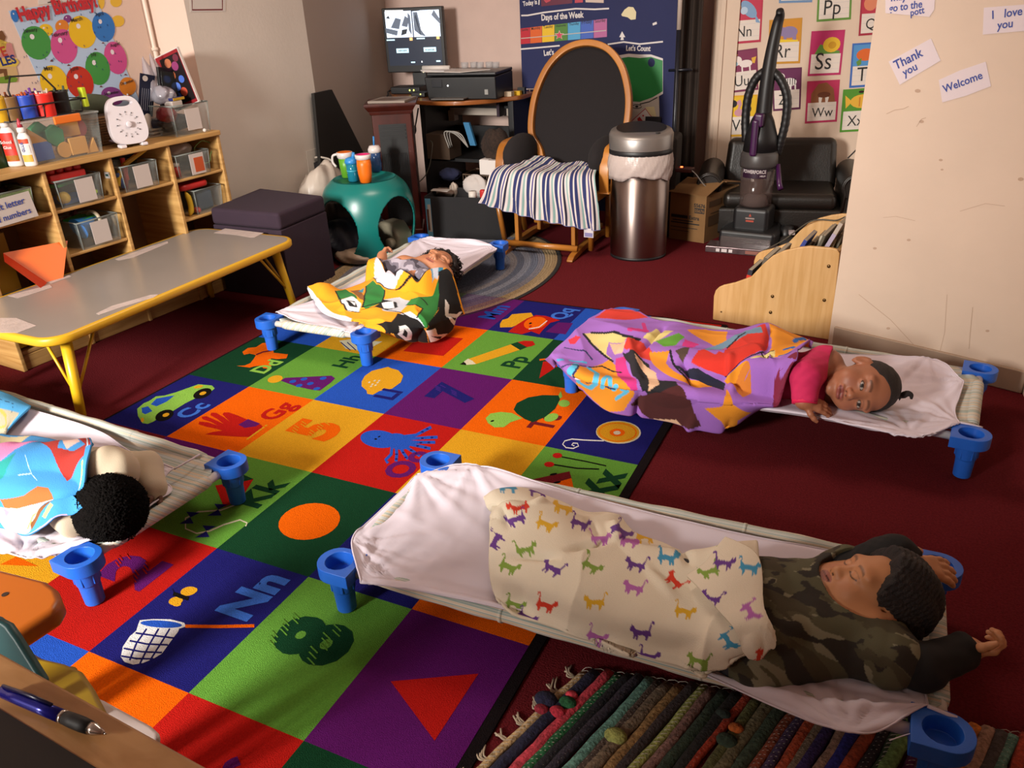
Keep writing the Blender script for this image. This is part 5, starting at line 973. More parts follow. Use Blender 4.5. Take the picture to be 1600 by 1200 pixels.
card('Ss', [(1072, 195), (1283, 185), (1253, 467), (1047, 476)], 'b02c60', 'b42c62', [('5c8a3a', [(.15, .52), (.3, .3), (.42, .34), (.5, .44), (.9, .46), (.9, .52)]), ('d8b030', E_(.64, .32, .26, .17)), ('c09020', E_(.66, .33, .12, .08))], 'alphabet card Ss with a yellow snail on magenta')
card('Ww', [(1045, 508), (1250, 497), (1230, 760), (1030, 772)], 'b03058', 'b43058', [('8a5638', [(.15, .52), (.15, .3), (.35, .08), (.6, .05), (.82, .2), (.9, .52)]), ('e0d8d0', [(.38, .4), (.5, .38), (.46, .55), (.4, .55)]), ('e0d8d0', [(.58, .38), (.7, .4), (.66, .55), (.6, .54)]), ('6a3c28', E_(.54, .34, .2, .07))], 'alphabet card Ww with a brown walrus on magenta')
card('Pp', [(1117, -150), (1330, -160), (1318, 121), (1103, 137)], '5f8a3a', '5f8a3a', [('e0d4d0', E_(.5, .3, .2, .12))], 'alphabet card Pp in a green border cut by the top edge')
card('Qq', [(1385, -60), (1595, -70), (1572, 208), (1365, 225)], '9c2c40', 'b03448', [('d08060', E_(.3, .3, .2, .16))], 'alphabet card with a red border half hidden by the cream wall')
card('Tt', [(1328, 272), (1540, 258), (1520, 535), (1307, 550)], '3a66b0', '4f8cc4', [('d0642c', E_(.42, .27, .28, .14)), ('5f8a3a', [(.15, .42), (.3, .34), (.3, .48), (.2, .52)])], 'alphabet card with a blue border half hidden by the cream wall')
card('Xx', [(1270, 560), (1480, 545), (1458, 815), (1247, 827)], '4f8a2c', '4f8a2c', [('d8a83a', E_(.6, .3, .36, .16)), ('d8a83a', [(.3, .3), (.08, .14), (.12, .45)]), ('2a1a14', E_(.55, .08, .08, .03)), ('c07a2a', [(.5, .2), (.54, .2), (.54, .42), (.5, .42)]), ('c07a2a', [(.66, .2), (.7, .2), (.7, .42), (.66, .42)])], 'alphabet card Xx with an orange fish on green')
card('Oo', [(880, -270), (1085, -280), (1076, 14), (868, 20)], '6a8ab0', '6a8ab0', [], 'alphabet card in a blue border showing only its bottom edge')
# handwritten notes on the cream wall
z3 = lambda pts: [(1200 + x / 4, y / 4) for x, y in pts]
note_m = mat('note_paper', 'd9ccd0', .8, bump=.1, bscale=80); pen_m = mat('blue_marker', '2a3f92', .6)
def note(quad, texts, lab):
    mb = MB(); plRt.sheet(mb, z3(quad), note_m); n_ = len(mb.v)
    for t, a, b in texts: plRt.text(mb, t, pen_m, z3([a])[0], z3([b])[0], .0026, .018, 1.15)
    tag(mb.build('wall_note'), lab, 'note', 'handwritten notes on the cream wall')
note([(735, -90), (1050, -90), (1040, 60), (1010, 105), (735, 82)], [('go to the', (758, 75), (965, 45)), ('pott', (893, 100), (980, 80)), ('may I', (770, 8), (900, -10))], 'white note reading go to the pott at the top of the cream wall')
note([(1350, 48), (1640, 25), (1640, 190), (1343, 216)], [('I', (1403, 118), (1412, 116)), ('love', (1478, 108), (1590, 92)), ('you', (1432, 182), (1530, 168))], 'white note reading I love you by the right edge')
note([(755, 385), (1020, 240), (1080, 378), (825, 530)], [('Thank', (800, 436), (975, 345)), ('you', (852, 478), (938, 432))], 'tilted white note reading Thank you')
note([(1068, 500), (1200, 440), (1362, 385), (1395, 538), (1240, 598), (1090, 640)], [('Welcome', (1100, 580), (1345, 488))], 'white note reading Welcome curling at its lower edge')
# ================================================================== LOW TABLE
tt = thing('activity_table', 'long low grey topped table with yellow edge and yellow legs', 'table', (-.355, .587, 0)); grey = mat('grey_laminate', '8e857d', .28, var=.03, vscale=6, spec=.5); yel = mat('yellow_enamel', 'd6a81a', .35); yeledge = mat('yellow_edge_band', 'cf9f1c', .4)
o2 = rrect(-.312, -.66, .312, .66, .085, 8); mb = MB(); mb.prism(o2, .338, .3515, grey); mb.build('table_top', tt, bevel=.002)
mb = MB(); n = len(o2); oi = rrect(-.306, -.654, .306, .654, .08, 8); oo = rrect(-.322, -.67, .322, .67, .093, 8)
ring = [(oi, .320), (oo * .5 + o2 * .5, .320), (oo, .326), (oo, .346), (o2 * .5 + oo * .5, .352), (oi, .352)]
mb.add(np.concatenate([np.c_[p, np.full(n, z_)] for p, z_ in ring]), [(k * n + i, k * n + (i + 1) % n, (k + 1) * n + (i + 1) % n, (k + 1) * n + i) for k in range(5) for i in range(n)], yeledge); plabel(mb.build('edge_band', tt, smooth=True), 'yellow rounded edge')
for sx in (-1, 1):
    for sy in (-1, 1):
        mb = MB(); f = np.array([sx * .272, sy * .612, 0.0]); g = np.array([sx * .250, sy * .565, .325]); mb.tube([f, f + (g - f) * .06, f + (g - f) * .07, g], [.012, .013, .017, .021], yel, n=14)
        h = f + (g - f) * .30; mb.tube([h, np.array([sx * .255, sy * .44, .322])], .006, yel, n=8); mb.tube([h, np.array([sx * .13, sy * .575, .322])], .006, yel, n=8); mb.build('leg', tt, smooth=True)
for i, q in enumerate(([(0, 497), (26, 497), (57, 509), (28, 520), (0, 520)], [(12, 462), (78, 445), (82, 449), (45, 461), (28, 466)], [(150, 490), (175, 478), (235, 461), (248, 460), (240, 465), (190, 480), (155, 492)], [(180, 405), (235, 385), (262, 377), (263, 380), (210, 402), (185, 407)], [(334, 364), (352, 357), (412, 364), (398, 371), (390, 371), (368, 367)], [(73, 440), (108, 430), (112, 432), (80, 443)])):
    mb = MB(); p = np.array([P(x, y, .3520) for x, y in q]); c_ = p.mean(0); mb.prism(p[::-1, :2] if np.cross(p[1] - p[0], p[2] - p[0])[2] < 0 else p[:, :2], .3520, .3526, mat('tape_paper', 'b9a9a2', .55, bump=.3, bscale=120, var=.1, vscale=30))
    tag(mb.build('tape_scrap'), ('torn tape on the table corner at the left edge', 'long torn tape along the far side of the table', 'torn white tape along the near yellow edge of the table', 'torn tape in the middle of the far side of the table', 'torn label tape on the far end of the table by the ottoman', 'short torn tape beside the orange pyramid on the table')[i], 'tape', 'tape remnants on the table')
# ================================================================== OTTOMAN
q4 = [P(326, 325, .445), P(434, 334, .445), P(507, 305, .445), P(406, 293, .445)]; c_ = np.mean(q4, 0); ang = math.atan2(*(q4[1] - q4[0])[1::-1]); wid = .5 * (np.linalg.norm(q4[1] - q4[0]) + np.linalg.norm(q4[2] - q4[3])); 
ot = thing('ottoman', 'dark purple fabric cube ottoman behind the low table', 'ottoman', (c_[0], c_[1], 0)); purp = mat('purple_upholstery', '2c1c2b', .9, bump=.3, bscale=350, var=.06, vscale=20)
hl = [(q - c_)[:2] for q in q4]; mb = MB(); b4 = [np.append(h * .992, .0) for h in hl]; m4 = [np.append(h * .992, .360) for h in hl]; mb.hexa(b4, m4, purp); mb.build('base', ot, bevel=.006)
mb = MB(); mb.hexa([np.append(h, .3605) for h in hl], [np.append(h * .99, .445) for h in hl], purp); mb.build('lid', ot, bevel=.018, seg=3)
# ================================================================== CUBBY SHELF AND WHAT STANDS IN IT
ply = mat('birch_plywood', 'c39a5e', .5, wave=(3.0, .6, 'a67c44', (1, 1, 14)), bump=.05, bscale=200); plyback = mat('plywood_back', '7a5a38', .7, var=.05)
CUBA = math.atan2(AD[1], AD[0]); A03 = np.append(A0, 0); RCUB = rotz(CUBA)
cub = thing('cubby_shelf', 'wooden cubby shelf of small compartments along the left wall', 'shelf', tuple(A03), CUBA)
D_ = 0.33
def panel(nm, c, d): mb = MB(); mb.box(c, d, ply); return mb.build(nm, cub, bevel=.004)
panel('top_panel', ((1.245 - .02) / 2, D_ / 2 - .006, .788), (1.275, D_ + .012, .024))
panel('bottom_panel', (.6125, D_ / 2, .075), (1.25, D_ - .02, .018)); panel('plinth', (.6125, .018, .033), (1.25, .018, .065)); 
for a in (-.012, .31, .622, .934, 1.24): panel('side_panel', (a, D_ / 2, .388), (.019, D_, .776))
for a0, a1, zz in ((-.003, .30, .603), (.319, .613, .603), (.319, .613, .41), (.631, .925, .603), (.943, 1.231, .603), (.943, 1.231, .41)): panel('shelf_board', ((a0 + a1) / 2, D_ / 2, zz), (a1 - a0, D_ - .012, .014))
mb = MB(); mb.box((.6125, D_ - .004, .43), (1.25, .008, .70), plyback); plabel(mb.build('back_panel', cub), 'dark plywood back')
mb = MB(); mb.flat([(.604, .0, .0), ], ply, ((0, 0, 0), (1, 0, 0), (0, 0, 1), (0, -1, 0))) if False else None
mb = MB(); mb.box((.6115, .035, .70), (.001, .035, .028), PM('paper_white', 'c9c2bc')); mb.box((.6105, .035, .70), (.001, .02, .010), PM('sticker_green', '2a4a4a')); plabel(mb.build('sticker', cub), 'small oval sticker')
def L2W(a, d, z): return A03 + RCUB @ np.array([a, d, z])
def W2L(p): return RCUB.T @ (np.asarray(p) - A03)
def cub_thing(name, lab, cat, a, d, z, rot=0, group=None): return thing(name, lab, cat, tuple(L2W(a, d, z)), CUBA + rot, group)
acr = clear('clear_acrylic', 'b4bcb8', .10); acre = mat('acrylic_edge', '737a76', .3)
labelp = PM('bin_label', 'bfb4ae', .7)
def bin_(lab, a, d, z, w_=.19, h=.135, dep=.26, rot=0.0, labc=None, tint=None, lx=0.25):
    t = cub_thing('clear_bin', lab, 'bin', a, d, z, rot, 'clear storage bins'); m_ = clear('clear_' + tint, tint, .45) if tint else acr; mb = MB()
    k = .93
    for sx in (-1, 1): mb.hexa([(sx * w_ / 2 * k - .001, -dep / 2 * k, 0), (sx * w_ / 2 * k + .001, -dep / 2 * k, 0), (sx * w_ / 2 * k + .001, dep / 2 * k, 0), (sx * w_ / 2 * k - .001, dep / 2 * k, 0)], [(sx * w_ / 2 - .001, -dep / 2, h), (sx * w_ / 2 + .001, -dep / 2, h), (sx * w_ / 2 + .001, dep / 2, h), (sx * w_ / 2 - .001, dep / 2, h)], m_)
    for sy in (-1, 1): mb.hexa([(-w_ / 2 * k, sy * dep / 2 * k - .001, 0), (w_ / 2 * k, sy * dep / 2 * k - .001, 0), (w_ / 2 * k, sy * dep / 2 * k + .001, 0), (-w_ / 2 * k, sy * dep / 2 * k + .001, 0)], [(-w_ / 2, sy * dep / 2 - .001, h), (w_ / 2, sy * dep / 2 - .001, h), (w_ / 2, sy * dep / 2 + .001, h), (-w_ / 2, sy * dep / 2 + .001, h)], m_)
    mb.box((0, 0, .002), (w_ * k, dep * k, .003), m_); mb.build('box_wall', t)
    mb = MB(); mb.tube([(-w_ / 2, -dep / 2, h), (w_ / 2, -dep / 2, h), (w_ / 2, dep / 2, h), (-w_ / 2, dep / 2, h)], .0035, acre, n=6, closed=True)
    for sx in (-1, 1): mb.tube([(sx * w_ / 2 * k, -dep / 2 * k - .001, .003), (sx * w_ / 2, -dep / 2 - .001, h)], .0016, acre, n=6)
    mb.build('rim', t, smooth=True)
    if labc is not None:
        mb = MB(); mb.box((w_ * lx - .02, -dep / 2 * .97 - .004, h * .5), (.085, .002, .098), labelp)
        if labc: mb.box((w_ * lx - .012, -dep / 2 * .97 - .0055, h * .46), (.055, .001, .068), PM('lab_' + labc, labc))
        o = mb.build('label_card', t); plabel(o, 'paper label')
    return t
bin_('clear bin holding the red knobbed tray, with a white label', .45, .10, .611, .21, .115, .2, labc='', lx=.2)
bin_('clear bin with a blue cone and a white label on the middle shelf', .485, .10, .418, .20, .12, .2, labc='', lx=.12)
bin_('clear bin of red and yellow sticks in the third column of the shelf', .755, .10, .611, .19, .115, .2, labc='', lx=.15)
bin_('clear bin with an orange picture label in the top right compartment', 1.06, .10, .611, .20, .11, .2, labc='b5502a', lx=.2)
bin_('clear bin under the red tray in the right column', 1.115, .12, .418, .17, .12, .22)
bin_('green tinted bin behind the handwritten sign at the left edge', .115, .11, .611, .26, .115, .2, tint='8fa070')
bin_('low bin under the orange pyramid at the left of the shelf', .17, .12, .085, .27, .19, .2)
bin_('clear bin of craft supplies heaped up on the right end of the shelf top', 1.115, .155, .801, .215, .14, .29, labc='', lx=.12)
def cm(n, c, r=.45): return mat('toy_' + n, c, r)
def solo(mb, name, lab, cat, group=None, **k): return tag(mb.build(name, **k), lab, cat, group)
def ballT(name, lab, cat, a, d, z, r, m, group=None): mb = MB(); mb.ball((0, 0, 0), r, m); o = mb.build(name, smooth=True, loc=tuple(L2W(a, d, z))); return tag(o, lab, cat, group)
# second column, top: red knobbed tray, yellow ball, green plate
t = cub_thing('red_tray', 'red knobbed plastic tray on top of a clear bin', 'toy', .425, .08, .722)
mb = MB(); mb.box((0, 0, .012), (.165, .12, .035), cm('red', 'b01f1c')); mb.build('tray', t, bevel=.006)
for i in range(4): mb = MB(); mb.ball((-.06 + i * .04, -.03, .042), .021, cm('red', 'b01f1c')); mb.build('knob', t, smooth=True)
ballT('toy_ball', 'yellow ball at the bottom of a clear bin', 'ball', .395, .05, .645, .027, cm('yellow', 'd8b81c')); ballT('toy_ball', 'small lime ball behind the label of a clear bin', 'ball', .545, .05, .640, .010, cm('lime', '9ac02c'))
mb = MB(); mb.box((0, 0, 0), (.10, .12, .012), cm('green', '2a8a3a'), rotz(.3)); o = solo(mb, 'toy_plate', 'green plastic plate under the red knobbed tray', 'toy', loc=tuple(L2W(.41, .10, .70)))
mb = MB(); mb.box((0, 0, 0), (.12, .14, .02), cm('blue', '1f4fae')); solo(mb, 'toy_brick', 'blue brick at the bottom of the bin below the yellow ball', 'toy', loc=tuple(L2W(.45, .10, .628)))
# second column, middle
mb = MB(); mb.lathe([(.05, 0), (.045, .01), (.002, .11)], cm('skyblue', '2f7fd0'), R=rotz(0) @ np.array([[1, 0, 0], [0, .3, -.95], [0, .95, .3]]).T); solo(mb, 'toy_cone', 'blue cone leaning in the bin on the middle shelf', 'toy', loc=tuple(L2W(.425, .06, .50)), smooth=False)
mb = MB(); mb.box((0, 0, 0), (.10, .10, .015), cm('green2', '2fa04a'), rotz(.2)); solo(mb, 'toy_plate', 'green toy plate across the bin on the middle shelf', 'toy', loc=tuple(L2W(.47, .10, .532)), bevel=.004)
mb = MB(); rs = np.random.RandomState(2)
mb.tube(rs.randn(16, 3) * .022, .004, cm('dullpink', '6a3038'), n=6); solo(mb, 'bead_string', 'tangle of dull red beads behind the green plate', 'beads', loc=tuple(L2W(.49, .17, .53)), smooth=True)
mb = MB(); mb.tube([( .04 * math.cos(t_), 0, .04 * math.sin(t_)) for t_ in np.linspace(0, 6.28, 20)], .008, cm('bone', 'b0a48c'), n=8, closed=True); solo(mb, 'toy_ring', 'beige ring sticking out of the bin on the middle shelf', 'toy', loc=tuple(L2W(.515, .07, .515)), smooth=True)
# second column, bottom: dark clutter
mb = MB(); mb.box((0, 0, .05), (.26, .2, .10), cm('darkbin', '1c1614')); solo(mb, 'dark_bin', 'dark bin on the bottom shelf behind the table', 'bin', loc=tuple(L2W(.465, .13, .086)), rot=CUBA, bevel=.006)
mb = MB(); V = rs.randn(14, 3) * np.array([.09, .05, .012]); mb.tube(V, .008, cm('shell', '7a5a48'), n=6); solo(mb, 'odds_and_ends', 'brown odds and ends heaped in the dark bottom bin', 'clutter', loc=tuple(L2W(.465, .10, .215)), smooth=True)
# third column, top
mb = MB(); mb.prism(rrect(-.12, -.09, .12, .09, .05), -.006, .006, cm('slate', '16202c'), ((0, 0, 0), (1, 0, 0), (0, 0, 1), (0, -1, 0))); solo(mb, 'slate_board', 'dark rounded slate standing behind the bin of sticks', 'board', loc=tuple(L2W(.81, .25, .70)), rot=CUBA)
for i, (a, z, c, n, ln, tilt) in enumerate(((.73, .66, 'a5231c', 'red', .12, .3), (.70, .655, '2f5fae', 'blue', .07, -.2), (.695, .665, 'd0a81c', 'yellow', .07, .5), (.78, .735, 'b05a24', 'orange', .14, 1.2), (.80, .742, 'c89a2c', 'ochre', .15, 1.25), (.735, .70, 'b8281c', 'scarlet', .10, .1), (.845, .655, '1f6a3a', 'green', .06, .2))):
    mb = MB(); e = np.array([math.sin(tilt), .1, math.cos(tilt)]) * ln / 2; mb.tube([-e, e], .011, cm('stick_' + n, c), n=8); solo(mb, 'toy_stick', n + ' toy stick in the third column bin', 'toy', 'toy sticks', loc=tuple(L2W(a, .08, z)), rot=CUBA)
# right column
def crumple(name, lab, cat, c, r, m, seed, flat=.7, n=26, k=16, amp=.22):
    mb = MB(); mb.ball((0, 0, 0), 1.0, m, n, k); V = mb.v[0]; q = V * 2.2; h = 1 + amp * (1 - 2 * np.abs(noise2(q[:, 0] * 1.6 + q[:, 2], q[:, 1] * 1.6 - q[:, 2] * .8, seed, 3))); mb.v[0] = V * h[:, None] * np.asarray(r); mb.v[0][:, 2] *= flat
    o = mb.build(name, smooth=True, loc=tuple(c)); return tag(o, lab, cat)
crumple('crumpled_bag', 'crumpled grey plastic bag in the top right compartment', 'bag', L2W(1.05, .13, .735), (.095, .08, .06), mat('grey_film', '8d8078', .3, spec=.6), 3)
mb = MB(); mb.lathe([(.018, 0), (.018, .05)], cm('red', 'b01f1c')); mb.lathe([(.019, .05), (.019, .065)], PM('paper_white', 'c9c2bc')); solo(mb, 'small_jar', 'small red jar with a white cap in the top right bin', 'jar', loc=tuple(L2W(.985, .045, .616)), smooth=True)
mb = MB(); mb.tube([(.05 * math.cos(t_) * (1 + .3 * math.sin(3 * t_)), 0, .055 * math.sin(t_)) for t_ in np.linspace(0, 12.5, 50)], .0025, cm('wiregreen', '6a8a4a'), n=5); solo(mb, 'wire_coil', 'thin green wire looped at the right end of the top compartment', 'wire', loc=tuple(L2W(1.185, .06, .70)), rot=CUBA, smooth=True)
mb = MB(); mb.prism(rrect(-.085, -.09, .085, .09, .03), 0, .03, cm('red', 'b01f1c')); solo(mb, 'toy_bowl', 'red toy tray lying across the bin in the right column', 'toy', loc=tuple(L2W(1.06, .11, .545)), rot=CUBA, bevel=.01)
mb = MB(); mb.tube(crom([(0, 0, .06), (.012, 0, .02), (.012, 0, -.03), (-.004, 0, -.06)], 10), np.interp(np.linspace(0, 1, 10), [0, .2, .8, 1], [.004, .014, .014, .004]), cm('banana', 'd8b42a'), n=8); solo(mb, 'toy_banana', 'yellow toy banana standing in the right column', 'toy', loc=tuple(L2W(1.005, .04, .48)), rot=CUBA, smooth=True)
mb = MB(); mb.box((0, 0, .045), (.10, .12, .09), cm('denim', '24405f')); solo(mb, 'toy_block', 'dark blue block inside the right column bin', 'toy', loc=tuple(L2W(1.13, .12, .423)), rot=CUBA, bevel=.01)
mb = MB(); mb.ball((0, 0, 0), (.024, .018, .016), cm('red', 'b01f1c')); solo(mb, 'toy_strawberry', 'small red toy at the foot of the toy banana', 'toy', loc=tuple(L2W(1.055, .045, .436)), smooth=True)
# left column
mb = MB(); q = [(-.16, 0, .045), (.088, 0, .055), (.098, 0, -.05), (-.16, 0, -.06)]; mb.prism([(p[0], p[2]) for p in q], 0, .0015, labelp, ((0, 0, 0), (1, 0, 0), (0, 0, 1), (0, -1, 0)))
mb.text('ft letter', pen_m, ((-.05, 0, .006), (.99, 0, .06), (-.06, 0, .99), (0, -1, 0)), .036, .014, 'LEFT', .003); mb.text('nd numbers', pen_m, ((-.088, 0, -.040), (.99, 0, .06), (-.06, 0, .99), (0, -1, 0)), .034, .014, 'LEFT', .003); mb.text('le', pen_m, ((-.10, 0, .003), (.99, 0, .06), (-.06, 0, .99), (0, -1, 0)), .036, .014, 'LEFT', .003)
solo(mb, 'shelf_sign', 'handwritten white sign about letters and numbers on the green bin', 'sign', loc=tuple(L2W(.135, -.006, .662)), rot=CUBA)
mb = MB(); mb.ball((0, 0, 0), (.05, .04, .02), cm('ochre2', 'a8782a')); solo(mb, 'toy_disc', 'ochre toy inside the green bin at the left edge', 'toy', loc=tuple(L2W(.1, .07, .635)), smooth=True)
mb = MB(); mb.box((0, 0, .17), (.20, .1, .34), cm('mustard', 'a8841a')); solo(mb, 'yellow_box', 'mustard yellow box behind the orange pyramid', 'box', loc=tuple(L2W(.09, .27, .19)), rot=CUBA)
crumple('red_mesh_bag', 'dull red net bag in the corner of the top left compartment', 'bag', L2W(.265, .2, .665), (.035, .08, .07), cm('netred', '4a1c1e'), 8)
mb = MB(); V_ = np.array([(-.125, 0, .04), (-.06, -.10, -.09), (.0, -.07, -.105), (-.09, .06, .055), (.13, .02, .045), (-.02, .10, -.02)]); og1, og2 = cm('pyr_red', 'd23a1a'), cm('pyr_orange', 'e0651c')
mb.add(V_, [(0, 1, 2, 3)], og1); mb.add(V_, [(3, 2, 4)], og2); mb.add(V_, [(4, 2, 5), (3, 4, 5), (0, 3, 5), (0, 5, 1), (1, 5, 2)], og1); solo(mb, 'pyramid_toy', 'orange and red pyramid standing in the low bin at the left', 'toy', loc=tuple(L2W(.185, -.01, .425)), rot=CUBA); COL.objects['pyramid_toy'].scale = (1.15, 1.15, 1.15)
crumple('dark_bag', 'dark bundle beside the orange pyramid', 'bag', L2W(.255, .12, .335), (.045, .07, .07), cm('darkcloth', '17141a'), 5)
mb = MB(); mb.ball((0, 0, 0), (.05, .03, .02), cm('purple', '4a3a8a')); solo(mb, 'toy_disc', 'purple toy under the orange pyramid', 'toy', loc=tuple(L2W(.17, .05, .26)), smooth=True)
mb = MB(); mb.box((0, 0, 0), (.06, .1, .09), cm('yellow', 'd8b81c')); solo(mb, 'toy_block', 'yellow block low on the left bottom shelf', 'toy', loc=tuple(L2W(.05, .06, .135)), bevel=.008)
# ---------------- on top of the shelf
def onT(px, py, z=.801): return P(px, py, z)
def glue(lab, p, h, capc, labels, w_=.034):
    t = thing('glue_bottle', lab, 'bottle', tuple(p), CUBA + math.radians(-90) + .55, 'white glue bottles'); wm = mat('bottle_white', 'd5cdc8', .4); s_ = h / .2
    mb = MB(); mb.lathe([(w_ * .92, 0), (w_, .006), (w_ * 1.0, .10 * s_), (w_ * .95, .125 * s_), (w_ * .55, .142 * s_), (.012, .146 * s_)], wm, sy=.62, n=28); mb.build('body', t, smooth=True)
    mb = MB(); mb.lathe([(.0155, .145 * s_), (.0165, .148 * s_), (.016, .162 * s_), (.012, .166 * s_)], wm, n=18); mb.build('collar', t, smooth=True)
    mb = MB(); mb.lathe([(.011, .165 * s_), (.009, .182 * s_), (.004, .2 * s_), (.003, .203 * s_)], cm('cap' + capc, capc), n=16); mb.build('cap', t, smooth=True)
    for i, (z0, z1, c) in enumerate(labels):
        mb = MB(); aa = np.linspace(-2.4, -.74, 14); V = [(w_ * 1.015 * math.cos(a), w_ * .63 * math.sin(a) - .0012, z * s_) for z in (z0, z1) for a in aa]; mb.add(V, [(k, k + 1, 15 + k, 14 + k) for k in range(13)], cm('lab' + c, c)); mb.build('label_band', t, smooth=True)
    return t
g1 = glue('larger white glue bottle with a yellow cap and red label at the left', onT(27, 259), .215, 'd8a81c', ((.02, .125, 'c02a1c'), (.022, .042, 'cc9a2a')))
mb = MB(); mb.text('School', PM('paper_white', 'c9c2bc'), ((-.003, -.0237, .093), (1, 0, 0), (0, 0, 1), (0, -1, 0)), .017, .02, lift=.001); mb.text('Glue', PM('paper_white', 'c9c2bc'), ((-.003, -.0237, .072), (1, 0, 0), (0, 0, 1), (0, -1, 0)), .017, .02, lift=.001); mb.build('lettering', g1)
g2 = glue('smaller white glue bottle with a red cap next to the larger one', onT(50, 259), .185, 'a82438', ((.098, .118, 'c0401c'), (.02, .05, 'd09a3a'), (.056, .092, 'c8c0bc')), .026)
mb = MB(); mb.text('GLUE', PM('label_blue', '2a4a8a'), ((0, -.0185, .058), (0, 0, 1), (-1, 0, 0), (0, -1, 0)), .016, .02, 'LEFT', lift=.001); mb.build('lettering', g2)
mb = MB(); mb.lathe([(.075, 0), (.08, .16), (.078, .165)], cm('dkgreen', '1c4a2a'), n=26); solo(mb, 'green_tub', 'dark green tub cut by the left edge beside the glue', 'tub', loc=tuple(onT(-16, 262)), smooth=True)
# box of blocks
bx = W2L(onT(110, 247)); t = cub_thing('block_box', 'clear lidded box of coloured wooden blocks with an orange latch', 'box', bx[0], bx[1] + .07, .801)
w_, h_, dp = .335, .165, .17; mb = MB()
for sx in (-1, 1): mb.hexa([(sx * w_ / 2 * .9, -dp / 2 * .9, 0), (sx * w_ / 2 * .9 + .002, -dp / 2 * .9, 0), (sx * w_ / 2 * .9 + .002, dp / 2 * .9, 0), (sx * w_ / 2 * .9, dp / 2 * .9, 0)], [(sx * w_ / 2, -dp / 2, h_), (sx * w_ / 2 + .002, -dp / 2, h_), (sx * w_ / 2 + .002, dp / 2, h_), (sx * w_ / 2, dp / 2, h_)], acr)
for sy in (-1, 1): mb.hexa([(-w_ / 2 * .9, sy * dp / 2 * .9, 0), (w_ / 2 * .9, sy * dp / 2 * .9, 0), (w_ / 2 * .9, sy * dp / 2 * .9 + .002, 0), (-w_ / 2 * .9, sy * dp / 2 * .9 + .002, 0)], [(-w_ / 2, sy * dp / 2, h_), (w_ / 2, sy * dp / 2, h_), (w_ / 2, sy * dp / 2 + .002, h_), (-w_ / 2, sy * dp / 2 + .002, h_)], acr)
mb.box((0, 0, .002), (w_ * .88, dp * .88, .003), acr); mb.build('box_wall', t)
mb = MB(); mb.box((0, 0, h_ + .004), (w_ + .012, dp + .012, .008), clear('clear_lid', 'b8bcb8', .35)); mb.build('lid', t, bevel=.003)
mb = MB(); mb.box((.02, -dp / 2 - .008, h_ - .005), (.12, .012, .032), cm('latch_orange', 'e0701c')); mb.build('latch', t, bevel=.004)
bo = np.array(t.location)
def blk(lab, x, y, z, poly, dpt, m): mb = MB(); mb.prism(poly, -dpt / 2, dpt / 2, m, ((0, 0, 0), (1, 0, 0), (0, 0, 1), (0, -1, 0))); o = mb.build('wooden_block', bevel=.003, loc=tuple(L2W(bx[0] + x, bx[1] + .07 + y, .801 + z)), rot=CUBA); tag(o, lab, 'block', 'blocks in the clear box')
wood = cm('wood', 'c8944a', .6); rg = lambda a, r, n, r0=0: [(r * math.cos(r0 + 6.283 * i / n), r * math.sin(r0 + 6.283 * i / n)) for i in range(n)]
blk('blue square block in the clear box', -.095, -.04, .045, [(-.04, -.038), (.04, -.038), (.04, .038), (-.04, .038)], .03, cm('blockblue', '4a6fc0', .6)); blk('green hexagonal block in front in the clear box', -.03, -.045, .098, rg(0, .045, 6, .4), .025, cm('blockgreen', '2a7a4a', .6)); blk('green block behind the hexagon in the clear box', -.07, -.01, .118, rg(0, .042, 5, .2), .03, cm('blockgreen', '2a7a4a', .6))
blk('tan triangle block on the blue square', -.108, -.045, .098, [(-.045, -.018), (.045, -.018), (-.03, .045)], .02, wood); blk('upper tan square block in the clear box', .055, -.02, .115, [(-.045, -.035), (.045, -.035), (.045, .035), (-.045, .035)], .03, wood); blk('lower tan square block with a dark spot in the clear box', .06, -.05, .042, [(-.04, -.035), (.04, -.035), (.04, .035), (-.04, .035)], .025, wood); blk('tan round block in the clear box', -.005, -.05, .035, rg(0, .033, 18), .02, wood); blk('small tan triangle at the right of the clear box', .118, -.05, .03, [(-.03, -.028), (.03, -.028), (.02, .035)], .02, wood); blk('dull red round block in the clear box', .105, .0, .105, rg(0, .04, 16), .04, cm('blockred', 'a0404a', .6)); blk('grey green block at the left of the clear box', -.13, .03, .07, rg(0, .04, 8), .03, cm('blockgrey', '5a7a68', .6))
# wire caddy with paint cups, standing on the box
ca = cub_thing('cup_caddy', 'black wire caddy of paint cups on top of the block box', 'caddy', bx[0] - .035, bx[1] + .075, .9748); wire = mat('black_wire', '120f10', .5)
mb = MB(); mb.tube([(-.23, -.085, .055), (.17, -.085, .055), (.17, .085, .055), (-.23, .085, .055)], .0035, wire, n=6, closed=True); mb.tube([(-.17, -.07, .004), (.15, -.07, .004), (.15, .07, .004), (-.17, .07, .004)], .0035, wire, n=6, closed=True)
for x, y in ((-.17, -.08), (.15, -.08), (-.17, .08), (.15, .08), (-.02, -.08), (-.02, .08)): mb.tube([(x, y, .055), (x, y * .9, .004)], .003, wire, n=6)
mb.build('frame', ca, smooth=True); mb = MB(); mb.tube([(-.09, 0, .05), (-.10, 0, .115), (-.075, 0, .165), (.055, 0, .16), (.10, 0, .10), (.10, 0, .05)], .004, wire, n=6); mb.build('handle', ca, smooth=True)
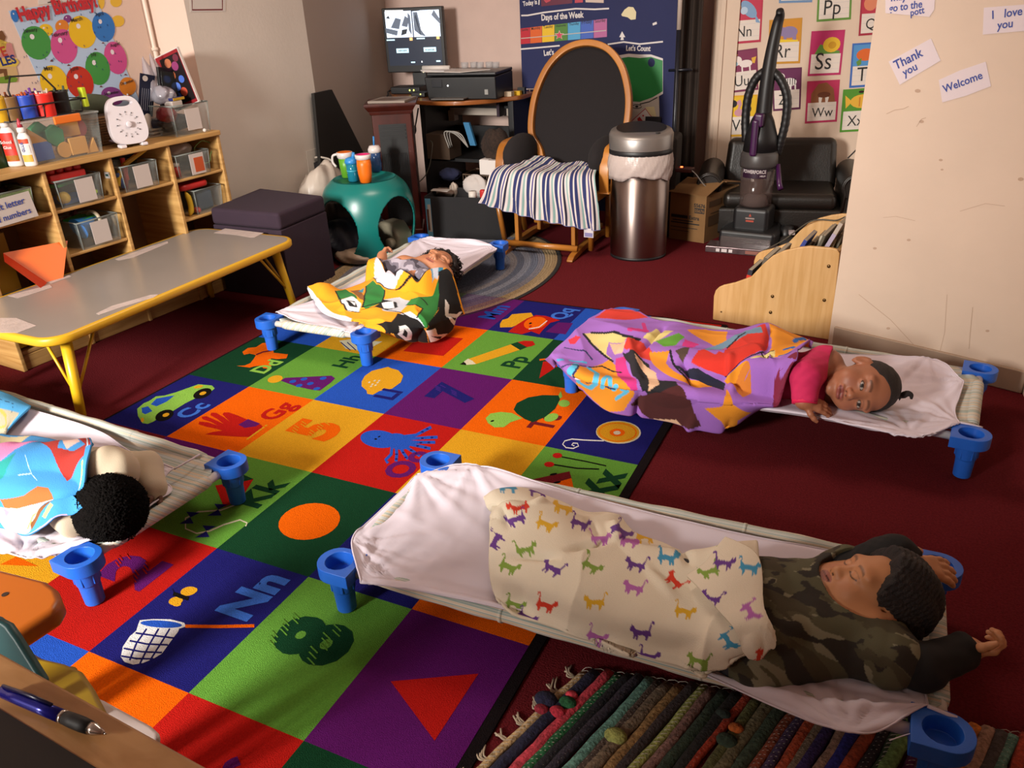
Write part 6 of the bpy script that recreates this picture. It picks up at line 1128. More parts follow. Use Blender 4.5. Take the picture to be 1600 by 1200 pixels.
for i, (x, y, c, n) in enumerate(((-.16, .0, 'd0a21c', 'yellow'), (-.115, -.01, '7a5a34', 'brown'), (-.062, -.035, '2444a8', 'blue'), (.005, -.045, 'd8281c', 'red'), (.09, -.03, '161416', 'black'), (.02, .04, '4a2a6a', 'purple'))):
    t = cub_thing('paint_cup', n + ' paint cup in the wire caddy', 'cup', bx[0] - .035 + x, bx[1] + .075 + y, .977, 0, 'paint cups in the caddy'); r_ = .036 if n != 'red' else .042
    mb = MB(); mb.lathe([(r_ * .88, 0), (r_ * .9, .004), (r_ * .98, .085), (r_, .092), (r_ * .93, .092), (r_ * .85, .01), (.001, .008)], cm('cup_' + n, c), n=24, cap=False); mb.build('wall', t, smooth=True)
    rs = np.random.RandomState(i); mb = MB()
    for k in range(7): a = rs.rand() * 6.28; p = np.array([.017 * math.cos(a), .017 * math.sin(a), .06]); mb.tube([p, p * np.array([1.5, 1.5, 1]) + (0, 0, rs.uniform(.03, .05))], .0045, cm('cray_' + n, dict(yellow='b8942a', brown='7a3a1c', blue='a8481c', red='c0b0a0', black='3a4a3a', purple='6a3a8a')[n]), n=6)
    mb.build('crayons', t, smooth=True)['kind'] = 'stuff'
# wicker basket, cushion roll, timer, pencil mug, papers
bw = W2L(onT(176, 224)); mb = MB(); wick = mat('wicker', '7a5a38', .8, bump=1.0, bscale=160, var=.3, vscale=90)
t = cub_thing('wicker_basket', 'brown wicker basket beside the white timer', 'basket', bw[0], bw[1] + .06, .801); mb.prism(rrect(-.085, -.075, .085, .075, .02), 0, .12, wick); mb.build('body', t); mb = MB()
for z in np.linspace(.008, .12, 11): mb.tube([(p[0], p[1], z) for p in rrect(-.087, -.077, .087, .077, .02)], .0055, wick, n=6, closed=True)
mb.build('weave', t, smooth=True)
mb = MB(); mb.tube(crom([(-.10, 0, 0), (0, 0, .01), (.10, 0, -.005)], 10), [.03, .04, .042, .044, .045, .044, .043, .042, .04, .03], mat('olive_cloth', '4a5240', .9, bump=.3, bscale=200), n=16); solo(mb, 'cushion_roll', 'rolled olive green cloth lying on the wicker basket', 'cloth', loc=tuple(L2W(bw[0] - .01, bw[1] + .08, .967)), rot=CUBA, smooth=True)
mb = MB(); mb.box((0, 0, 0), (.02, .03, .08), cm('lime2', 'b8c81c')); solo(mb, 'highlighter', 'lime green marker standing by the black cup', 'marker', loc=tuple(L2W(bx[0] + .16, bx[1] + .04, 1.03)), rot=CUBA, bevel=.004)
bt = W2L(onT(213, 228)); t = cub_thing('kitchen_timer', 'white upright timer with a round dial and a handle slot', 'timer', bt[0] - .01, bt[1] + .01, .801, -.28); t.scale = (.80, .80, .86); wh = mat('timer_white', 'cfc8cc', .35); fr = ((0, 0, .012), (1, 0, 0), (0, .12, .99), (0, -.99, .12))
body = np.array(list(rrect(-.10, 0, .10, .235, .05, 6))); body[:, 0] *= 1 - .0 * body[:, 1]; 
k = 26; outer = []; 
for i in range(48):
    a = 2 * math.pi * i / 48; s_ = 3.2; x = .100 * np.sign(math.cos(a)) * abs(math.cos(a)) ** (2 / s_); y = .12 * np.sign(math.sin(a)) * abs(math.sin(a)) ** (2 / s_); outer.append((x * (1 - .10 * (y / .12)), y + .12))
outer = np.array(outer); slot = np.array([(.055 * math.cos(2 * math.pi * i / 48) , .205 + .015 * math.sin(2 * math.pi * i / 48)) for i in range(48)])
mb = MB(); o, ex, ey, ez = [np.array(q) for q in fr]; pt = lambda q, z: o + q[:, :1] * ex + q[:, 1:] * ey + ez * z
V = np.concatenate([pt(outer, -.025), pt(outer, .025), pt(slot, .025), pt(slot, -.025)]); n = 48
mb.add(V, [(a * n + i, a * n + (i + 1) % n, ((a + 1) % 4) * n + (i + 1) % n, ((a + 1) % 4) * n + i) for a in range(4) for i in range(n)], wh); mb.build('case', t, bevel=.006)
mb = MB(); mb.prism(rrect(-.082, .02, .082, .178, .055, 6), .025, .0275, PM('dial_grey', '77727e')); mb.prism(rrect(-.077, .025, .077, .173, .051, 6), .0275, .029, PM('dial_white', 'a29eb6')); mb.build('dial', t)
mb = MB()
for i in range(12): a = i * math.pi / 6; c_ = np.array([.062 * math.cos(a), .099 + .062 * math.sin(a)]); d = np.array([math.cos(a), math.sin(a)]); mb.flat(strip([c_ - d * .004, c_ + d * .004], .0045), ink, fr, .0294)
for i, tx in enumerate(('0', '55', '50', '45', '40', '35', '30', '25', '20', '15', '10', '5')): a = math.pi / 2 - i * math.pi / 6; mb.text(tx, ink, (o + ex * (.05 * math.cos(a)) + ey * (.096 + .05 * math.sin(a)), ex, ey, ez), .010, lift=.0294)
mb.build('dial_marks', t)
mb = MB(); mb.lathe([(.016, 0), (.015, .012), (.012, .014)], wh, n=18, R=np.stack([ex, ey, ez], 1), c=o + ey * .099 + ez * .028); mb.build('knob', t, smooth=True)
mb = MB(); 
for x in (-.06, .06): mb.box((x, -.005, .008), (.035, .055, .016), wh); mb.build('foot', t, bevel=.004) if x > 0 else None
bm_ = W2L(onT(232, 206)); t = cub_thing('pencil_mug', 'dark mug full of pens behind the white timer', 'mug', bm_[0], bm_[1] + .05, .801); mb = MB(); mb.lathe([(.04, 0), (.042, .1), (.038, .1), (.036, .01)], cm('mugdark', '1f1a1c', .3), n=22); mb.build('cup', t, smooth=True); mb = MB(); mb.tube([(.04, 0, .02), (.07, 0, .03), (.08, 0, .055), (.07, 0, .08), (.04, 0, .088)], .008, mat('mug_rim', '9a8e84', .4), n=8); plabel(mb.build('handle', t, smooth=True), 'pale handle')
for i, (x, y, c) in enumerate(((-.06, .0, '2a8a8a'), (-.045, .01, 'd0c8c0'), (-.05, -.02, 'b0482a'), (-.015, .0, '141214'), (.0, .012, '1c1a1c'), (.012, -.008, '101010'), (.02, .01, '242022'))):
    mb = MB(); mb.tube([(x * .4, y, .03), (x, y * 1.3, .17 + .006 * i)], .005, cm('pen' + c, c), n=7); mb.ball((x, y * 1.3, .172 + .006 * i), .0055, cm('pencap', 'b0a8a0'), 8, 6); o = mb.build('pen', smooth=True, loc=t.location, rot=CUBA); tag(o, ('teal', 'white', 'rust', 'black', 'second black', 'third black', 'fourth black')[i] + ' pen standing in the dark mug', 'pen', 'pens in the dark mug')
bp = W2L(onT(255, 212))
for i in range(5): mb = MB(); mb.box((0, 0, 0), (.16 - .01 * i, .22, .007), PM('papers%d' % (i % 2), ('8a7e70', '5a5048')[i % 2], .8), rotz(.1 * (i % 3) - .1)); solo(mb, 'magazine', ('lowest', 'second', 'middle', 'fourth', 'top')[i] + ' magazine of the flat pile right of the timer', 'magazine', 'magazine pile', loc=tuple(L2W(bp[0] + .005, bp[1] + .11, .8055 + .0075 * i)), rot=CUBA)
# heap in the right bin
bb = np.array([1.115, .155, .801])
def inb(mb, name, lab, cat, dx, dy, dz_, rot=0, **k): return solo(mb, name, lab, cat, loc=tuple(L2W(bb[0] + dx, bb[1] + dy, bb[2] + dz_)), rot=CUBA + rot, **k)
mb = MB(); c_ = PM('mag_red', '8a1f26'); mb.hexa([(-.006, -.09, -.14), (.006, -.09, -.14), (.006, .09, -.14), (-.006, .09, -.14)], [(-.006, -.09, .12), (.006, -.09, .12), (.006, .09, .12), (-.006, .09, .12)], PM('paper_white', 'c9c2bc')); F1 = ((-.0065, 0, 0), (0, -1, 0), (0, 0, 1), (-1, 0, 0))
mb.flat([(-.085, -.135), (.085, -.135), (.085, .115), (-.085, .115)], c_, F1, .0006); mb.flat([(-.06, -.12), (.08, -.12), (.08, .10), (-.06, .10)], PM('mag_dark', '1c1416'), F1, .0009)
for i, (x, y, r_, c) in enumerate(((-.02, .09, .03, 'b06a4a'), (.03, .06, .03, '8a3a6a'), (-.03, .02, .035, 'b0603a'), (.04, -.02, .025, '4a6ac0'), (-.02, -.05, .03, '5a7ad0'), (.02, -.09, .03, 'c0503a'), (-.04, -.1, .025, '3a5ab0'), (.06, .1, .025, '6a2a3a'))): mb.flat(ell(x * .8 + .005, y * .8, r_ * .8, r_ * .7, 12), PM('mg' + c, c), F1, .0012)
o = inb(mb, 'colourful_magazine', 'glossy red magazine with figures leaning at the right end of the shelf top', 'magazine', .075, .0, .25, -.9); o.rotation_euler = (math.radians(-16), math.radians(0), CUBA + .05)
mb = MB(); mb.box((0, 0, 0), (.13, .012, .19), mat('tablet_black', '121212', .3)); mb.box((0, -.007, 0), (.10, .002, .155), mat('tablet_screen', '2a2c2a', .15)); o = inb(mb, 'picture_frame', 'black framed tablet standing in the craft bin', 'frame', .015, -.0, .205, .25, bevel=.003); o.rotation_euler = (0, math.radians(10), CUBA + .2)
mb = MB(); mb.box((0, 0, 0), (.085, .004, .19), PM('navy_card', '161b33')); FN = ((0, -.0025, 0), (1, 0, 0), (0, 0, 1), (0, -1, 0)); mb.flat(ell(-.015, .075, .016, .013, 14), PM('paper_white', 'c9c2bc'), FN, .0006)
for i in range(6): mb.flat(strip([(-.03 + .012 * i, -.07), (-.028 + .012 * i, .03)], .003), PM('hook_grey', '8a90a0'), FN, .0006)
o = inb(mb, 'blister_card', 'dark blue hanging card of small metal hooks in the craft bin', 'packet', -.11, .01, .19, .2); o.rotation_euler = (math.radians(8), math.radians(14), CUBA + .1)
for i, (dx, dz_) in enumerate(((-.05, .26), (-.005, .27))):
    mb = MB(); mb.lathe([(.045, 0), (.05, .05), (.03, .12), (.006, .19), (.001, .20)], clear('gauze', 'b0a8b0', .5), n=16); V = mb.v[0]; V[:, 0] += .012 * np.sin(V[:, 2] * 60 + V[:, 1] * 80); inb(mb, 'gauze_bag', ('left', 'right')[i] + ' pointed grey gauze bag rising from the craft bin', 'bag', dx, .04, dz_ - .1, smooth=True)
crumple('clear_wrapper', 'crumpled clear wrapper between the card and the tablet', 'wrapper', L2W(bb[0] - .045, bb[1] - .03, .985), (.055, .05, .055), mat('film', '8d8a92', .2, spec=.8), 14)
mb = MB(); mb.box((0, 0, 0), (.08, .05, .012), PM('navy_box', '2a2f6a')); mb.box((0, -.026, 0), (.08, .002, .012), PM('yellow_edge', 'c8a02a')); inb(mb, 'small_packet', 'small navy packet lying on top of the craft bin', 'packet', -.02, -.07, .165, .2)
mb = MB(); mb.box((0, 0, 0), (.07, .05, .03), PM('paper_white', 'c9c2bc')); inb(mb, 'white_packet', 'white folded packet under the navy packet in the craft bin', 'packet', -.035, -.075, .142, .15, bevel=.004)
crumple('red_pouch', 'dull red pouch inside the craft bin', 'pouch', L2W(bb[0] - .075, bb[1] - .06, .90), (.045, .04, .05), cm('pouchred', '7a1c24'), 9)
crumple('dark_yarn', 'dark bundle at the bottom of the craft bin', 'bundle', L2W(bb[0] - .02, bb[1], .855), (.08, .1, .055), cm('yarn', '231f2c'), 10)
mb = MB(); mb.lathe([(.03, 0), (.032, .10), (.02, .12), (.012, .125), (.012, .15)], mat('frosted_white', 'b8aea4', .4), n=18); solo(mb, 'spray_bottle', 'pale plastic bottle behind the craft bin at the pipe', 'bottle', loc=tuple(L2W(.99, .20, .801)), smooth=True)
ballT('white_bead', 'white bead at the foot of the craft bin', 'bead', 1.165, .0, .811, .009, PM('paper_white', 'c9c2bc'))
# ================================================================== BACK OF THE ROOM
black = mat('black_plastic', '141416', .45); blackf = mat('black_fabric', '1c1b1d', .95, bump=.3, bscale=250); oak = mat('honey_oak', 'b0722c', .35, wave=(4.0, .5, '8e561c', (1, 1, .2)), coat=.2)
# ---- teal stool with round cut-outs
t = thing('side_stool', 'teal plastic drum stool with large round cut-outs', 'stool', (-.225, 2.095, 0)); teal = mat('teal_plastic', '0e6c66', .32)
prof = crom([(.225, 0), (.245, .06), (.262, .16), (.268, .25), (.258, .33), (.232, .40), (.190, .443), (.172, .452)], 120); na = 300; a0 = math.atan2(-.81, .59) 
keep = lambda th, z: all(((((th - h + math.pi) % (2 * math.pi)) - math.pi) / .57) ** 2 + ((z - .205) / .165) ** 2 > 1 for h in [a0 + math.pi / 4 - .05 + k * math.pi / 2 for k in range(4)])
V = np.array([(r * math.cos(2 * math.pi * j / na), r * math.sin(2 * math.pi * j / na), z) for r, z in prof for j in range(na)]); F = [(i * na + j, i * na + (j + 1) % na, (i + 1) * na + (j + 1) % na, (i + 1) * na + j) for i in range(119) for j in range(na) if keep(2 * math.pi * (j + .5) / na, (prof[i][1] + prof[i + 1][1]) / 2)]
mb = MB(); mb.add(V, F, teal); o = mb.build('drum', t, smooth=True); md = o.modifiers.new('solid', 'SOLIDIFY'); md.thickness = .008; md.offset = -1
sm = o.modifiers.new('smooth', 'SMOOTH'); sm.factor = .5; sm.iterations = 3
mb = MB(); mb.lathe([(.001, .445), (.166, .445), (.170, .453), (.176, .453)], teal, n=60, cap=False); mb.build('seat', t, smooth=True)
SP = lambda px, py: P(px, py, .4465)
def cup(lab, p, prof, m, rim, rimm, rimname='rim', h=None):
    t = thing('toddler_cup', lab, 'cup', tuple(p), 0, 'cups on the teal stool'); mb = MB(); mb.lathe(prof, m, n=26); mb.build('body', t, smooth=True); mb = MB(); mb.lathe(rim, rimm, n=26, cap=False); mb.build(rimname, t, smooth=True); return t
cw = mat('cup_white', 'cfc6c4', .35)
t1 = cup('orange toddler cup with a pink top in front', SP(572, 285), [(.026, 0), (.031, .004), (.038, .05), (.040, .095), (.037, .128)], mat('cup_orange', 'e06c10', .4), [(.038, .127), (.043, .133), (.045, .152), (.041, .153)], cw); mb = MB(); mb.lathe([(.040, .152), (.034, .153), (.030, .146), (.001, .145)], mat('cup_pink', 'c82468', .4), n=26, cap=False); mb.build('lid', t1, smooth=True)
t2 = cup('translucent blue sippy cup with a spouted blue lid', SP(553, 283), [(.026, 0), (.030, .004), (.032, .06), (.034, .10)], clear('cup_teal', '1f7f9a', .8), [(.035, .098), (.038, .10), (.038, .112), (.030, .126), (.012, .132), (.001, .133)], mat('cup_skyblue', '2a7fc4', .4), 'lid'); mb = MB(); mb.tube([(.016, 0, .125), (.019, 0, .145), (.021, 0, .158)], [.014, .010, .007], mat('cup_skyblue'), n=12); mb.build('spout', t2, smooth=True); mb = MB(); mb.lathe([(.030, .055), (.0325, .056), (.033, .062), (.0315, .063)], mat('cup_band', '3aa0b8', .4), n=26); mb.build('band', t2, smooth=True)
t3 = cup('green toddler cup with an orange top and white handle', SP(543, 277), [(.026, 0), (.030, .004), (.036, .06), (.038, .11)], mat('cup_green', '5a9a24', .4), [(.038, .108), (.043, .115), (.046, .14), (.042, .142)], cw); mb = MB(); mb.lathe([(.042, .141), (.034, .143), (.001, .135)], mat('cup_orange'), n=26, cap=False); mb.build('lid', t3, smooth=True); mb = MB(); mb.tube(crom([(-.04, -.01, .13), (-.068, -.02, .12), (-.072, -.022, .085), (-.055, -.018, .06)], 14), .007, cw, n=8); mb.build('handle', t3, smooth=True)
t4 = cup('blue cup with a white lid and straw at the back', SP(589, 268), [(.028, 0), (.033, .004), (.034, .05), (.030, .075), (.034, .11)], clear('cup_denim', '2a4a78', .85), [(.034, .11), (.038, .115), (.038, .13), (.028, .148), (.001, .15)], cw, 'lid'); mb = MB(); mb.tube([(0, 0, .145), (.004, 0, .20)], .005, mat('cup_skyblue'), n=8); mb.build('straw', t4, smooth=True)
# bags and bottles around the stool
def bagc(name, lab, cat, px, py, z, r, m, seed, flat=.8, amp=.25): return crumple(name, lab, cat, P(px, py, z), r, m, seed, flat, 40, 26, amp)
crumple('plastic_bag', 'white crumpled plastic bag standing by the grey wall outlet behind the ottoman', 'bag', plG.base([(478, 286)]) * (1, 1, 0) + plG.n * .13 + (0, 0, .24), (.11, .17, .235), mat('white_film', 'b8aca0', .35), 31, 1.0, 40, 26, .2)
bagc('clothes_bag', 'dark blue bag seen through the left opening of the teal stool', 'bag', 540, 375, .1, (.15, .13, .13), mat('navy_bag', '20242f', .6, var=.3, vscale=9), 32)
bagc('plastic_bag', 'pale pinkish bag inside the left opening of the teal stool', 'bag', 577, 383, .09, (.05, .05, .085), mat('pink_film', 'b0968a', .4, var=.2, vscale=14), 33)
bagc('plastic_bag', 'tan and white bag low in the left opening of the teal stool', 'bag', 553, 400, .05, (.10, .06, .05), mat('tan_film', '9a8672', .4, var=.25, vscale=12), 34)
bagc('brown_bag', 'dark brown bag standing behind the ottoman at the stool', 'bag', 524, 340, .2, (.09, .08, .12), mat('umber_bag', '3a2e28', .7, var=.2, vscale=10), 35)
jg = thing('jug', 'beige plastic jug with a round cap lying by the far cot', 'jug', tuple(P(618, 388, 0.0)), -.3); beige = mat('beige_plastic', '8e8672', .5); mb = MB(); mb.prism([(-.11, 0), (.11, 0), (.11, .10), (.05, .17), (-.06, .17), (-.11, .12)], -.06, .06, beige, ((0, 0, 0), (1, 0, 0), (0, 0, 1), (0, -1, 0))); mb.build('body', jg, bevel=.02, seg=4)
mb = MB(); mb.lathe([(.03, 0), (.03, .03), (.024, .034)], mat('cream_cap', 'b8ae98', .4), n=20, R=np.array([[1, 0, 0], [0, 0, -1], [0, 1, 0]]), c=(.055, -.06, .06)); mb.build('cap', jg, smooth=True)
bagc('newspaper', 'white and blue crumpled paper behind the beige jug', 'paper', 597, 357, .10, (.06, .05, .06), mat('news', 'a8b4c4', .6, var=.4, vscale=30), 36)
# ---- black board leaning in the recess
hd_ = nrm(Hc - Gc); plS = Pl(Gc, hd_, np.array([hd_[1], -hd_[0]]), .012); mb = MB(); plS.sheet(mb, [(486, 146), (514, 140), (604, 318), (505, 345)], mat('black_board', '17130f', .8), .02); tag(mb.build('leaning_board'), 'black triangular board leaning against the wall beyond the outlet', 'board')
# ---- wooden heater
ht = thing('heater', 'dark cherry wood cabinet heater with a black grille', 'heater', (-.325, 2.60, 0), .50); cherry = mat('cherry_wood', '4e1c12', .35, wave=(5, .6, '34100a', (1, 1, .15)))
mb = MB(); mb.box((0, 0, .385), (.235, .22, .72), cherry); mb.build('cabinet', ht, bevel=.006)
mb = MB()
for z0, z1, e0, e1 in ((.735, .755, .006, .012), (.755, .785, .014, .034), (.785, .80, .036, .036)): w0, w1 = .1175 + e0, .1175 + e1; d0, d1 = .11 + e0, .11 + e1; mb.hexa([(-w0, -d0, z0), (w0, -d0, z0), (w0, d0, z0), (-w0, d0, z0)], [(-w1, -d1, z1), (w1, -d1, z1), (w1, d1, z1), (-w1, d1, z1)], cherry)
for i in range(24): mb.box((-.109 + i * .0095, -.114, .738), (.005, .006, .006), mat('cherry_bead', '6a2c1c', .4))
mb.build('cornice', ht, bevel=.003); mb = MB(); mb.box((0, 0, .02), (.26, .25, .04), cherry); mb.build('plinth', ht, bevel=.006)
mb = MB(); mb.box((0, -.109, .37), (.165, .006, .62), mat('grille_black', '0b0b0c', .5)); mb.build('grille', ht)
mb = MB()
for i in range(15): mb.box((-.068 + i * .0097, -.114, .31), (.0045, .006, .40), black)
for i in range(4): mb.box((0, -.114, .60 + i * .022), (.15, .006, .008), black)
mb.build('grille_bars', ht); mb = MB(); mb.prism([(-.12, -.10), (.11, -.13), (.14, .08), (-.08, .10)], 0, .012, PM('mag_grey', '8a7e74', .6)); mb.prism([(-.10, -.08), (.03, -.11), (.12, .02), (-.05, .06)], .012, .0125, PM('mag_brown', '5e4c40', .6)); tag(mb.build('magazine', loc=(-.325, 2.60, .8005), rot=.35), 'folded magazine lying on the wooden heater', 'magazine')
# ---- computer desk
dk = thing('computer_desk', 'black framed computer desk with a curved wooden top', 'desk', (-.3, 3.2, 0)); dwood = mat('desk_top_wood', '9a5c2c', .3, wave=(4, .4, '7a431c', (.3, 1, 1)), coat=.3)
top = crom([(-.93, 3.50), (-.66, 3.15), (-.38, 2.93), (-.10, 2.89), (.10, 2.99), (.262, 3.22)], 30); poly = list(top) + [(.262, 3.56), (-.93, 3.56)]; dl = np.array([-.3, 3.2]); mb = MB(); mb.prism(np.array(poly) - dl, .735, .762, dwood); mb.build('top', dk, bevel=.006, seg=3)
for x, y0, y1, nm in ((-.36, 3.0, 3.5, 'side_panel'), (.20, 3.16, 3.5, 'side_panel')): mb = MB(); mb.box((x + .3, (y0 + y1) / 2 - 3.2, .367), (.04, y1 - y0, .735), black); mb.build(nm, dk, bevel=.004)
mb = MB(); mb.box((.22, .20, .44), (.54, .02, .20), black); mb.box((.22, .08, .68), (.53, .012, .016), black); mb.build('crossbar', dk); mb = MB(); mb.box((.22, .10, .20), (.54, .36, .02), black); mb.build('lower_shelf', dk); mb = MB(); mb.box((.22, .02, .38), (.54, .42, .02), black); mb.build('upper_shelf', dk)
mb = MB(); mb.box((.22, .13, .645), (.50, .05, .05), mat('tray_beige', 'b0a498', .5)); mb.box((-.02, .13, .615), (.05, .06, .07), mat('tray_beige')); plabel(mb.build('keyboard_rail', dk, bevel=.004), 'pale plastic rail')
mb = MB(); mb.box((0, 0, 0), (.02, .20, .12), mat('dull_purple', '2a1626', .7)); tag(mb.build('purple_folder', loc=(.09, 3.3, .69)), 'dark purple folder under the right end of the desk top', 'folder')
mb = MB(); mb.box((0, 0, 0), (.05, .015, .62), PM('paper_white', 'c9c2bc')); tag(mb.build('pale_board', loc=(-.435, 3.35, .40)), 'pale panel standing between the heater and the desk', 'board')
# monitor
mt = thing('monitor', 'flat computer monitor showing security camera views', 'monitor', (-.60, 3.38, .7625), .16); mb = MB(); mb.lathe([(.12, 0), (.12, .01), (.04, .018)], black, n=30, sy=.75); mb.box((0, .03, .06), (.10, .03, .12), black); mb.build('stand', mt, bevel=.003)
MW, MH, MZ = .435, .405, .125; mb = MB(); mb.box((0, .0, MZ + MH / 2), (MW, .045, MH), black); mb.build('housing', mt, bevel=.006)
FS = ((0, -.0235, MZ + MH / 2 + .012), (1, 0, 0), (0, 0, 1), (0, -1, 0)); sw, sh = .195, .170
def EM(n, c, e): return mat('screen_' + n, c, .3, emit=e)
mb = MB(); mb.flat([(-sw, -sh), (sw, -sh), (sw, sh), (-sw, sh)], EM('navy', '232b3c', .35), FS, .0004); mb.flat([(-sw, .008), (-.004, .008), (-.004, sh), (-sw, sh)], EM('view', 'c8d8f0', 1.4), FS, .0008); mb.flat([(.004, .008), (sw, .008), (sw, sh), (.004, sh)], EM('view', 'c8d8f0', 1.4), FS, .0008)
d1, d2 = EM('shade', '5a6474', .6), EM('shade2', '2a3038', .4)
for c, p in ((d1, [(-.16, .07), (-.12, .13), (-.08, .12), (-.10, .06)]), (d1, [(-.08, .08), (-.05, .14), (-.02, .12), (-.04, .07)]), (d2, [(-.19, .13), (-.17, .145), (-.16, .125)]), (d2, [(-.09, .02), (-.05, .03), (-.04, .06), (-.08, .055)]), (d1, [(-.2, .04), (-.12, .02), (-.11, .05), (-.2, .07)]), (d1, [(-.03, .05), (-.012, .02), (-.012, .14), (-.03, .16)]), (d1, [(.01, .05), (.05, .02), (.09, .01), (.06, .05), (.04, .16), (.01, .16)]), (d2, [(.02, .13), (.05, .02), (.055, .025), (.03, .15)]), (d1, [(.14, .14), (.2, .08), (.2, .11), (.16, .17)]), (EM('white', 'ffffff', 2.2), list(ell(.11, .07, .055, .05, 16))), (EM('white', 'ffffff', 2.2), [(-.19, .15), (-.06, .145), (-.06, .175), (-.19, .178)]), (d2, [(.0, .165), (.06, .168), (.06, .172), (0, .17)])): mb.flat(p, c, FS, .0012)
for x, y, w_, h_, c in ((-.09, -.075, .09, .028, EM('cyan', 'b0d8ea', 1.2)), (.11, -.072, .09, .028, EM('cyan', 'b0d8ea', 1.2)), (-.02, -.004, .022, .018, EM('amber', 'f0b070', 1.2)), (.175, .0, .022, .018, EM('amber', 'f0b070', 1.2)), (-.17, -.006, .06, .008, EM('cyan', 'b0d8ea', 1.2)), (.05, -.002, .06, .008, EM('cyan', 'b0d8ea', 1.2)), (-.02, -.150, .03, .008, EM('cyan', 'b0d8ea', 1.2)), (.165, -.146, .03, .010, EM('cyan', 'b0d8ea', 1.2)), (.045, -.148, .006, .010, EM('white', 'ffffff', 2.2))): mb.flat([(x - w_ / 2, y - h_ / 2), (x + w_ / 2, y - h_ / 2), (x + w_ / 2, y + h_ / 2), (x - w_ / 2, y + h_ / 2)], c, FS, .0014)
for x in (-.09, .11):
    for k in range(6): mb.flat([(x - .03 + k * .011, -.081), (x - .025 + k * .011, -.081), (x - .025 + k * .011, -.068), (x - .03 + k * .011, -.068)], EM('navy', '232b3c', .35), FS, .0018)
mb.build('screen', mt); mb = MB(); mb.flat(ell(.05, -.213, .004, .004, 10), EM('led', 'fff0c0', 3), FS, .002); mb.build('power_light', mt)
# modems by the stand
for i, (x, y, z, w_, d_, h_, lab) in enumerate(((-.62, 3.28, .7625, .22, .14, .045, 'flat black network box at the foot of the monitor'), (-.42, 3.10, .7625, .10, .10, .03, 'small black device on the desk before the monitor'), (-.36, 3.28, .7625, .10, .10, .085, 'taller black box between the monitor and the printer'))):
    t = thing('network_box', lab, 'device', (x, y, z), .1, 'black boxes on the desk'); mb = MB(); mb.box((0, 0, h_ / 2), (w_, d_, h_), black); mb.build('case', t, bevel=.006)
    if i != 1:
        mb = MB()
        for k in (0, 1): mb.ball((w_ * .3 - .03 * k - .0, -d_ / 2, h_ * .55), .005, EM('ledgreen', 'd8e860', 4), 8, 6)
        mb.build('status_light', t)
    else: mb = MB(); mb.ball((.02, -.05, .02), .004, EM('ledgreen', 'd8e860', 4), 8, 6); mb.build('status_light', t)
mb = MB(); mb.tube(crom([(-.70, 3.26, .79), (-.74, 3.2, .78), (-.70, 3.13, .765), (-.72, 3.1, .72), (-.68, 3.09, .66), (-.60, 3.05, .70), (-.55, 3.02, .68)], 30), .005, black, n=7); tag(mb.build('cable', smooth=True), 'black cable drooping from the left of the desk', 'cable')
mb = MB(); mb.tube(crom([P(664, 140, .72) * .1 + np.array([-.335, 2.90, .70]) * .9, np.array([-.345, 2.88, .62]), np.array([-.36, 2.86, .56])], 10), [.005] * 6 + [.012, .016, .016, .012], black, n=10); tag(mb.build('microphone_cable', smooth=True), 'black cable with a thick end hanging from the desk beside the heater', 'cable')
# printer
pr0 = thing('printer', 'black printer with a paper tray on the desk', 'printer', (-.065, 3.14, .7625), .13); mb = MB(); W_, Dp = .46, .34; mb.hexa([(-W_ / 2, -Dp / 2, .0), (W_ / 2, -Dp / 2, .0), (W_ / 2, Dp / 2, .0), (-W_ / 2, Dp / 2, .0)], [(-W_ / 2 - .015, -Dp / 2 - .01, .135), (W_ / 2, -Dp / 2 - .01, .135), (W_ / 2, Dp / 2, .14), (-W_ / 2 - .015, Dp / 2, .14)], black); mb.build('case', pr0, bevel=.008)
mb = MB(); mb.box((0, 0, .150), (W_, Dp, .02), mat('printer_lid', '1e1e20', .35)); mb.build('lid', pr0, bevel=.006); mb = MB(); mb.box((-.16, -Dp / 2 - .008, .10), (.07, .01, .05), mat('printer_panel', '303236', .2)); mb.build('control_panel', pr0, bevel=.003); mb = MB(); mb.ball((-.085, -Dp / 2 - .012, .085), .005, EM('white', 'ffffff', 2.2), 8, 6); mb.build('power_light', pr0)
mb = MB(); mb.box((-.07, -Dp / 2 - .03, .012), (.22, .10, .008), mat('tray_grey', '5a5450', .4)); plabel(mb.build('paper_tray', pr0, bevel=.002), 'grey tray with paper'); mb = MB(); mb.box((.165, -Dp / 2 - .003, .045), (.022, .003, .03), PM('stick_grey', '8a8a86')); mb.build('badge', pr0)
mb = MB(); mb.prism([(-.20, -.13), (.10, -.17), (.22, .0), (-.10, .08)], 0, .004, PM('paper_white', 'c9c2bc')); mb.prism([(-.22, -.11), (-.02, -.16), (.0, -.05), (-.18, .0)], .004, .012, PM('paper_white2', 'b8b2b0')); tag(mb.build('loose_papers', loc=(-.12, 3.10, .925)), 'loose white papers lying on the printer', 'papers')
mb = MB(); mb.tube([(-.24, 0, 0), (-.05, .01, .0)], .014, PM('paper_white', 'c9c2bc'), n=12); tag(mb.build('paper_roll', loc=(-.10, 3.02, .945), smooth=True), 'rolled white paper on the left of the printer', 'paper')
for i in range(5): 
    t_ = MB(); t_.lathe([(.022, 0), (.026, .035), (.024, .035), (.02, .003)], clear('clear_cup', 'b8bcc0', .25), n=14); o = t_.build('clear_cup', smooth=True, loc=(-.10 + .055 * i, 3.14 + .02 * (i % 2), .932)); tag(o, ('leftmost', 'second', 'middle', 'fourth', 'rightmost')[i] + ' of the small clear cups on the printer', 'cup', 'clear cups on the printer')
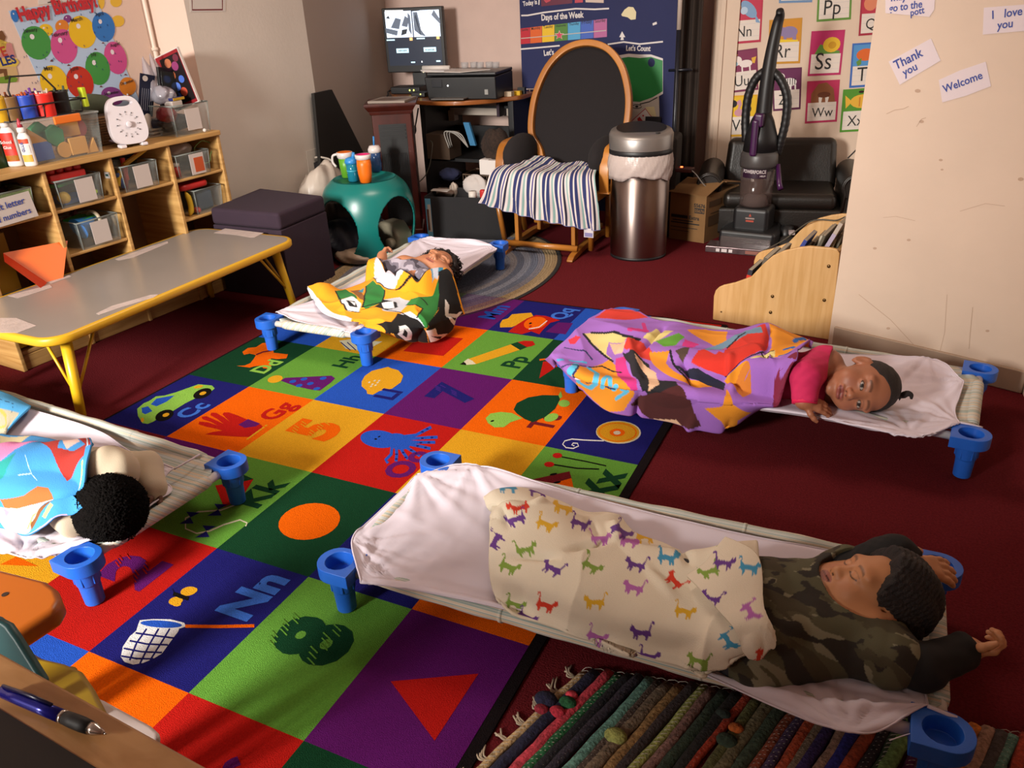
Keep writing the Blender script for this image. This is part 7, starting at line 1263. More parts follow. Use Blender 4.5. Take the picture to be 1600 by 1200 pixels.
mb = MB(); mb.box((0, 0, .014), (.05, .04, .028), PM('ink_box', 'b8a890')); tag(mb.build('small_box', loc=(.19, 3.17, .7625)), 'small pale box on the desk right of the printer', 'box'); mb = MB(); mb.box((0, 0, .012), (.04, .03, .024), PM('ink_yellow', 'c8a020')); tag(mb.build('ink_box', loc=(.22, 3.24, .7625)), 'small yellow ink box at the right end of the desk', 'box'); mb = MB(); mb.box((0, 0, .02), (.05, .03, .04), black); tag(mb.build('black_box', loc=(.225, 3.29, .7625)), 'small black box behind the yellow ink box', 'box')
# under the desk
mb = MB(); mb.box((0, 0, .08), (.17, .16, .16), mat('brown_card', '3c2c1e', .9)); tag(mb.build('brown_box', loc=(-.23, 3.02, .392), bevel=.004), 'dark brown box on the shelf under the desk', 'box')
mb = MB(); mb.prism([(-.02, 0), (.02, 0), (-.02, .14), (-.06, .14)], 0, .02, mat('blue_plastic', '2a6a94', .5), ((0, 0, 0), (1, 0, 0), (0, 0, 1), (0, -1, 0))); tag(mb.build('blue_handle', loc=(.03, 2.96, .49)), 'bright blue handle leaning under the desk', 'tool')
mb = MB()
for k in range(3): mb.tube(crom([(-.14, 2.93 + .02 * k, .47), (-.16 + .02 * k, 2.92, .57), (-.08 + .02 * k, 2.92, .56), (.0, 2.93, .48)], 20), .004, mat('cord_grey', '8e8a84', .5), n=6)
tag(mb.build('coiled_cord', smooth=True), 'grey cord coiled under the desk', 'cord'); mb = MB(); mb.tube(crom([(-.26, 2.9, .52), (-.22, 2.86, .50), (-.24, 2.84, .38), (-.28, 2.82, .30), (-.36, 2.8, .24)], 20), .0035, mat('cord_dark', '4a463c', .6), n=6); tag(mb.build('cable', smooth=True), 'thin dull cable dangling beside the brown box under the desk', 'cable')
crumple('fur_ball', 'fuzzy dark brown plush bundle under the desk beside the chair', 'toy', (.20, 2.93, .50), (.085, .08, .095), mat('brown_fur', '2c1f18', 1.0, bump=1.0, bscale=120, var=.4, vscale=60), 41, 1.0, 40, 26, .18)
mb = MB(); mb.box((0, 0, .045), (.145, .12, .09), PM('white_carton', 'cfc8c4', .6)); mb.box((-.035, 0, .092), (.06, .12, .004), PM('white_carton')); tag(mb.build('white_box', loc=(.20, 2.89, .335), rot=-.05, bevel=.002), 'open white cardboard box beside the rocking chair arm', 'box')
bk = thing('wire_basket', 'dark wire basket on the floor shelf under the desk', 'basket', (.155, 2.92, .16)); wr = mat('basket_bronze', '4a3a2c', .5); mb = MB()
for x in np.linspace(-.15, .15, 17): mb.tube([(x, -.09, 0), (x, -.09, .17)], .003, wr, n=5)
mb.tube([(-.15, -.09, .17), (.15, -.09, .17), (.15, .09, .17), (-.15, .09, .17)], .005, wr, n=6, closed=True); mb.tube([(-.15, -.09, .0), (.15, -.09, .0), (.15, .09, .0), (-.15, .09, .0)], .005, wr, n=6, closed=True); mb.build('wire_frame', bk)
crumple('white_cloth', 'crumpled white cloth in front of the wire basket', 'cloth', (.11, 2.80, .265), (.085, .05, .065), mat('white_cloth', 'b8b0ac', .8), 43, 1.0, 36, 22, .2); crumple('white_bag_scrap', 'white plastic scrap sticking up left of the wire basket', 'bag', (-.03, 2.76, .245), (.025, .03, .06), mat('white_film'), 44); crumple('tan_cloth', 'dull pink cloth bundle on the black bin', 'cloth', (-.09, 2.72, .235), (.07, .04, .035), mat('tan_cloth', '7a685e', .9), 45)
crumple('navy_cloth', 'dark blue cloth under the desk', 'cloth', (-.13, 2.9, .31), (.07, .06, .05), mat('navy_cloth', '151a38', .9), 46)
# black fabric bin
sb = thing('fabric_bin', 'black collapsible fabric bin before the desk', 'bin', (.135, 2.655, 0), .16); w2, d2_, h2 = .245, .125, .262; mb = MB()
for c, d in (((0, -d2_, h2 / 2), (2 * w2, .008, h2)), ((0, d2_, h2 / 2), (2 * w2, .008, h2)), ((-w2, 0, h2 / 2), (.008, 2 * d2_, h2)), ((w2, 0, h2 / 2), (.008, 2 * d2_, h2)), ((0, 0, .006), (2 * w2, 2 * d2_, .008))): mb.box(c, d, blackf)
mb.build('body', sb, bevel=.004); mb = MB(); mb.box((-w2 + .022, -d2_ - .006, .13), (.035, .003, .24), PM('label_sky', '5f9ab8')); mb.box((-w2 + .028, -d2_ - .0075, .13), (.02, .002, .17), PM('label_white', 'b8b0a8')); mb.box((-w2 + .018, -d2_ - .009, .12), (.014, .001, .13), PM('label_brown', '5a3a2c')); plabel(mb.build('side_label', sb), 'tall printed label')
mb = MB(); mb.lathe([(.025, 0), (.025, .05)], mat('cap_white', 'c8c0b8', .5), n=16); tag(mb.build('white_jar', loc=(.19, 2.60, .235), smooth=True), 'white jar at the top of the black fabric bin', 'jar'); mb = MB(); mb.box((0, 0, 0), (.035, .03, .07), mat('red_plastic', 'b01f1c', .45)); tag(mb.build('red_bottle', loc=(.25, 2.62, .26), bevel=.01), 'red plastic thing at the top of the black fabric bin', 'toy')
mb = MB(); mb.prism([(-.06, -.03), (.06, -.03), (.05, .03), (-.07, .02)], 0, .003, PM('paper_white', 'c9c2bc')); tag(mb.build('paper_scrap', loc=(-.05, 2.64, .268)), 'white paper scrap on the left edge of the black fabric bin', 'paper')
# ================================================================== CALENDAR CHART
plC = Pl(np.array([.0, 3.43]), np.array([1.0, 0.0]), np.array([0.0, -1.0])); chb = mat('chart_navy', '151d4e', .75, bump=.1, bscale=200, var=.05, vscale=5); mb = MB(); z7 = lambda pts: [(700 + x / 4, y / 4) for x, y in pts]
plC.sheet(mb, [(810, -60), (1066, -60), (1064, 100), (1062, 330), (826, 330), (816, 120)], chb, .004); whm = PM('chart_white', 'cfc9c8'); lw = .009
for pts in ([(460, 97), (500, 96), (600, 78), (800, 54), (920, 58), (1008, 53)], [(455, 307), (560, 298), (700, 285)], [(1000, 277), (1100, 262), (1200, 275), (1345, 260)], [(460, 557), (540, 556)], [(570, 30), (572, -10)]): plC.line(mb, z7(pts), lw if len(pts) > 2 else .008, whm, .0052)
days = (('b01f30', 'Sunday'), ('cc5a20', 'Monday'), ('d8b020', 'Tuesday'), ('4a7a30', 'Wednesday'), ('4a98c4', 'Thursday'), ('3a5ab0', 'Friday'), ('a85a8c', 'Saturday')); xs = (455, 515, 590, 668, 750, 830, 912, 996)
for i, (c, dn) in enumerate(days):
    x0, x1 = xs[i], xs[i + 1]; yt = lambda x: 178 - (x - 455) * .115; yb = lambda x: 276 - (x - 455) * .085
    plC.poly(mb, z7([(x0 + 1, yt(x0)), (x1 - 1, yt(x1)), (x1 - 1, yb(x1)), (x0 + 1, yb(x0))]), PM('day' + c, c), .0054); plC.text(mb, dn, ink, z7([(x0 + 9, yt(x0) + 17)])[0], z7([(x1 - 9, yt(x1) + 17)])[0], .0060, .01, 1.2)
plC.line(mb, z7([(458, 240), (660, 222), (990, 190)]), .005, PM('day_line', 'b0a8a0'), .0058)
st = lambda cx, cy, r: [(cx + r * (1 if i % 2 == 0 else .42) * math.sin(i * math.pi / 5), cy - r * (1 if i % 2 == 0 else .42) * math.cos(i * math.pi / 5)) for i in range(10)]
plC.poly(mb, z7(st(698, 219, 32)), PM('star_cream', 'd0b8a0'), .0062); plC.poly(mb, z7(st(698, 220, 26)), PM('star_pink', 'c03a5a'), .0066)
plC.text(mb, 'Days of the Week', whm, z7([(587, 128)])[0], z7([(851, 108)])[0], .006, .03, 1.3); plC.text(mb, "Let's Count", whm, z7([(1115, 316)])[0], z7([(1267, 318)])[0], .006, .03, 1.3); plC.text(mb, 'Today is', whm, z7([(472, 38)])[0], z7([(560, 24)])[0], .006, .03, 1.3); plC.text(mb, "Let's", whm, z7([(603, 348)])[0], z7([(665, 340)])[0], .006, .03, 1.2); plC.text(mb, 'I', whm, z7([(512, 622)])[0], z7([(518, 622)])[0], .006, .03, 2.0)
plC.poly(mb, z7([(583, -30), (780, -40), (778, 20), (585, 40)]), PM('chart_plum', '5a1a34'), .0056); plC.poly(mb, z7([(600, 0), (615, -8), (630, 0), (640, -8), (645, 5), (615, 18)]), PM('chart_rose', 'b03a4a'), .006); plC.poly(mb, z7([(795, -10), (845, -12), (845, 15), (795, 18)]), PM('chart_rose', 'b03a4a'), .006); plC.poly(mb, z7([(860, -20), (975, -25), (975, 18), (862, 14)]), PM('chart_tan', 'c0aca0'), .006)
plC.poly(mb, z7([(1085, 90), (1105, 60), (1130, 42), (1160, 45), (1178, 75), (1175, 120), (1145, 124), (1125, 108), (1090, 100)]), PM('chart_cream', 'd0c49a'), .006); plC.poly(mb, z7([(1280, 145), (1305, 135), (1308, 150), (1282, 160)]), whm, .006)
plC.poly(mb, z7([(1090, 195), (1110, 232), (1098, 232), (1100, 250), (1080, 250), (1084, 232), (1072, 232)]), whm, .006)
plC.poly(mb, z7([(1070, 345), (1130, 335), (1200, 340), (1270, 340), (1345, 365), (1345, 585), (1280, 625), (1200, 645), (1120, 640), (1070, 630)]), whm, .0056); plC.poly(mb, z7([(1070, 365), (1130, 355), (1200, 362), (1270, 355), (1343, 378), (1343, 570), (1280, 608), (1200, 636), (1120, 632), (1070, 620)]), PM('chart_green', '2a7c40'), .0060); plC.poly(mb, z7(ell(1273, 390, 22, 28, 18)), chb, .0064)
plC.poly(mb, z7([(1130, 650), (1320, 600), (1325, 780), (1120, 790)]), PM('chart_paper', 'b8b0a8'), .0058); plC.line(mb, z7([(1200, 650), (1260, 635), (1310, 608)]), .006, ink, .0064); plC.line(mb, z7(list(ell(1182, 665, 30, 12, 16))), .004, ink, .0064); plC.poly(mb, z7(ell(1182, 665, 10, 7, 10)), ink, .0066)
plC.poly(mb, z7([(1145, 760), (1235, 675), (1300, 760), (1240, 790)]), whm, .0064); plC.line(mb, z7([(1145, 760), (1235, 678), (1290, 750)]), .005, PM('chart_rose', 'b03a4a'), .007); plC.poly(mb, z7([(1185, 740), (1200, 728), (1212, 745), (1225, 760), (1190, 765)]), PM('chart_redx', 'b0282c'), .0072); plC.poly(mb, z7(ell(1222, 722, 6, 6, 8)), PM('chart_redx', 'b0282c'), .0072); plC.poly(mb, z7([(1235, 668), (1290, 665), (1305, 730), (1260, 720)]), PM('chart_cream', 'd0c49a'), .0068); plC.poly(mb, z7([(495, 680), (515, 676), (518, 735), (500, 740)]), whm, .006)
tag(mb.build('calendar_chart'), 'navy classroom calendar chart with coloured day cards behind the rocking chair', 'chart')
mb = MB(); p_ = plC.o + plC.x * plC.q(1022, 188)[0] + np.array([0, -.02, plC.q(1022, 188)[1]]); mb.box(p_, (.10, .008, .05), mat('tag_grey', '26262a', .4)); tag(mb.build('name_tag'), 'dark tag standing at the lower right of the calendar chart', 'tag')
# dark curtain, pole and covered rack at the right of the chart
mb = MB(); xs_ = np.linspace(1.20, 1.345, 40); G = np.array([[(x, 3.40 + .018 * math.sin(x * 130) + .008 * math.sin(x * 57), z) for z in (0, .5, 1.0, 1.5, 2.0)] for x in xs_]); mb.grid(G, mat('dark_brown_cloth', '2a1f18', .9)); tag(mb.build('dark_drape', smooth=True, solid=.004), 'dark brown drape hanging beside the calendar chart', 'drape')
mb = MB(); pb = np.array([1.232, 3.30]); mb.tube([(pb[0], pb[1], 0.0), (pb[0], pb[1], 1.12)], .012, mat('pole_blueblack', '12151f', .35), n=12); tag_p = mb.build('pole', smooth=True); tag(tag_p, 'dark upright pole beside the calendar chart', 'pole'); m2 = MB(); m2.tube([(pb[0], pb[1], 1.12), (pb[0], pb[1], 1.5)], .013, mat('pole_white', 'b8aaa0', .4), n=12); plabel(m2.build('pole_sleeve', tag_p, smooth=True), 'white upper sleeve'); m3 = MB(); m3.tube([(pb[0] - .05, pb[1], .90), (pb[0] + .09, pb[1], .905)], .008, mat('pole_blueblack'), n=8); m3.build('clamp', tag_p, smooth=True)
mb = MB(); mb.box((0, 0, .29), (.19, .22, .58), mat('dark_rack', '17110e', .8)); tag(mb.build('dark_bin_stack', loc=(1.24, 3.03, 0), rot=.1, bevel=.02), 'dark covered stack standing behind the steel trash can', 'bin')
# ================================================================== ROCKING CHAIR
rc = thing('rocking_chair', 'wooden glider rocking chair with black cushions', 'rocking chair', (.73, 2.66, 0), math.radians(0)); cush = mat('black_cushion', '151012', .95, bump=.25, bscale=180)
def W3(x, y, z): return np.array([x, y, z])
for sx in (-1, 1):
    mb = MB(); x = sx * .205; yy = crom([(-.36, .012), (-.30, .035), (-.1, .05), (.12, .05), (.26, .03), (.30, .012)], 22); q = [(a, b) for a, b in yy] + [(a, max(b - .035, 0)) for a, b in yy[::-1]]; mb.prism(q, -.018, .018, oak, ((x, 0, 0), (0, 1, 0), (0, 0, 1), (1, 0, 0))); mb.build('runner', rc, bevel=.005)
    for y, nm in ((-.20, 'post'), (.12, 'post')): mb = MB(); mb.box((x - sx * .03, y, .15), (.024, .05, .23), oak); mb.build(nm, rc, bevel=.004)
    for y in (-.24, .05): mb = MB(); mb.tube([(sx * .285, y, .30), (sx * .27, y + .05, .03)], .016, oak, n=10); mb.build('swing_arm', rc, smooth=True)
    mb = MB(); mb.box((sx * .28, -.02, .315), (.024, .36, .05), oak); mb.build('side_rail', rc, bevel=.005)
    # arm: bent wood loop with a flat front
    mb = MB(); pts = crom([(sx * .315, -.10, .335), (sx * .318, -.115, .42), (sx * .318, -.10, .50), (sx * .318, -.05, .56), (sx * .315, .05, .575), (sx * .30, .20, .57)], 24); V = []
    for i, p in enumerate(pts):
        tn = nrm(pts[min(i + 1, 23)] - pts[max(i - 1, 0)]); nn = nrm(np.cross(tn, (1, 0, 0))); 
        for a, b in ((-.028, -.011), (.028, -.011), (.028, .011), (-.028, .011)): V.append(p + np.array([a, 0, 0]) + nn * b)
    mb.add(V, [(i * 4 + k, i * 4 + (k + 1) % 4, i * 4 + 4 + (k + 1) % 4, i * 4 + 4 + k) for i in range(23) for k in range(4)] + [(0, 1, 2, 3), (95, 94, 93, 92)], oak); mb.build('arm', rc, bevel=.006, weld=True)
    mb = MB(); mb.ball((sx * .262, .06, .50), (.075, .20, .112), cush, 20, 12); mb.build('arm_pad', rc, smooth=True)
mb = MB(); mb.tube([(-.22, -.275, .055), (.22, -.275, .055)], .017, oak, n=12); mb.build('front_rail', rc, smooth=True); mb = MB(); mb.tube([(-.22, .14, .08), (.22, .14, .08)], .016, oak, n=12); mb.tube([(-.22, -.1, .20), (.22, -.1, .20)], .013, oak, n=12) if False else None; mb.build('rear_rail', rc, smooth=True)
mb = MB(); mb.box((0, -.22, .275), (.54, .03, .045), oak); mb.build('seat_rail', rc, bevel=.005); mb = MB(); mb.box((0, .05, .22), (.40, .024, .03), oak); mb.build('stretcher', rc, bevel=.004)
mb = MB(); mb.prism(rrect(-.275, -.20, .275, .22, .06), .32, .43, cush); mb.build('seat_cushion', rc, bevel=.03, seg=4)
# hooped back
def hoop(s_, inset=0.0):      # s_ 0..1 around the arch; returns x, height along the back
    a = math.pi * (1.18 * s_ - .09); return ((.315 - inset) * math.cos(math.pi - a) * (1 if abs(math.cos(a)) < .98 else 1), .40 + (.40 - inset) * math.sin(a) + .0)
bk_o, bk_t = np.array([.03, .13, .33]), np.array([.045, .36, 1.092]); bdir = nrm(bk_t - bk_o); bn = nrm(np.cross((1, 0, 0), bdir))
bp_ = lambda x, h, n_=0.0: bk_o + np.array([x, 0, 0]) + bdir * h + bn * n_
LB = np.linalg.norm(bk_t - bk_o); hp = crom([(-.20, .02), (-.235, .16), (-.305, .26), (-.315, .42), (-.29, .55), (-.23, .675), (-.13, .765), (0, LB), (.13, .765), (.23, .675), (.29, .55), (.315, .42), (.305, .26), (.235, .16), (.20, .02)], 70)
V = []
for i in range(70):
    tn = hp[min(i + 1, 69)] - hp[max(i - 1, 0)]; tn = tn / np.linalg.norm(tn); nn = np.array([-tn[1], tn[0]])
    for a, b in ((0, -.022), (-.036, -.022), (-.036, .022), (0, .022)): q = hp[i] + nn * a * (-1 if False else 1); V.append(bp_(q[0], q[1], b))
mb = MB(); mb.add(V, [(i * 4 + k, i * 4 + (k + 1) % 4, i * 4 + 4 + (k + 1) % 4, i * 4 + 4 + k) for i in range(69) for k in range(4)] + [(0, 1, 2, 3), (279, 278, 277, 276)], oak); mb.build('back_hoop', rc, bevel=.006, weld=True)
rows_ = np.linspace(0, 1, 24); G = []
co = crom([(-.235, .0), (-.265, .16), (-.305, .27), (-.312, .42), (-.285, .55), (-.215, .67), (-.115, .74), (-.0, .762)], 30)
for sgn, nm in ((1, 'f'),):
    G = np.array([[bp_(-c[0] * u * -1 if False else c[0] * u, c[1], -.026 - .085 * (1 - abs(u) ** 3) * min(1, (.75 - c[1]) * 9 + .05)) for u in np.linspace(1, -1, 28)] for c in co])
    mb = MB(); mb.grid(G, cush); G2 = np.array([[bp_(c[0] * u, c[1], -.012) for u in np.linspace(1, -1, 28)] for c in co]); mb.grid(G2[:, ::-1], cush); mb.build('back_cushion', rc, smooth=True)
# towel over the seat
GT = [[(.24, .30, .445), (.35, .21, .46), (.50, .15, .465), (.60, .19, .452), (.72, .12, .46), (.85, .18, .465), (.98, .10, .45)], [(.335, 2.62 - 2.5, .475)] * 7]
rowsT = np.array([[(.44, 2.66, .45), (.52, 2.72, .475), (.62, 2.76, .48), (.72, 2.70, .455), (.82, 2.72, .47), (.90, 2.70, .46), (.975, 2.66, .45)],
                  [(.42, 2.56, .455), (.51, 2.58, .47), (.61, 2.58, .45), (.72, 2.57, .45), (.82, 2.58, .445), (.91, 2.57, .465), (1.00, 2.56, .46)],
                  [(.40, 2.46, .44), (.50, 2.45, .447), (.61, 2.445, .445), (.72, 2.44, .443), (.83, 2.44, .445), (.93, 2.44, .448), (1.03, 2.45, .44)],
                  [(.385, 2.41, .37), (.49, 2.40, .375), (.61, 2.395, .37), (.73, 2.39, .37), (.84, 2.39, .37), (.95, 2.39, .37), (1.055, 2.41, .35)],
                  [(.365, 2.39, .31), (.48, 2.385, .29), (.61, 2.38, .275), (.735, 2.375, .265), (.86, 2.375, .25), (.97, 2.38, .23), (1.07, 2.40, .23)],
                  [(.345, 2.385, .275), (.47, 2.38, .25), (.61, 2.375, .225), (.74, 2.37, .205), (.865, 2.37, .19), (.98, 2.375, .175), (1.075, 2.40, .165)]])
GT = crom(crom(rowsT, 130).transpose(1, 0, 2), 260); ii, jj = np.meshgrid(np.arange(260), np.arange(130), indexing='ij'); fw = np.clip((jj - 55) / 40, 0, 1); GT[..., 1] += .012 * fw * np.sin(ii * .20 + 1.2 * np.sin(jj * .03)); top_ = np.clip((50 - jj) / 30, 0, 1); GT[..., 2] += top_ * .010 * noise2(GT[..., 0] * 30, GT[..., 1] * 36, 13); GT = folds(GT, .002, 30, 30, 5)
CT = np.zeros((260, 130, 3)); pat = [('d5c8c4', 5), ('27305f', 8), ('d5c8c4', 3), ('27305f', 6), ('c8bcbc', 4), ('7fa09c', 4), ('d5c8c4', 4), ('27305f', 9), ('d5c8c4', 4), ('3a3a7a', 3), ('d5c8c4', 3), ('1e1e36', 4), ('cfc4c4', 4), ('8aa8a4', 4)]; seq = [c for c, n in pat for _ in range(n)]
for i in range(260): CT[i] = srgb(seq[i % len(seq)])
CT[:, -2:] = srgb('6a6a9a')
class _C: pass
pc_ = _C(); pc_.C = CT; tw = blanket('striped_towel', None, GT, pc_, mat('towel_terry', 'd5c8c4', .95, attr='Col', bump=.5, bscale=500), .008); tag(tw, 'blue, white and green striped towel draped over the rocking chair seat', 'towel')
mb = MB(); e_ = GT[232, -1]; mb.box(e_ + (0, -.008, -.02), (.055, .002, .05), PM('care_white', 'c4bcc0')); mb.box(e_ + (0, -.0095, -.03), (.045, .001, .022), PM('care_lilac', '7a76a0')); plabel(mb.build('care_tag', tw), 'white care tag')
# ================================================================== BRAIDED RUG
mb = MB(); cols_ = ['1c1a1a', 'a08a68', '94805f', '74747e', '626a7c', '7c8290', '5a6274', '7c7a7e', '666c7c', '545c6e']; cx_, cy_ = .33, 1.95
rad = [1.0, .965, .93, .86, .80, .74, .68, .62, .56, .48, .40]
for k in range(len(rad)):
    ro = rad[k]; ri = rad[k + 1] if k + 1 < len(rad) else 0.0; m_ = mat('braid%d' % k, cols_[min(k, 9)], .95, bump=1.0, bscale=170, var=.35, vscale=120); n = 90
    for s_ in range(3 if k else 1):
        a = ro + (ri - ro) * s_ / 3; b = ro + (ri - ro) * (s_ + 1) / 3 if k else ri
        if b <= 0.001: mb.add(np.c_[ell(cx_, cy_, .615 * a, .83 * a, n), np.full(n, .007)], [tuple(range(n))], m_); continue
        mid = (a + b) / 2; V = np.concatenate([np.c_[ell(cx_, cy_, .615 * q, .83 * q, n), np.full(n, z)] for q, z in ((a, .004), (mid, .009), (b, .004))]); mb.add(V, [(r * n + j, (r + 1) * n + j, (r + 1) * n + (j + 1) % n, r * n + (j + 1) % n) for r in range(2) for j in range(n)], m_)
tag(mb.build('braided_rug', smooth=True), 'oval braided rug in grey and tan rings under the far cot', 'rug')
# ================================================================== TRASH CAN
tc_ = thing('trash_can', 'brushed steel trash can with a sensor lid and white liner', 'trash can', (1.248, 2.558, 0), .30); steel = mat('brushed_steel', '9a8c86', .36, metal=1.0, aniso=.85, arot=.25); sil = mat('silver_plastic', '8f8a86', .38, metal=.7)
SX, SY = 1.0, .86; mb = MB(); mb.lathe([(.155, .0), (.155, .015)], black, n=48, sy=SY); mb.build('base_ring', tc_, smooth=True); mb = MB(); mb.lathe([(.150, .014), (.155, .018), (.158, .56)], steel, n=64, sy=SY); mb.build('body', tc_, smooth=True)
mb = MB(); V = []; n = 90
for k, z in enumerate(np.linspace(.57, .445, 12)):
    for j in range(n): a = 2 * math.pi * j / n; zz = z if k < 11 else z + .016 * math.sin(a * 3) + .008 * math.sin(a * 7 + 1); r = .163 + .010 * math.sin(3 * k / 11) + .003 * math.sin(a * 13 + k * .8) * (k / 11) + .002 * math.sin(a * 31 + k); V.append((r * math.cos(a), r * SY * math.sin(a), zz))
mb.add(V, [(k * n + j, (k + 1) * n + j, (k + 1) * n + (j + 1) % n, k * n + (j + 1) % n) for k in range(11) for j in range(n)], mat('liner_white', 'b8aaa4', .35, bump=.4, bscale=60)); plabel(mb.build('liner', tc_, smooth=True, solid=.001), 'white plastic liner')
mb = MB(); mb.lathe([(.166, .562), (.168, .565), (.168, .585), (.165, .588)], black, n=60, sy=SY); mb.build('band', tc_, smooth=True)
mb = MB(); V = []; 
for r, zf, zb in ((.167, .588, .588), (.169, .642, .678), (.160, .660, .696), (.128, .667, .702)):
    for j in range(60): a = 2 * math.pi * j / 60; s_ = (math.sin(a) + 1) / 2; V.append((r * math.cos(a), r * SY * math.sin(a), zf + (zb - zf) * s_))
mb.add(V, [(k * 60 + j, k * 60 + (j + 1) % 60, (k + 1) * 60 + (j + 1) % 60, (k + 1) * 60 + j) for k in range(3) for j in range(60)], sil); mb.build('lid_ring', tc_, smooth=True)
mb = MB(); q = ell(0, .015, .132, .105, 40); q = q[q[:, 1] > -.062]; V = [(x, y, .669 + (y + .11) * .16) for x, y in q]; mb.add(V, [tuple(range(len(V)))], mat('lid_black', '070708', .45)); V2 = [(.129 * math.cos(2 * math.pi * j / 40), .111 * math.sin(2 * math.pi * j / 40), .667 + (.111 * math.sin(2 * math.pi * j / 40) + .11) * .16) for j in range(40)]; mb.build('lid_flap', tc_); mb = MB(); mb.add(V2, [tuple(range(40))], sil); mb.build('lid_top', tc_); mb = MB(); mb.lathe([(.012, 0), (.012, .003)], black, n=16, sy=.6, c=(.085, -.085, .673)); mb.build('sensor', tc_)
# ================================================================== CARDBOARD BOX, SOFA, VACUUM
cb = thing('cardboard_box', 'brown cardboard carton with a sagging open top beside the vacuum', 'box', (1.326, 2.922, 0), math.atan2(2.876 - 2.922, 1.54 - 1.326)); card_m = mat('cardboard', '7a5832', .85, var=.06, vscale=12); cw_, cd_, chh = .225, .36, .272; mb = MB(); mb.prism([(0, 0), (cw_, 0), (cw_ + .04, cd_), (.04, cd_)], 0, chh, card_m); mb.build('carton', cb)
mb = MB(); e = [(0, 0, chh), (cw_, 0, chh), (cw_ + .04, cd_, chh), (.04, cd_, chh)]; mb.add([(-.01, -.01, chh + .004), (cw_ + .01, -.02, chh + .002), (cw_ + .03, .16, chh + .055), (.03, .15, chh + .06)], [(0, 1, 2, 3)], card_m); mb.add([(cw_ + .05, cd_, chh + .015), (.03, cd_, chh + .02), (.025, .16, chh + .05), (cw_ + .04, .17, chh + .05)], [(0, 1, 2, 3)], card_m); mb.build('top_flap', cb, solid=.004)
mb = MB(); FB = ((0, -.001, 0), (1, 0, 0), (0, 0, 1), (0, -1, 0)); FR_ = nrm([.04, cd_, 0]); mb.text('55676', ink, ((.185, -.001, .205), (1, 0, 0), (0, 0, 1), (0, -1, 0)), .028, .03, lift=.001); mb.flat([(.155, .170), (.217, .170), (.217, .200), (.155, .200)], ink, FB, .001); mb.text('55676', card_m, ((.186, -.001, .176), (1, 0, 0), (0, 0, 1), (0, -1, 0)), .024, .02, lift=.002); mb.text('Extra', ink, ((.155, -.001, .13), (1, 0, 0), (0, 0, 1), (0, -1, 0)), .030, .02, lift=.001)
for x0, x1, z0, z1 in ((.01, .115, .132, .150), (.01, .19, .10, .107), (.02, .15, .115, .121), (.01, .18, .075, .079), (.01, .13, .055, .058)): mb.flat([(x0, z0), (x1, z0), (x1, z1), (x0, z1)], ink, FB, .001)
mb.build('printing', cb); mb = MB()
FS2 = ((cw_ + .0012, 0, 0), FR_, (0, 0, 1), (1, -.1, 0))
for x0, x1, z0, z1 in ((.03, .16, .20, .235), (.05, .14, .16, .166), (.03, .25, .09, .15), (.22, .25, .17, .24)): mb.flat([(x0, z0), (x1, z0), (x1, z1), (x0, z1)], mat('card_print', '4e361c', .8), FS2, .0012)
mb.flat([(.02, .0), (.10, .0), (.10, .05), (.02, .05)], PM('label_pale', 'b8aa98'), ((.09, .06, chh + .036), (.95, 0, 0), (0, .92, .3), (0, -.3, .95)), .004) if False else None; mb.build('printing', cb); mb = MB(); mb.box((.15, .24, chh + .055), (.06, .05, .002), PM('label_white2', 'b0a69c')); mb.build('shipping_label', cb)
sf = thing('toddler_sofa', 'small black leather sofa with rolled arms against the back wall', 'sofa', (1.875, 3.315, 0), .17); lea = mat('black_leather', '18130f', .38, bump=.2, bscale=120); mb = MB(); mb.box((0, .0, .10), (.86, .50, .16), lea); mb.build('base', sf, bevel=.02)
mb = MB(); mb.box((0, -.06, .22), (.62, .40, .09), lea); mb.build('seat_cushion', sf, bevel=.035, seg=4); mb = MB(); mb.hexa([(-.33, .10, .20), (.33, .10, .20), (.33, .25, .20), (-.33, .25, .20)], [(-.31, .16, .50), (.31, .16, .50), (.31, .25, .50), (-.31, .25, .50)], lea); mb.build('backrest', sf, bevel=.04, seg=4)
for sx in (-1, 1):
    mb = MB(); mb.box((sx * .385, -.01, .18), (.10, .46, .22), lea); mb.tube([(sx * .395, -.25, .305), (sx * .395, .20, .305)], .075, lea, n=24); o = mb.build('armrest', sf, bevel=.008); m4_ = MB(); m4_.tube([(sx * .395 + .062 * math.cos(a), -.252, .305 + .062 * math.sin(a)) for a in np.linspace(-.6, 3.7, 24)] + [(sx * .335, -.252, .12)], .007, lea, n=8); m4_.build('piping', o, smooth=True)
vc = thing('vacuum_cleaner', 'black and purple upright vacuum cleaner with a hose loop', 'vacuum cleaner', (1.80, 2.965, 0), -.08); grey_m = mat('vac_grey', '3f3b3a', .4); purple_m = mat('vac_purple', '3a1440', .3)
mb = MB(); mb.prism([(-.155, -.14), (.155, -.14), (.165, -.05), (.13, .13), (-.13, .13), (-.165, -.05)], .012, .10, black); mb.build('floor_head', vc, bevel=.02, seg=3); mb = MB(); mb.box((0, -.145, .04), (.28, .02, .055), clear('vac_clear', '6a5a56', .35)); mb.build('brush_window', vc, bevel=.004)
mb = MB(); mb.box((0, .0, .145), (.20, .17, .15), black); mb.build('motor_housing', vc, bevel=.025, seg=3)
mb = MB(); FV = ((0, -.0862, .165), (1, 0, 0), (0, 0, 1), (0, -1, 0)); mb.flat([(-.022, -.022), (.022, -.022), (.022, -.012), (-.022, -.012)], mat('badge_red', 'a03a24', .5), FV, .001); mb.flat([(-.025, -.006), (.025, -.006), (.025, .002), (-.025, .002)], mat('badge_pale', '8a7a74', .5), FV, .001); mb.flat([(-.008, .008), (.008, .008), (0, .026)], mat('badge_red'), FV, .001); mb.build('badge', vc)
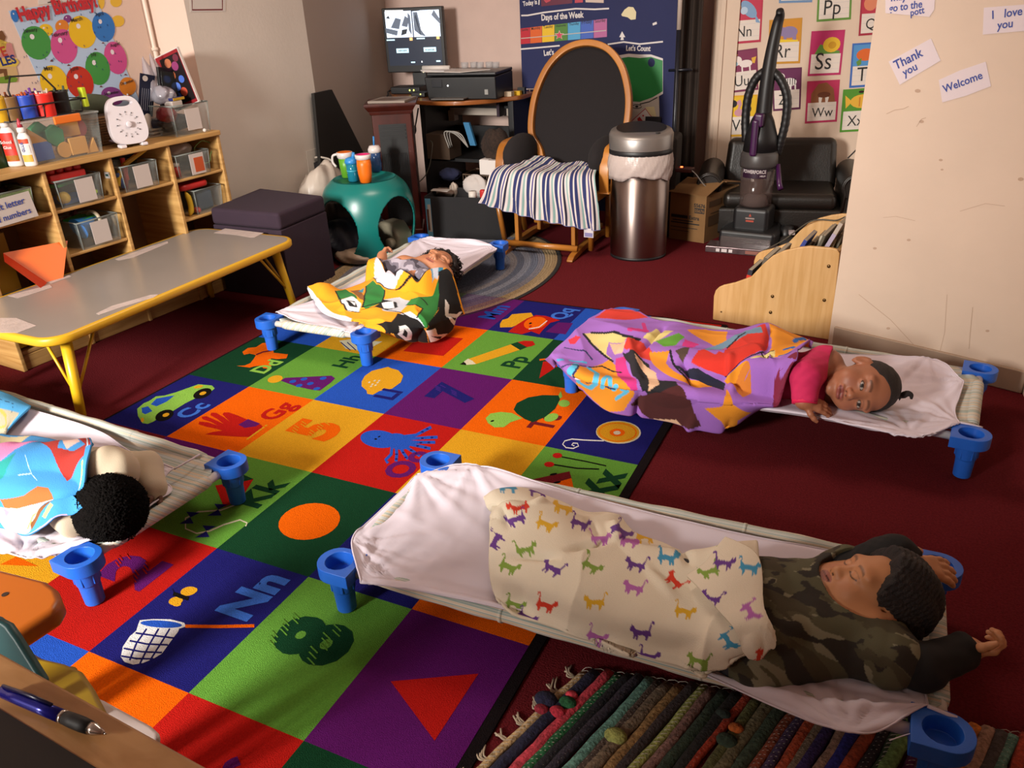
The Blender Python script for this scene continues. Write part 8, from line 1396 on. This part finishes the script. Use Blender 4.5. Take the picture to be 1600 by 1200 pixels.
mb = MB(); mb.lathe([(.082, .22), (.088, .23), (.092, .42)], clear('dust_cup', '5a4a46', .45), n=40); mb.build('dust_cup', vc, smooth=True); mb = MB(); mb.lathe([(.03, .23), (.032, .40)], mat('vac_core', '4e3832', .5), n=20); mb.lathe([(.07, .225), (.06, .27), (.02, .29)], mat('dust_grey', '5e524e', .95), n=20); mb.build('cyclone', vc, smooth=True)
mb = MB(); aa = np.linspace(-2.35, -.79, 16); mb.add([(.0925 * math.cos(a), .0925 * math.sin(a), z) for z in (.385, .445) for a in aa], [(k, k + 1, 17 + k, 16 + k) for k in range(15)], mat('vac_label', '2a1428', .35)); V, Ft = text2d('POWERFORCE', .02, 'CENTER'); x = V[:, 0] * .0205; mb.add(np.c_[.0935 * np.sin(x / .0935), -.0935 * np.cos(x / .0935), .412 + V[:, 1] * .026], Ft, PM('vac_white', 'c4bcbc')); V, Ft = text2d('HELIX', .02, 'RIGHT'); x = V[:, 0] * .012 + .066; mb.add(np.c_[.0935 * np.sin(x / .0935), -.0935 * np.cos(x / .0935), .394 + V[:, 1] * .013], Ft, PM('vac_white', 'c4bcbc')); mb.build('label_band', vc, smooth=True)
mb = MB(); mb.lathe([(.098, .435), (.102, .45), (.100, .50), (.092, .52)], grey_m, n=40); mb.build('cup_rim', vc, smooth=True); mb = MB(); mb.lathe([(.092, .51), (.085, .60), (.060, .68), (.04, .72)], black, n=32); mb.build('upper_body', vc, smooth=True)
mb = MB(); mb.tube(crom([(0, .01, .66), (.002, .012, .85), (.008, .02, 1.0), (.022, .03, 1.14), (.034, .02, 1.19), (.036, .0, 1.215)], 26), np.interp(np.linspace(0, 1, 26), [0, .5, 1], [.044, .030, .019]), black, n=16); mb.build('handle', vc, smooth=True)
mb = MB(); mb.box((-.012, -.095, .60), (.036, .035, .19), purple_m); mb.box((-.0, -.075, .69), (.05, .05, .07), purple_m); mb.build('carry_latch', vc, bevel=.012, seg=3); mb = MB(); hz = crom([(-.085, .02, .56), (-.10, .03, .68), (-.095, .03, .80), (-.06, .03, .89), (.0, .03, .925), (.06, .03, .89), (.108, .03, .80), (.115, .03, .68), (.10, .03, .57), (.085, .04, .50)], 110); mb.tube(hz, .023 + .0009 * np.sin(np.arange(110) * 1.9), black, n=14); mb.build('hose', vc, smooth=True)
mb = MB(); mb.tube([(.105, -.0, .45), (.13, -.04, .36), (.145, -.06, .33)], [.012, .014, .016], purple_m, n=10); mb.build('wand_tip', vc, smooth=True); mb = MB(); mb.lathe([(.05, 0), (.055, .03), (.05, .06)], black, n=20, R=np.array([[0, 0, 1], [0, 1, 0], [-1, 0, 0]]), c=(.15, .05, .055)); mb.build('wheel', vc, smooth=True)
mb = MB(); mb.box((0, 0, .018), (.40, .12, .036), mat('foil_film', '6a5a5c', .2, metal=.5, var=.25, vscale=30)); 
for i, (x, w_, c) in enumerate(((-.14, .02, 'c8c0c0'), (-.11, .03, 'c8c0c0'), (-.07, .02, 'd0c8c8'), (.02, .10, '8a5a50'), (.12, .05, '8a5a50'))): mb.flat([(x, .008), (x + w_, .008), (x + w_, .026), (x, .026)], PM('foil' + c, c), ((0, -.06, 0), (1, 0, 0), (0, 0, 1), (0, -1, 0)), .001)
tag(mb.build('foil_package', loc=(1.79, 2.775, .0), rot=-.0, bevel=.004), 'flat shiny wrapped package on the floor before the vacuum', 'package')
ps = thing('power_strip', 'dark red power strip with a glowing light on the sofa arm', 'power strip', (1.36, 2.97, .385), .2); mb = MB(); mb.box((0, 0, .012), (.16, .06, .024), mat('strip_red', '3c1410', .5), rotz(-.3)); mb.build('case', ps, bevel=.004); mb = MB(); mb.box((.01, -.005, .026), (.014, .010, .006), mat('strip_light', 'ff6030', .3, emit=6)); mb.build('switch_light', ps)
mb = MB(); mb.tube(crom([(1.43, 2.95, .40), (1.47, 2.92, .38), (1.50, 2.95, .33), (1.52, 2.98, .30)], 14), .0035, mat('cord_grey'), n=6); tag(mb.build('cord', smooth=True), 'grey cord running from the red power strip to the carton', 'cord')
mb = MB(); mb.box((0, 0, 0), (.03, .03, .02), PM('tag_pale', 'a89a98')); tag(mb.build('pale_tag', loc=(2.02, 2.92, .09), rot=.3), 'small pale tag low beside the vacuum head', 'tag'); mb = MB(); mb.ball((0, 0, .03), (.06, .05, .035), mat('dark_shoe', '191512', .8)); tag(mb.build('dark_shoe', loc=(2.0, 2.93, .0), smooth=True), 'dark lump on the floor right of the vacuum head', 'shoe')
# ================================================================== BOOK DISPLAY
bf = np.array([1.86, 1.719, 0]); bd = nrm([2.362 - 1.86, 1.651 - 1.719, 0]); bnv = np.array([-bd[1], bd[0], 0]); bs = thing('book_display', 'low maple book display with curved side panels by the cream wall', 'book display', tuple(bf), math.atan2(bd[1], bd[0])); maple = mat('maple_laminate', 'cba26c', .42, wave=(3.5, .5, 'bd9258', (14, 1, 1)), var=.02)
fp = [PN(x, y, bf, -bnv) for x, y in ((1113, 506), (1115, 463), (1118, 454), (1123, 449), (1130, 446), (1148, 442), (1173, 433), (1192, 413), (1207, 400), (1225, 392), (1246, 387), (1265, 385), (1300, 388), (1308, 390), (1312, 396), (1297, 535))]; fp2 = np.array([((p - bf) @ bd, p[2]) for p in fp]); fp2[0, 1] = fp2[-1, 1] = 0.0
for y0, nm in ((0, 'front'), (.56, 'rear')): mb = MB(); mb.prism(fp2, 0, .018, maple, ((0, y0 + .018, 0), (1, 0, 0), (0, 0, 1), (0, -1, 0))); mb.build('side_panel', bs, bevel=.004)
mb = MB(); mb.box((.475, .29, .19), (.016, .54, .36), maple); mb.build('back_panel', bs); mb = MB(); mb.hexa([(.03, .02, .06), (.47, .02, .06), (.47, .56, .06), (.03, .56, .06)], [(.03, .02, .075), (.47, .02, .075), (.47, .56, .075), (.03, .56, .075)], maple); mb.build('bottom_panel', bs); mb = MB(); mb.hexa([(.05, .02, .07), (.065, .02, .07), (.065, .56, .07), (.05, .56, .07)], [(.11, .02, .185), (.125, .02, .185), (.125, .56, .185), (.11, .56, .185)], maple); mb.build('front_lip', bs)
for x, y in ((1207, 463), (1204, 488), (1295, 416), (1288, 469), (1127, 487)):
    p = PN(x, y, bf, -bnv); mb = MB(); r_s = .0075 if x > 1130 else .004; mb.lathe([(r_s, 0), (r_s * .9, .003), (.001, .004)], mat('screw_brass', '6a5230', .3, metal=.8), n=14, R=np.array([[1, 0, 0], [0, 0, -1], [0, 1, 0]]), c=((p - bf) @ bd, -.0, p[2])); mb.build('screw', bs, smooth=True)
rs = np.random.RandomState(3); bcols = ['8a8274', '6a5f50', 'b8ae9c', '5a5346', '97907e', '4a4438', 'a89c88', '6e6658', 'c0b8a8', '58503f', '8c8472', '3a3a44', '9a9080']
def bookT(lab, x, y, z, w_, h_, th, lean, c, yaw=0.0, spine=None):
    t = thing('book', lab, 'book', tuple(bf + bd * x + bnv * y + (0, 0, z)), math.atan2(bd[1], bd[0]) + yaw, 'books in the display'); R = np.array([[math.cos(lean), 0, math.sin(lean)], [0, 1, 0], [-math.sin(lean), 0, math.cos(lean)]]); mb = MB(); mb.box(R @ np.array([0, 0, h_ / 2]), (th, w_, h_), PM('book' + c, c, .5), R); mb.build('cover', t, bevel=.001); mb = MB(); mb.box(R @ np.array([0, 0, h_ / 2 + .002]), (th * .7, w_ * .98, h_ - .002), PM('pages', 'a89c88', .8), R); mb.build('pages', t)
    if spine: mb = MB(); mb.box(R @ np.array([0, -w_ / 2 - .001, h_ * .55]), (th * 1.02, .002, h_ * .6), PM('sp' + spine, spine), R); mb.build('spine_label', t)
bookT('red spined book standing at the low end of the display', .115, .10, .09, .16, .16, .020, .15, '2a2a34', 0, 'b83020'); bookT('grey book behind the red spined one', .15, .15, .10, .18, .20, .022, .2, '5e564a'); bookT('second dull grey book behind the red spined one', .185, .17, .11, .18, .21, .018, .22, '7e7464'); bookT('blue spined book leaning in the middle of the display', .245, .12, .17, .16, .25, .016, .42, '2f3f86', 0, '3a4a9a'); bookT('white covered book leaning high at the right of the display', .34, .16, .17, .18, .33, .016, .40, 'b0a498', 0, 'a89cb0')
for i in range(9): bookT(('worn book beside the blue spined one', 'second worn book right of the blue one', 'third worn book right of the blue one', 'fourth worn book right of the blue one', 'fifth worn book in the middle of the row', 'sixth worn book in the row', 'seventh worn book in the row', 'eighth worn book before the back panel', 'last worn book against the back panel')[i], .27 + .020 * i, .20 + .03 * (i % 3), .16, .20, .20 + .02 * (i % 4), .012, .35 - .02 * i, bcols[i])
mb = MB(); w0 = lambda x, y, z: bf + bd * x + bnv * y + np.array([0, 0, z]); mb.tube(crom([P(1335, 311, .42), w0(.43, .40, .40), w0(.42, .30, .36), w0(.37, .25, .30), w0(.36, .35, .33), w0(.41, .45, .40), w0(.36, .50, .37), w0(.25, .52, .35), w0(.12, .57, .23), w0(-.02, .66, .12)], 60), .0032, mat('cord_dark'), n=6); tag(mb.build('cord', smooth=True), 'thin cord trailing over the book display', 'cord')
mb = MB(); mb.tube(crom([P(1340, 232, .50), P(1332, 240, .47), P(1325, 247, .45)], 8), .004, black, n=6); tag(mb.build('cord', smooth=True), 'short black cord at the edge of the cream wall above the sofa', 'cord')
# ================================================================== RAG RUG
ra0 = P(1962, 0, 0) if False else P(762, 1192, 0); rd = nrm(P(908, 1050, 0) - ra0); rr_ = nrm([.975, .20, 0]); o_r = P(908, 1050, 0); rs = np.random.RandomState(11)
t = thing('rag_rug', 'rag rug of multicoloured strips with a knotted fringe under the cot nearest the camera', 'rug', tuple(o_r)); rcol = ['b0946a', '1a1a34', 'b83a48', '1f5a34', '15141a', '2a2430', '5a8478', '4a3c34', '6a5a48', '8a6a40', '3a3030', '8f9450', '7a5a52', '2c3a2c', '22201f', 'a03a24', '5a5a34', '6a6248', '3c4a3a', '8a4630', '4a3a5a', 'b04a2a', '7a6a58', '3a2a60', '9a7a68', '2a2a80', 'a8482a', '30262c', '3a4a34', '7a9a58', '5a2450', '6a4a5a', '4a4444', '8a6c50', 'c07028']
def rmat(c): return mat('rag_' + c, c, .95, bump=1.0, bscale=140, var=.45, vscale=110)
x = 0.0; i = 0; mb = MB(); thr = MB(); thc = mat('rag_thread', 'b4aca0', .9)
while x < 1.02:
    w_ = rs.uniform(.018, .030); c = rcol[i % len(rcol)] if i < 35 else rcol[rs.randint(len(rcol))]; n = 26; L_ = .62; s_ = np.linspace(.02 * rs.rand() - .01, -L_, n); wob = .004 * np.cumsum(rs.randn(n)) * .4; ax_ = x + w_ / 2
    pts = np.array([rd * a + rr_ * (ax_ + b + .10 * 0) for a, b in zip(s_, wob)]) + (0, 0, .006); mb.tube(pts, w_ * .52, rmat(c), n=8); V = mb.v[-1]; V[:, 2] = .001 + np.clip(V[:, 2], 0, None) * .75
    if True:
        for a in np.arange(.0, L_, .0125): p = rd * (-a) + rr_ * ax_ + np.interp(-a, s_[::-1], wob[::-1]) * rr_; thr.tube([p - rr_ * w_ * .5 + (0, 0, .006), p - rr_ * w_ * .2 + rd * .003 + (0, 0, .0128), p + rr_ * w_ * .2 + rd * .006 + (0, 0, .0128), p + rr_ * w_ * .5 + rd * .008 + (0, 0, .006)], .0009, thc, n=4, cap=False)
    x += w_ * .93; i += 1
o = mb.build('woven_strips', t, smooth=True); o['kind'] = 'stuff'; o = thr.build('warp_threads', t, smooth=True); o['kind'] = 'stuff'
mb = MB(); fm = mat('fringe_cream', 'b0a08a', .9)
for k in range(7):
    b = -rd * (.02 + .055 * k); 
    for q in range(4): mb.tube(crom([b, b - rr_ * .016 + rd * .006 * rs.randn() + (0, 0, .006), b - rr_ * (.03 + .01 * rs.rand()) + rd * (.02 + .01 * rs.randn()) + (0, 0, .003)], 7), .0022, fm, n=5)
o = mb.build('fringe', t, smooth=True); o['kind'] = 'stuff'; mb = MB()
for px, py, r_, c in ((853, 1093, .026, '1a1a34'), (871, 1112, .018, 'b02a3c'), (887, 1098, .020, '1f5a34'), (893, 1086, .014, 'c03a48'), (962, 1150, .024, '8f9450'), (846, 1108, .016, '8a2030'), (1136, 1157, .022, '2c3a2c'), (1150, 1138, .016, 'b05a24'), (1130, 1115, .016, '26302a')): mb.ball(P(px, py, .014) - o_r, (r_, r_ * .8, r_ * .5), rmat(c), 12, 8)
o = mb.build('knots', t, smooth=True); o['kind'] = 'stuff'
# ================================================================== FOREGROUND: DESK EDGE, PEN, PLASTIC CHAIRS
ZD = .75; e0 = P(-4, 1016, ZD); e1 = P(322, 1197, ZD); m0 = P(-4, 1106, ZD); dd_ = nrm(e1 - e0); dn = np.array([dd_[1], -dd_[0], 0]); e0 = e0 - dd_ * .5; e1 = e1 + dd_ * .05
dk2 = thing('teacher_desk', 'foreground wooden desk edge with an inlaid black top', 'desk', tuple(e0 - (0, 0, ZD))); ob = np.array(dk2.location); dwm = mat('desk_edge_wood', 'c49462', .4, wave=(3, .8, 'ac7c4a', (3, 12, 1)))
mw = abs((m0 - e0) @ dn); q = [e0, e1, e1 + dn * .45, e0 + dn * .45]; mb = MB(); mb.prism(np.array([(p - ob)[:2] for p in q])[::-1], ZD - .03, ZD, dwm); mb.build('desk_top', dk2, bevel=.004)
q = [e0 + dn * mw, e1 + dn * mw, e1 + dn * .44, e0 + dn * .44]; mb = MB(); mb.prism(np.array([(p - ob)[:2] for p in q])[::-1], ZD, ZD + .0006, mat('desk_inlay', '14100d', .35)); plabel(mb.build('black_inlay', dk2), 'black top surface')
q = [e0 + dd_ * .03 + dn * .03, e1 - dd_ * .05 + dn * .03, e1 - dd_ * .05 + dn * .42, e0 + dd_ * .03 + dn * .42]
for k, p in enumerate(q): mb = MB(); mb.box(np.append((p - ob)[:2], ZD / 2 - .015), (.04, .04, ZD - .03), dwm); mb.build('leg', dk2)
pa = P(-6, 1078, ZD + .009); pb2 = P(166, 1147, ZD + .009); L_ = np.linalg.norm(pb2 - pa); u = (pb2 - pa) / L_; pt_ = thing('pen', 'blue ballpoint pen with a black grip and silver tip on the desk edge', 'pen', tuple(pb2 - (0, 0, .009))); op = np.array(pt_.location); full = .145; A_ = lambda s: pb2 - u * full * (1 - s) - op
def seg(nm, s0, s1, rr, m, lab=None): mb = MB(); k = len(rr); mb.tube([A_(s0 + (s1 - s0) * i / (k - 1)) for i in range(k)], rr, m, n=20); o = mb.build(nm, pt_, smooth=True); lab and plabel(o, lab)
seg('barrel', 0, .60, [.005, .0058, .0062, .0064], mat('pen_blue', '1b1c86', .2, metal=.4), 'metallic blue barrel'); seg('ring', .60, .63, [.0065, .0067, .0065], mat('pen_silver', 'c0b8b0', .2, metal=1.0)); seg('grip', .63, .86, [.0064, .007, .0071, .0063], mat('pen_grip', '0e0d0e', .6)); seg('tip', .86, .98, [.0062, .0055, .0035, .0018], mat('pen_silver')); seg('point', .98, 1.0, [.0012, .0007], mat('pen_silver'))
mb = MB(); mb.tube([A_(.02) + (0, .003, .006), A_(.3) + (0, .003, .008), A_(.5) + (0, .003, .007)], [.0018, .002, .0016], mat('pen_clip', '12123a', .3), n=8); mb.build('clip', pt_, smooth=True)
# toddler chairs and a tray between the desk and the left cot: real slabs with thickness
def slab(name, lab, cat, pts, z, th, m, bev=.012, holes=(), legs=()):
    q = np.array([P(x, y, z) for x, y in pts]); c_ = q.mean(0); t = thing(name, lab, cat, (c_[0], c_[1], 0)); poly = (q - c_)[:, :2]; a = sum(poly[i][0] * poly[(i + 1) % len(poly)][1] - poly[(i + 1) % len(poly)][0] * poly[i][1] for i in range(len(poly))); poly = poly if a > 0 else poly[::-1]
    mb = MB(); mb.prism(poly, z - th, z, m); mb.build('seat', t, bevel=bev, seg=3)
    for lx, ly in legs: mb = MB(); mb.tube([(lx, ly, 0), (lx, ly, z - th)], .018, m, n=14); mb.build('leg', t, smooth=True)
    for hx, hy in holes: mb = MB(); mb.lathe([(.006, .0), (.006, .001)], mat('hole_dark', '2a1404', .9), n=16, c=np.append((P(hx, hy, z) - c_)[:2], z)); mb.build('screw_hole', t)
    return t, c_
och, oc_ = slab('toddler_chair', 'orange brown plastic toddler chair in the lower left corner', 'chair', [(-90, 868), (0, 887), (40, 897), (72, 905), (90, 918), (96, 934), (88, 950), (35, 984), (-10, 1010), (-120, 1010)], .40, .045, mat('chair_orange', 'a8560c', .4), .014, holes=[(8, 929)], legs=[(-.07, .0), (-.13, .03), (-.12, -.05)])
mb = MB(); q = [P(-30, 950, .52), P(0, 962, .52), P(24, 972, .515), P(38, 992, .50), P(82, 1062, .45), P(60, 1075, .43), P(-30, 1040, .43)]; c_ = np.mean(q, 0); nrm_ = nrm(np.cross(q[2] - q[0], q[5] - q[0])); V = [p - c_ for p in q] + [p - c_ - nrm_ * .016 for p in q]; n = 7
t = thing('chair_back', 'teal plastic toddler chair back rising behind the desk edge', 'chair', (c_[0], c_[1], 0)); V = [v + (0, 0, c_[2]) for v in V]; mb.add(V, [tuple(range(7)), tuple(range(13, 6, -1))] + [(i, 7 + i, 7 + (i + 1) % 7, (i + 1) % 7) for i in range(7)], mat('chair_teal', '1f4f52', .45)); mb.build('backrest', t, bevel=.006, weld=False)
mb = MB(); 
for dx in (-.07, -.02): mb.tube([(dx, -.01, .0), (dx, -.01, c_[2] - .03)], .014, mat('chair_teal'), n=12); mb.build('leg', t, smooth=True); mb = MB()
slab('toddler_stool', 'mustard yellow plastic toddler chair seat below the desk edge', 'chair', [(40, 1010), (66, 1026), (100, 1034), (128, 1046), (146, 1072), (165, 1108), (176, 1130), (100, 1120), (20, 1060)], .33, .03, mat('chair_mustard', '96781a', .45), .01, legs=[(.03, .0), (-.05, .03)])
slab('white_tray', 'white plastic tray edge showing beyond the desk', 'tray', [(120, 1075), (162, 1092), (236, 1132), (247, 1142), (248, 1152), (200, 1170), (100, 1120)], .26, .022, mat('tray_white', 'd4c6c2', .4), .008, legs=[(.0, .0)])
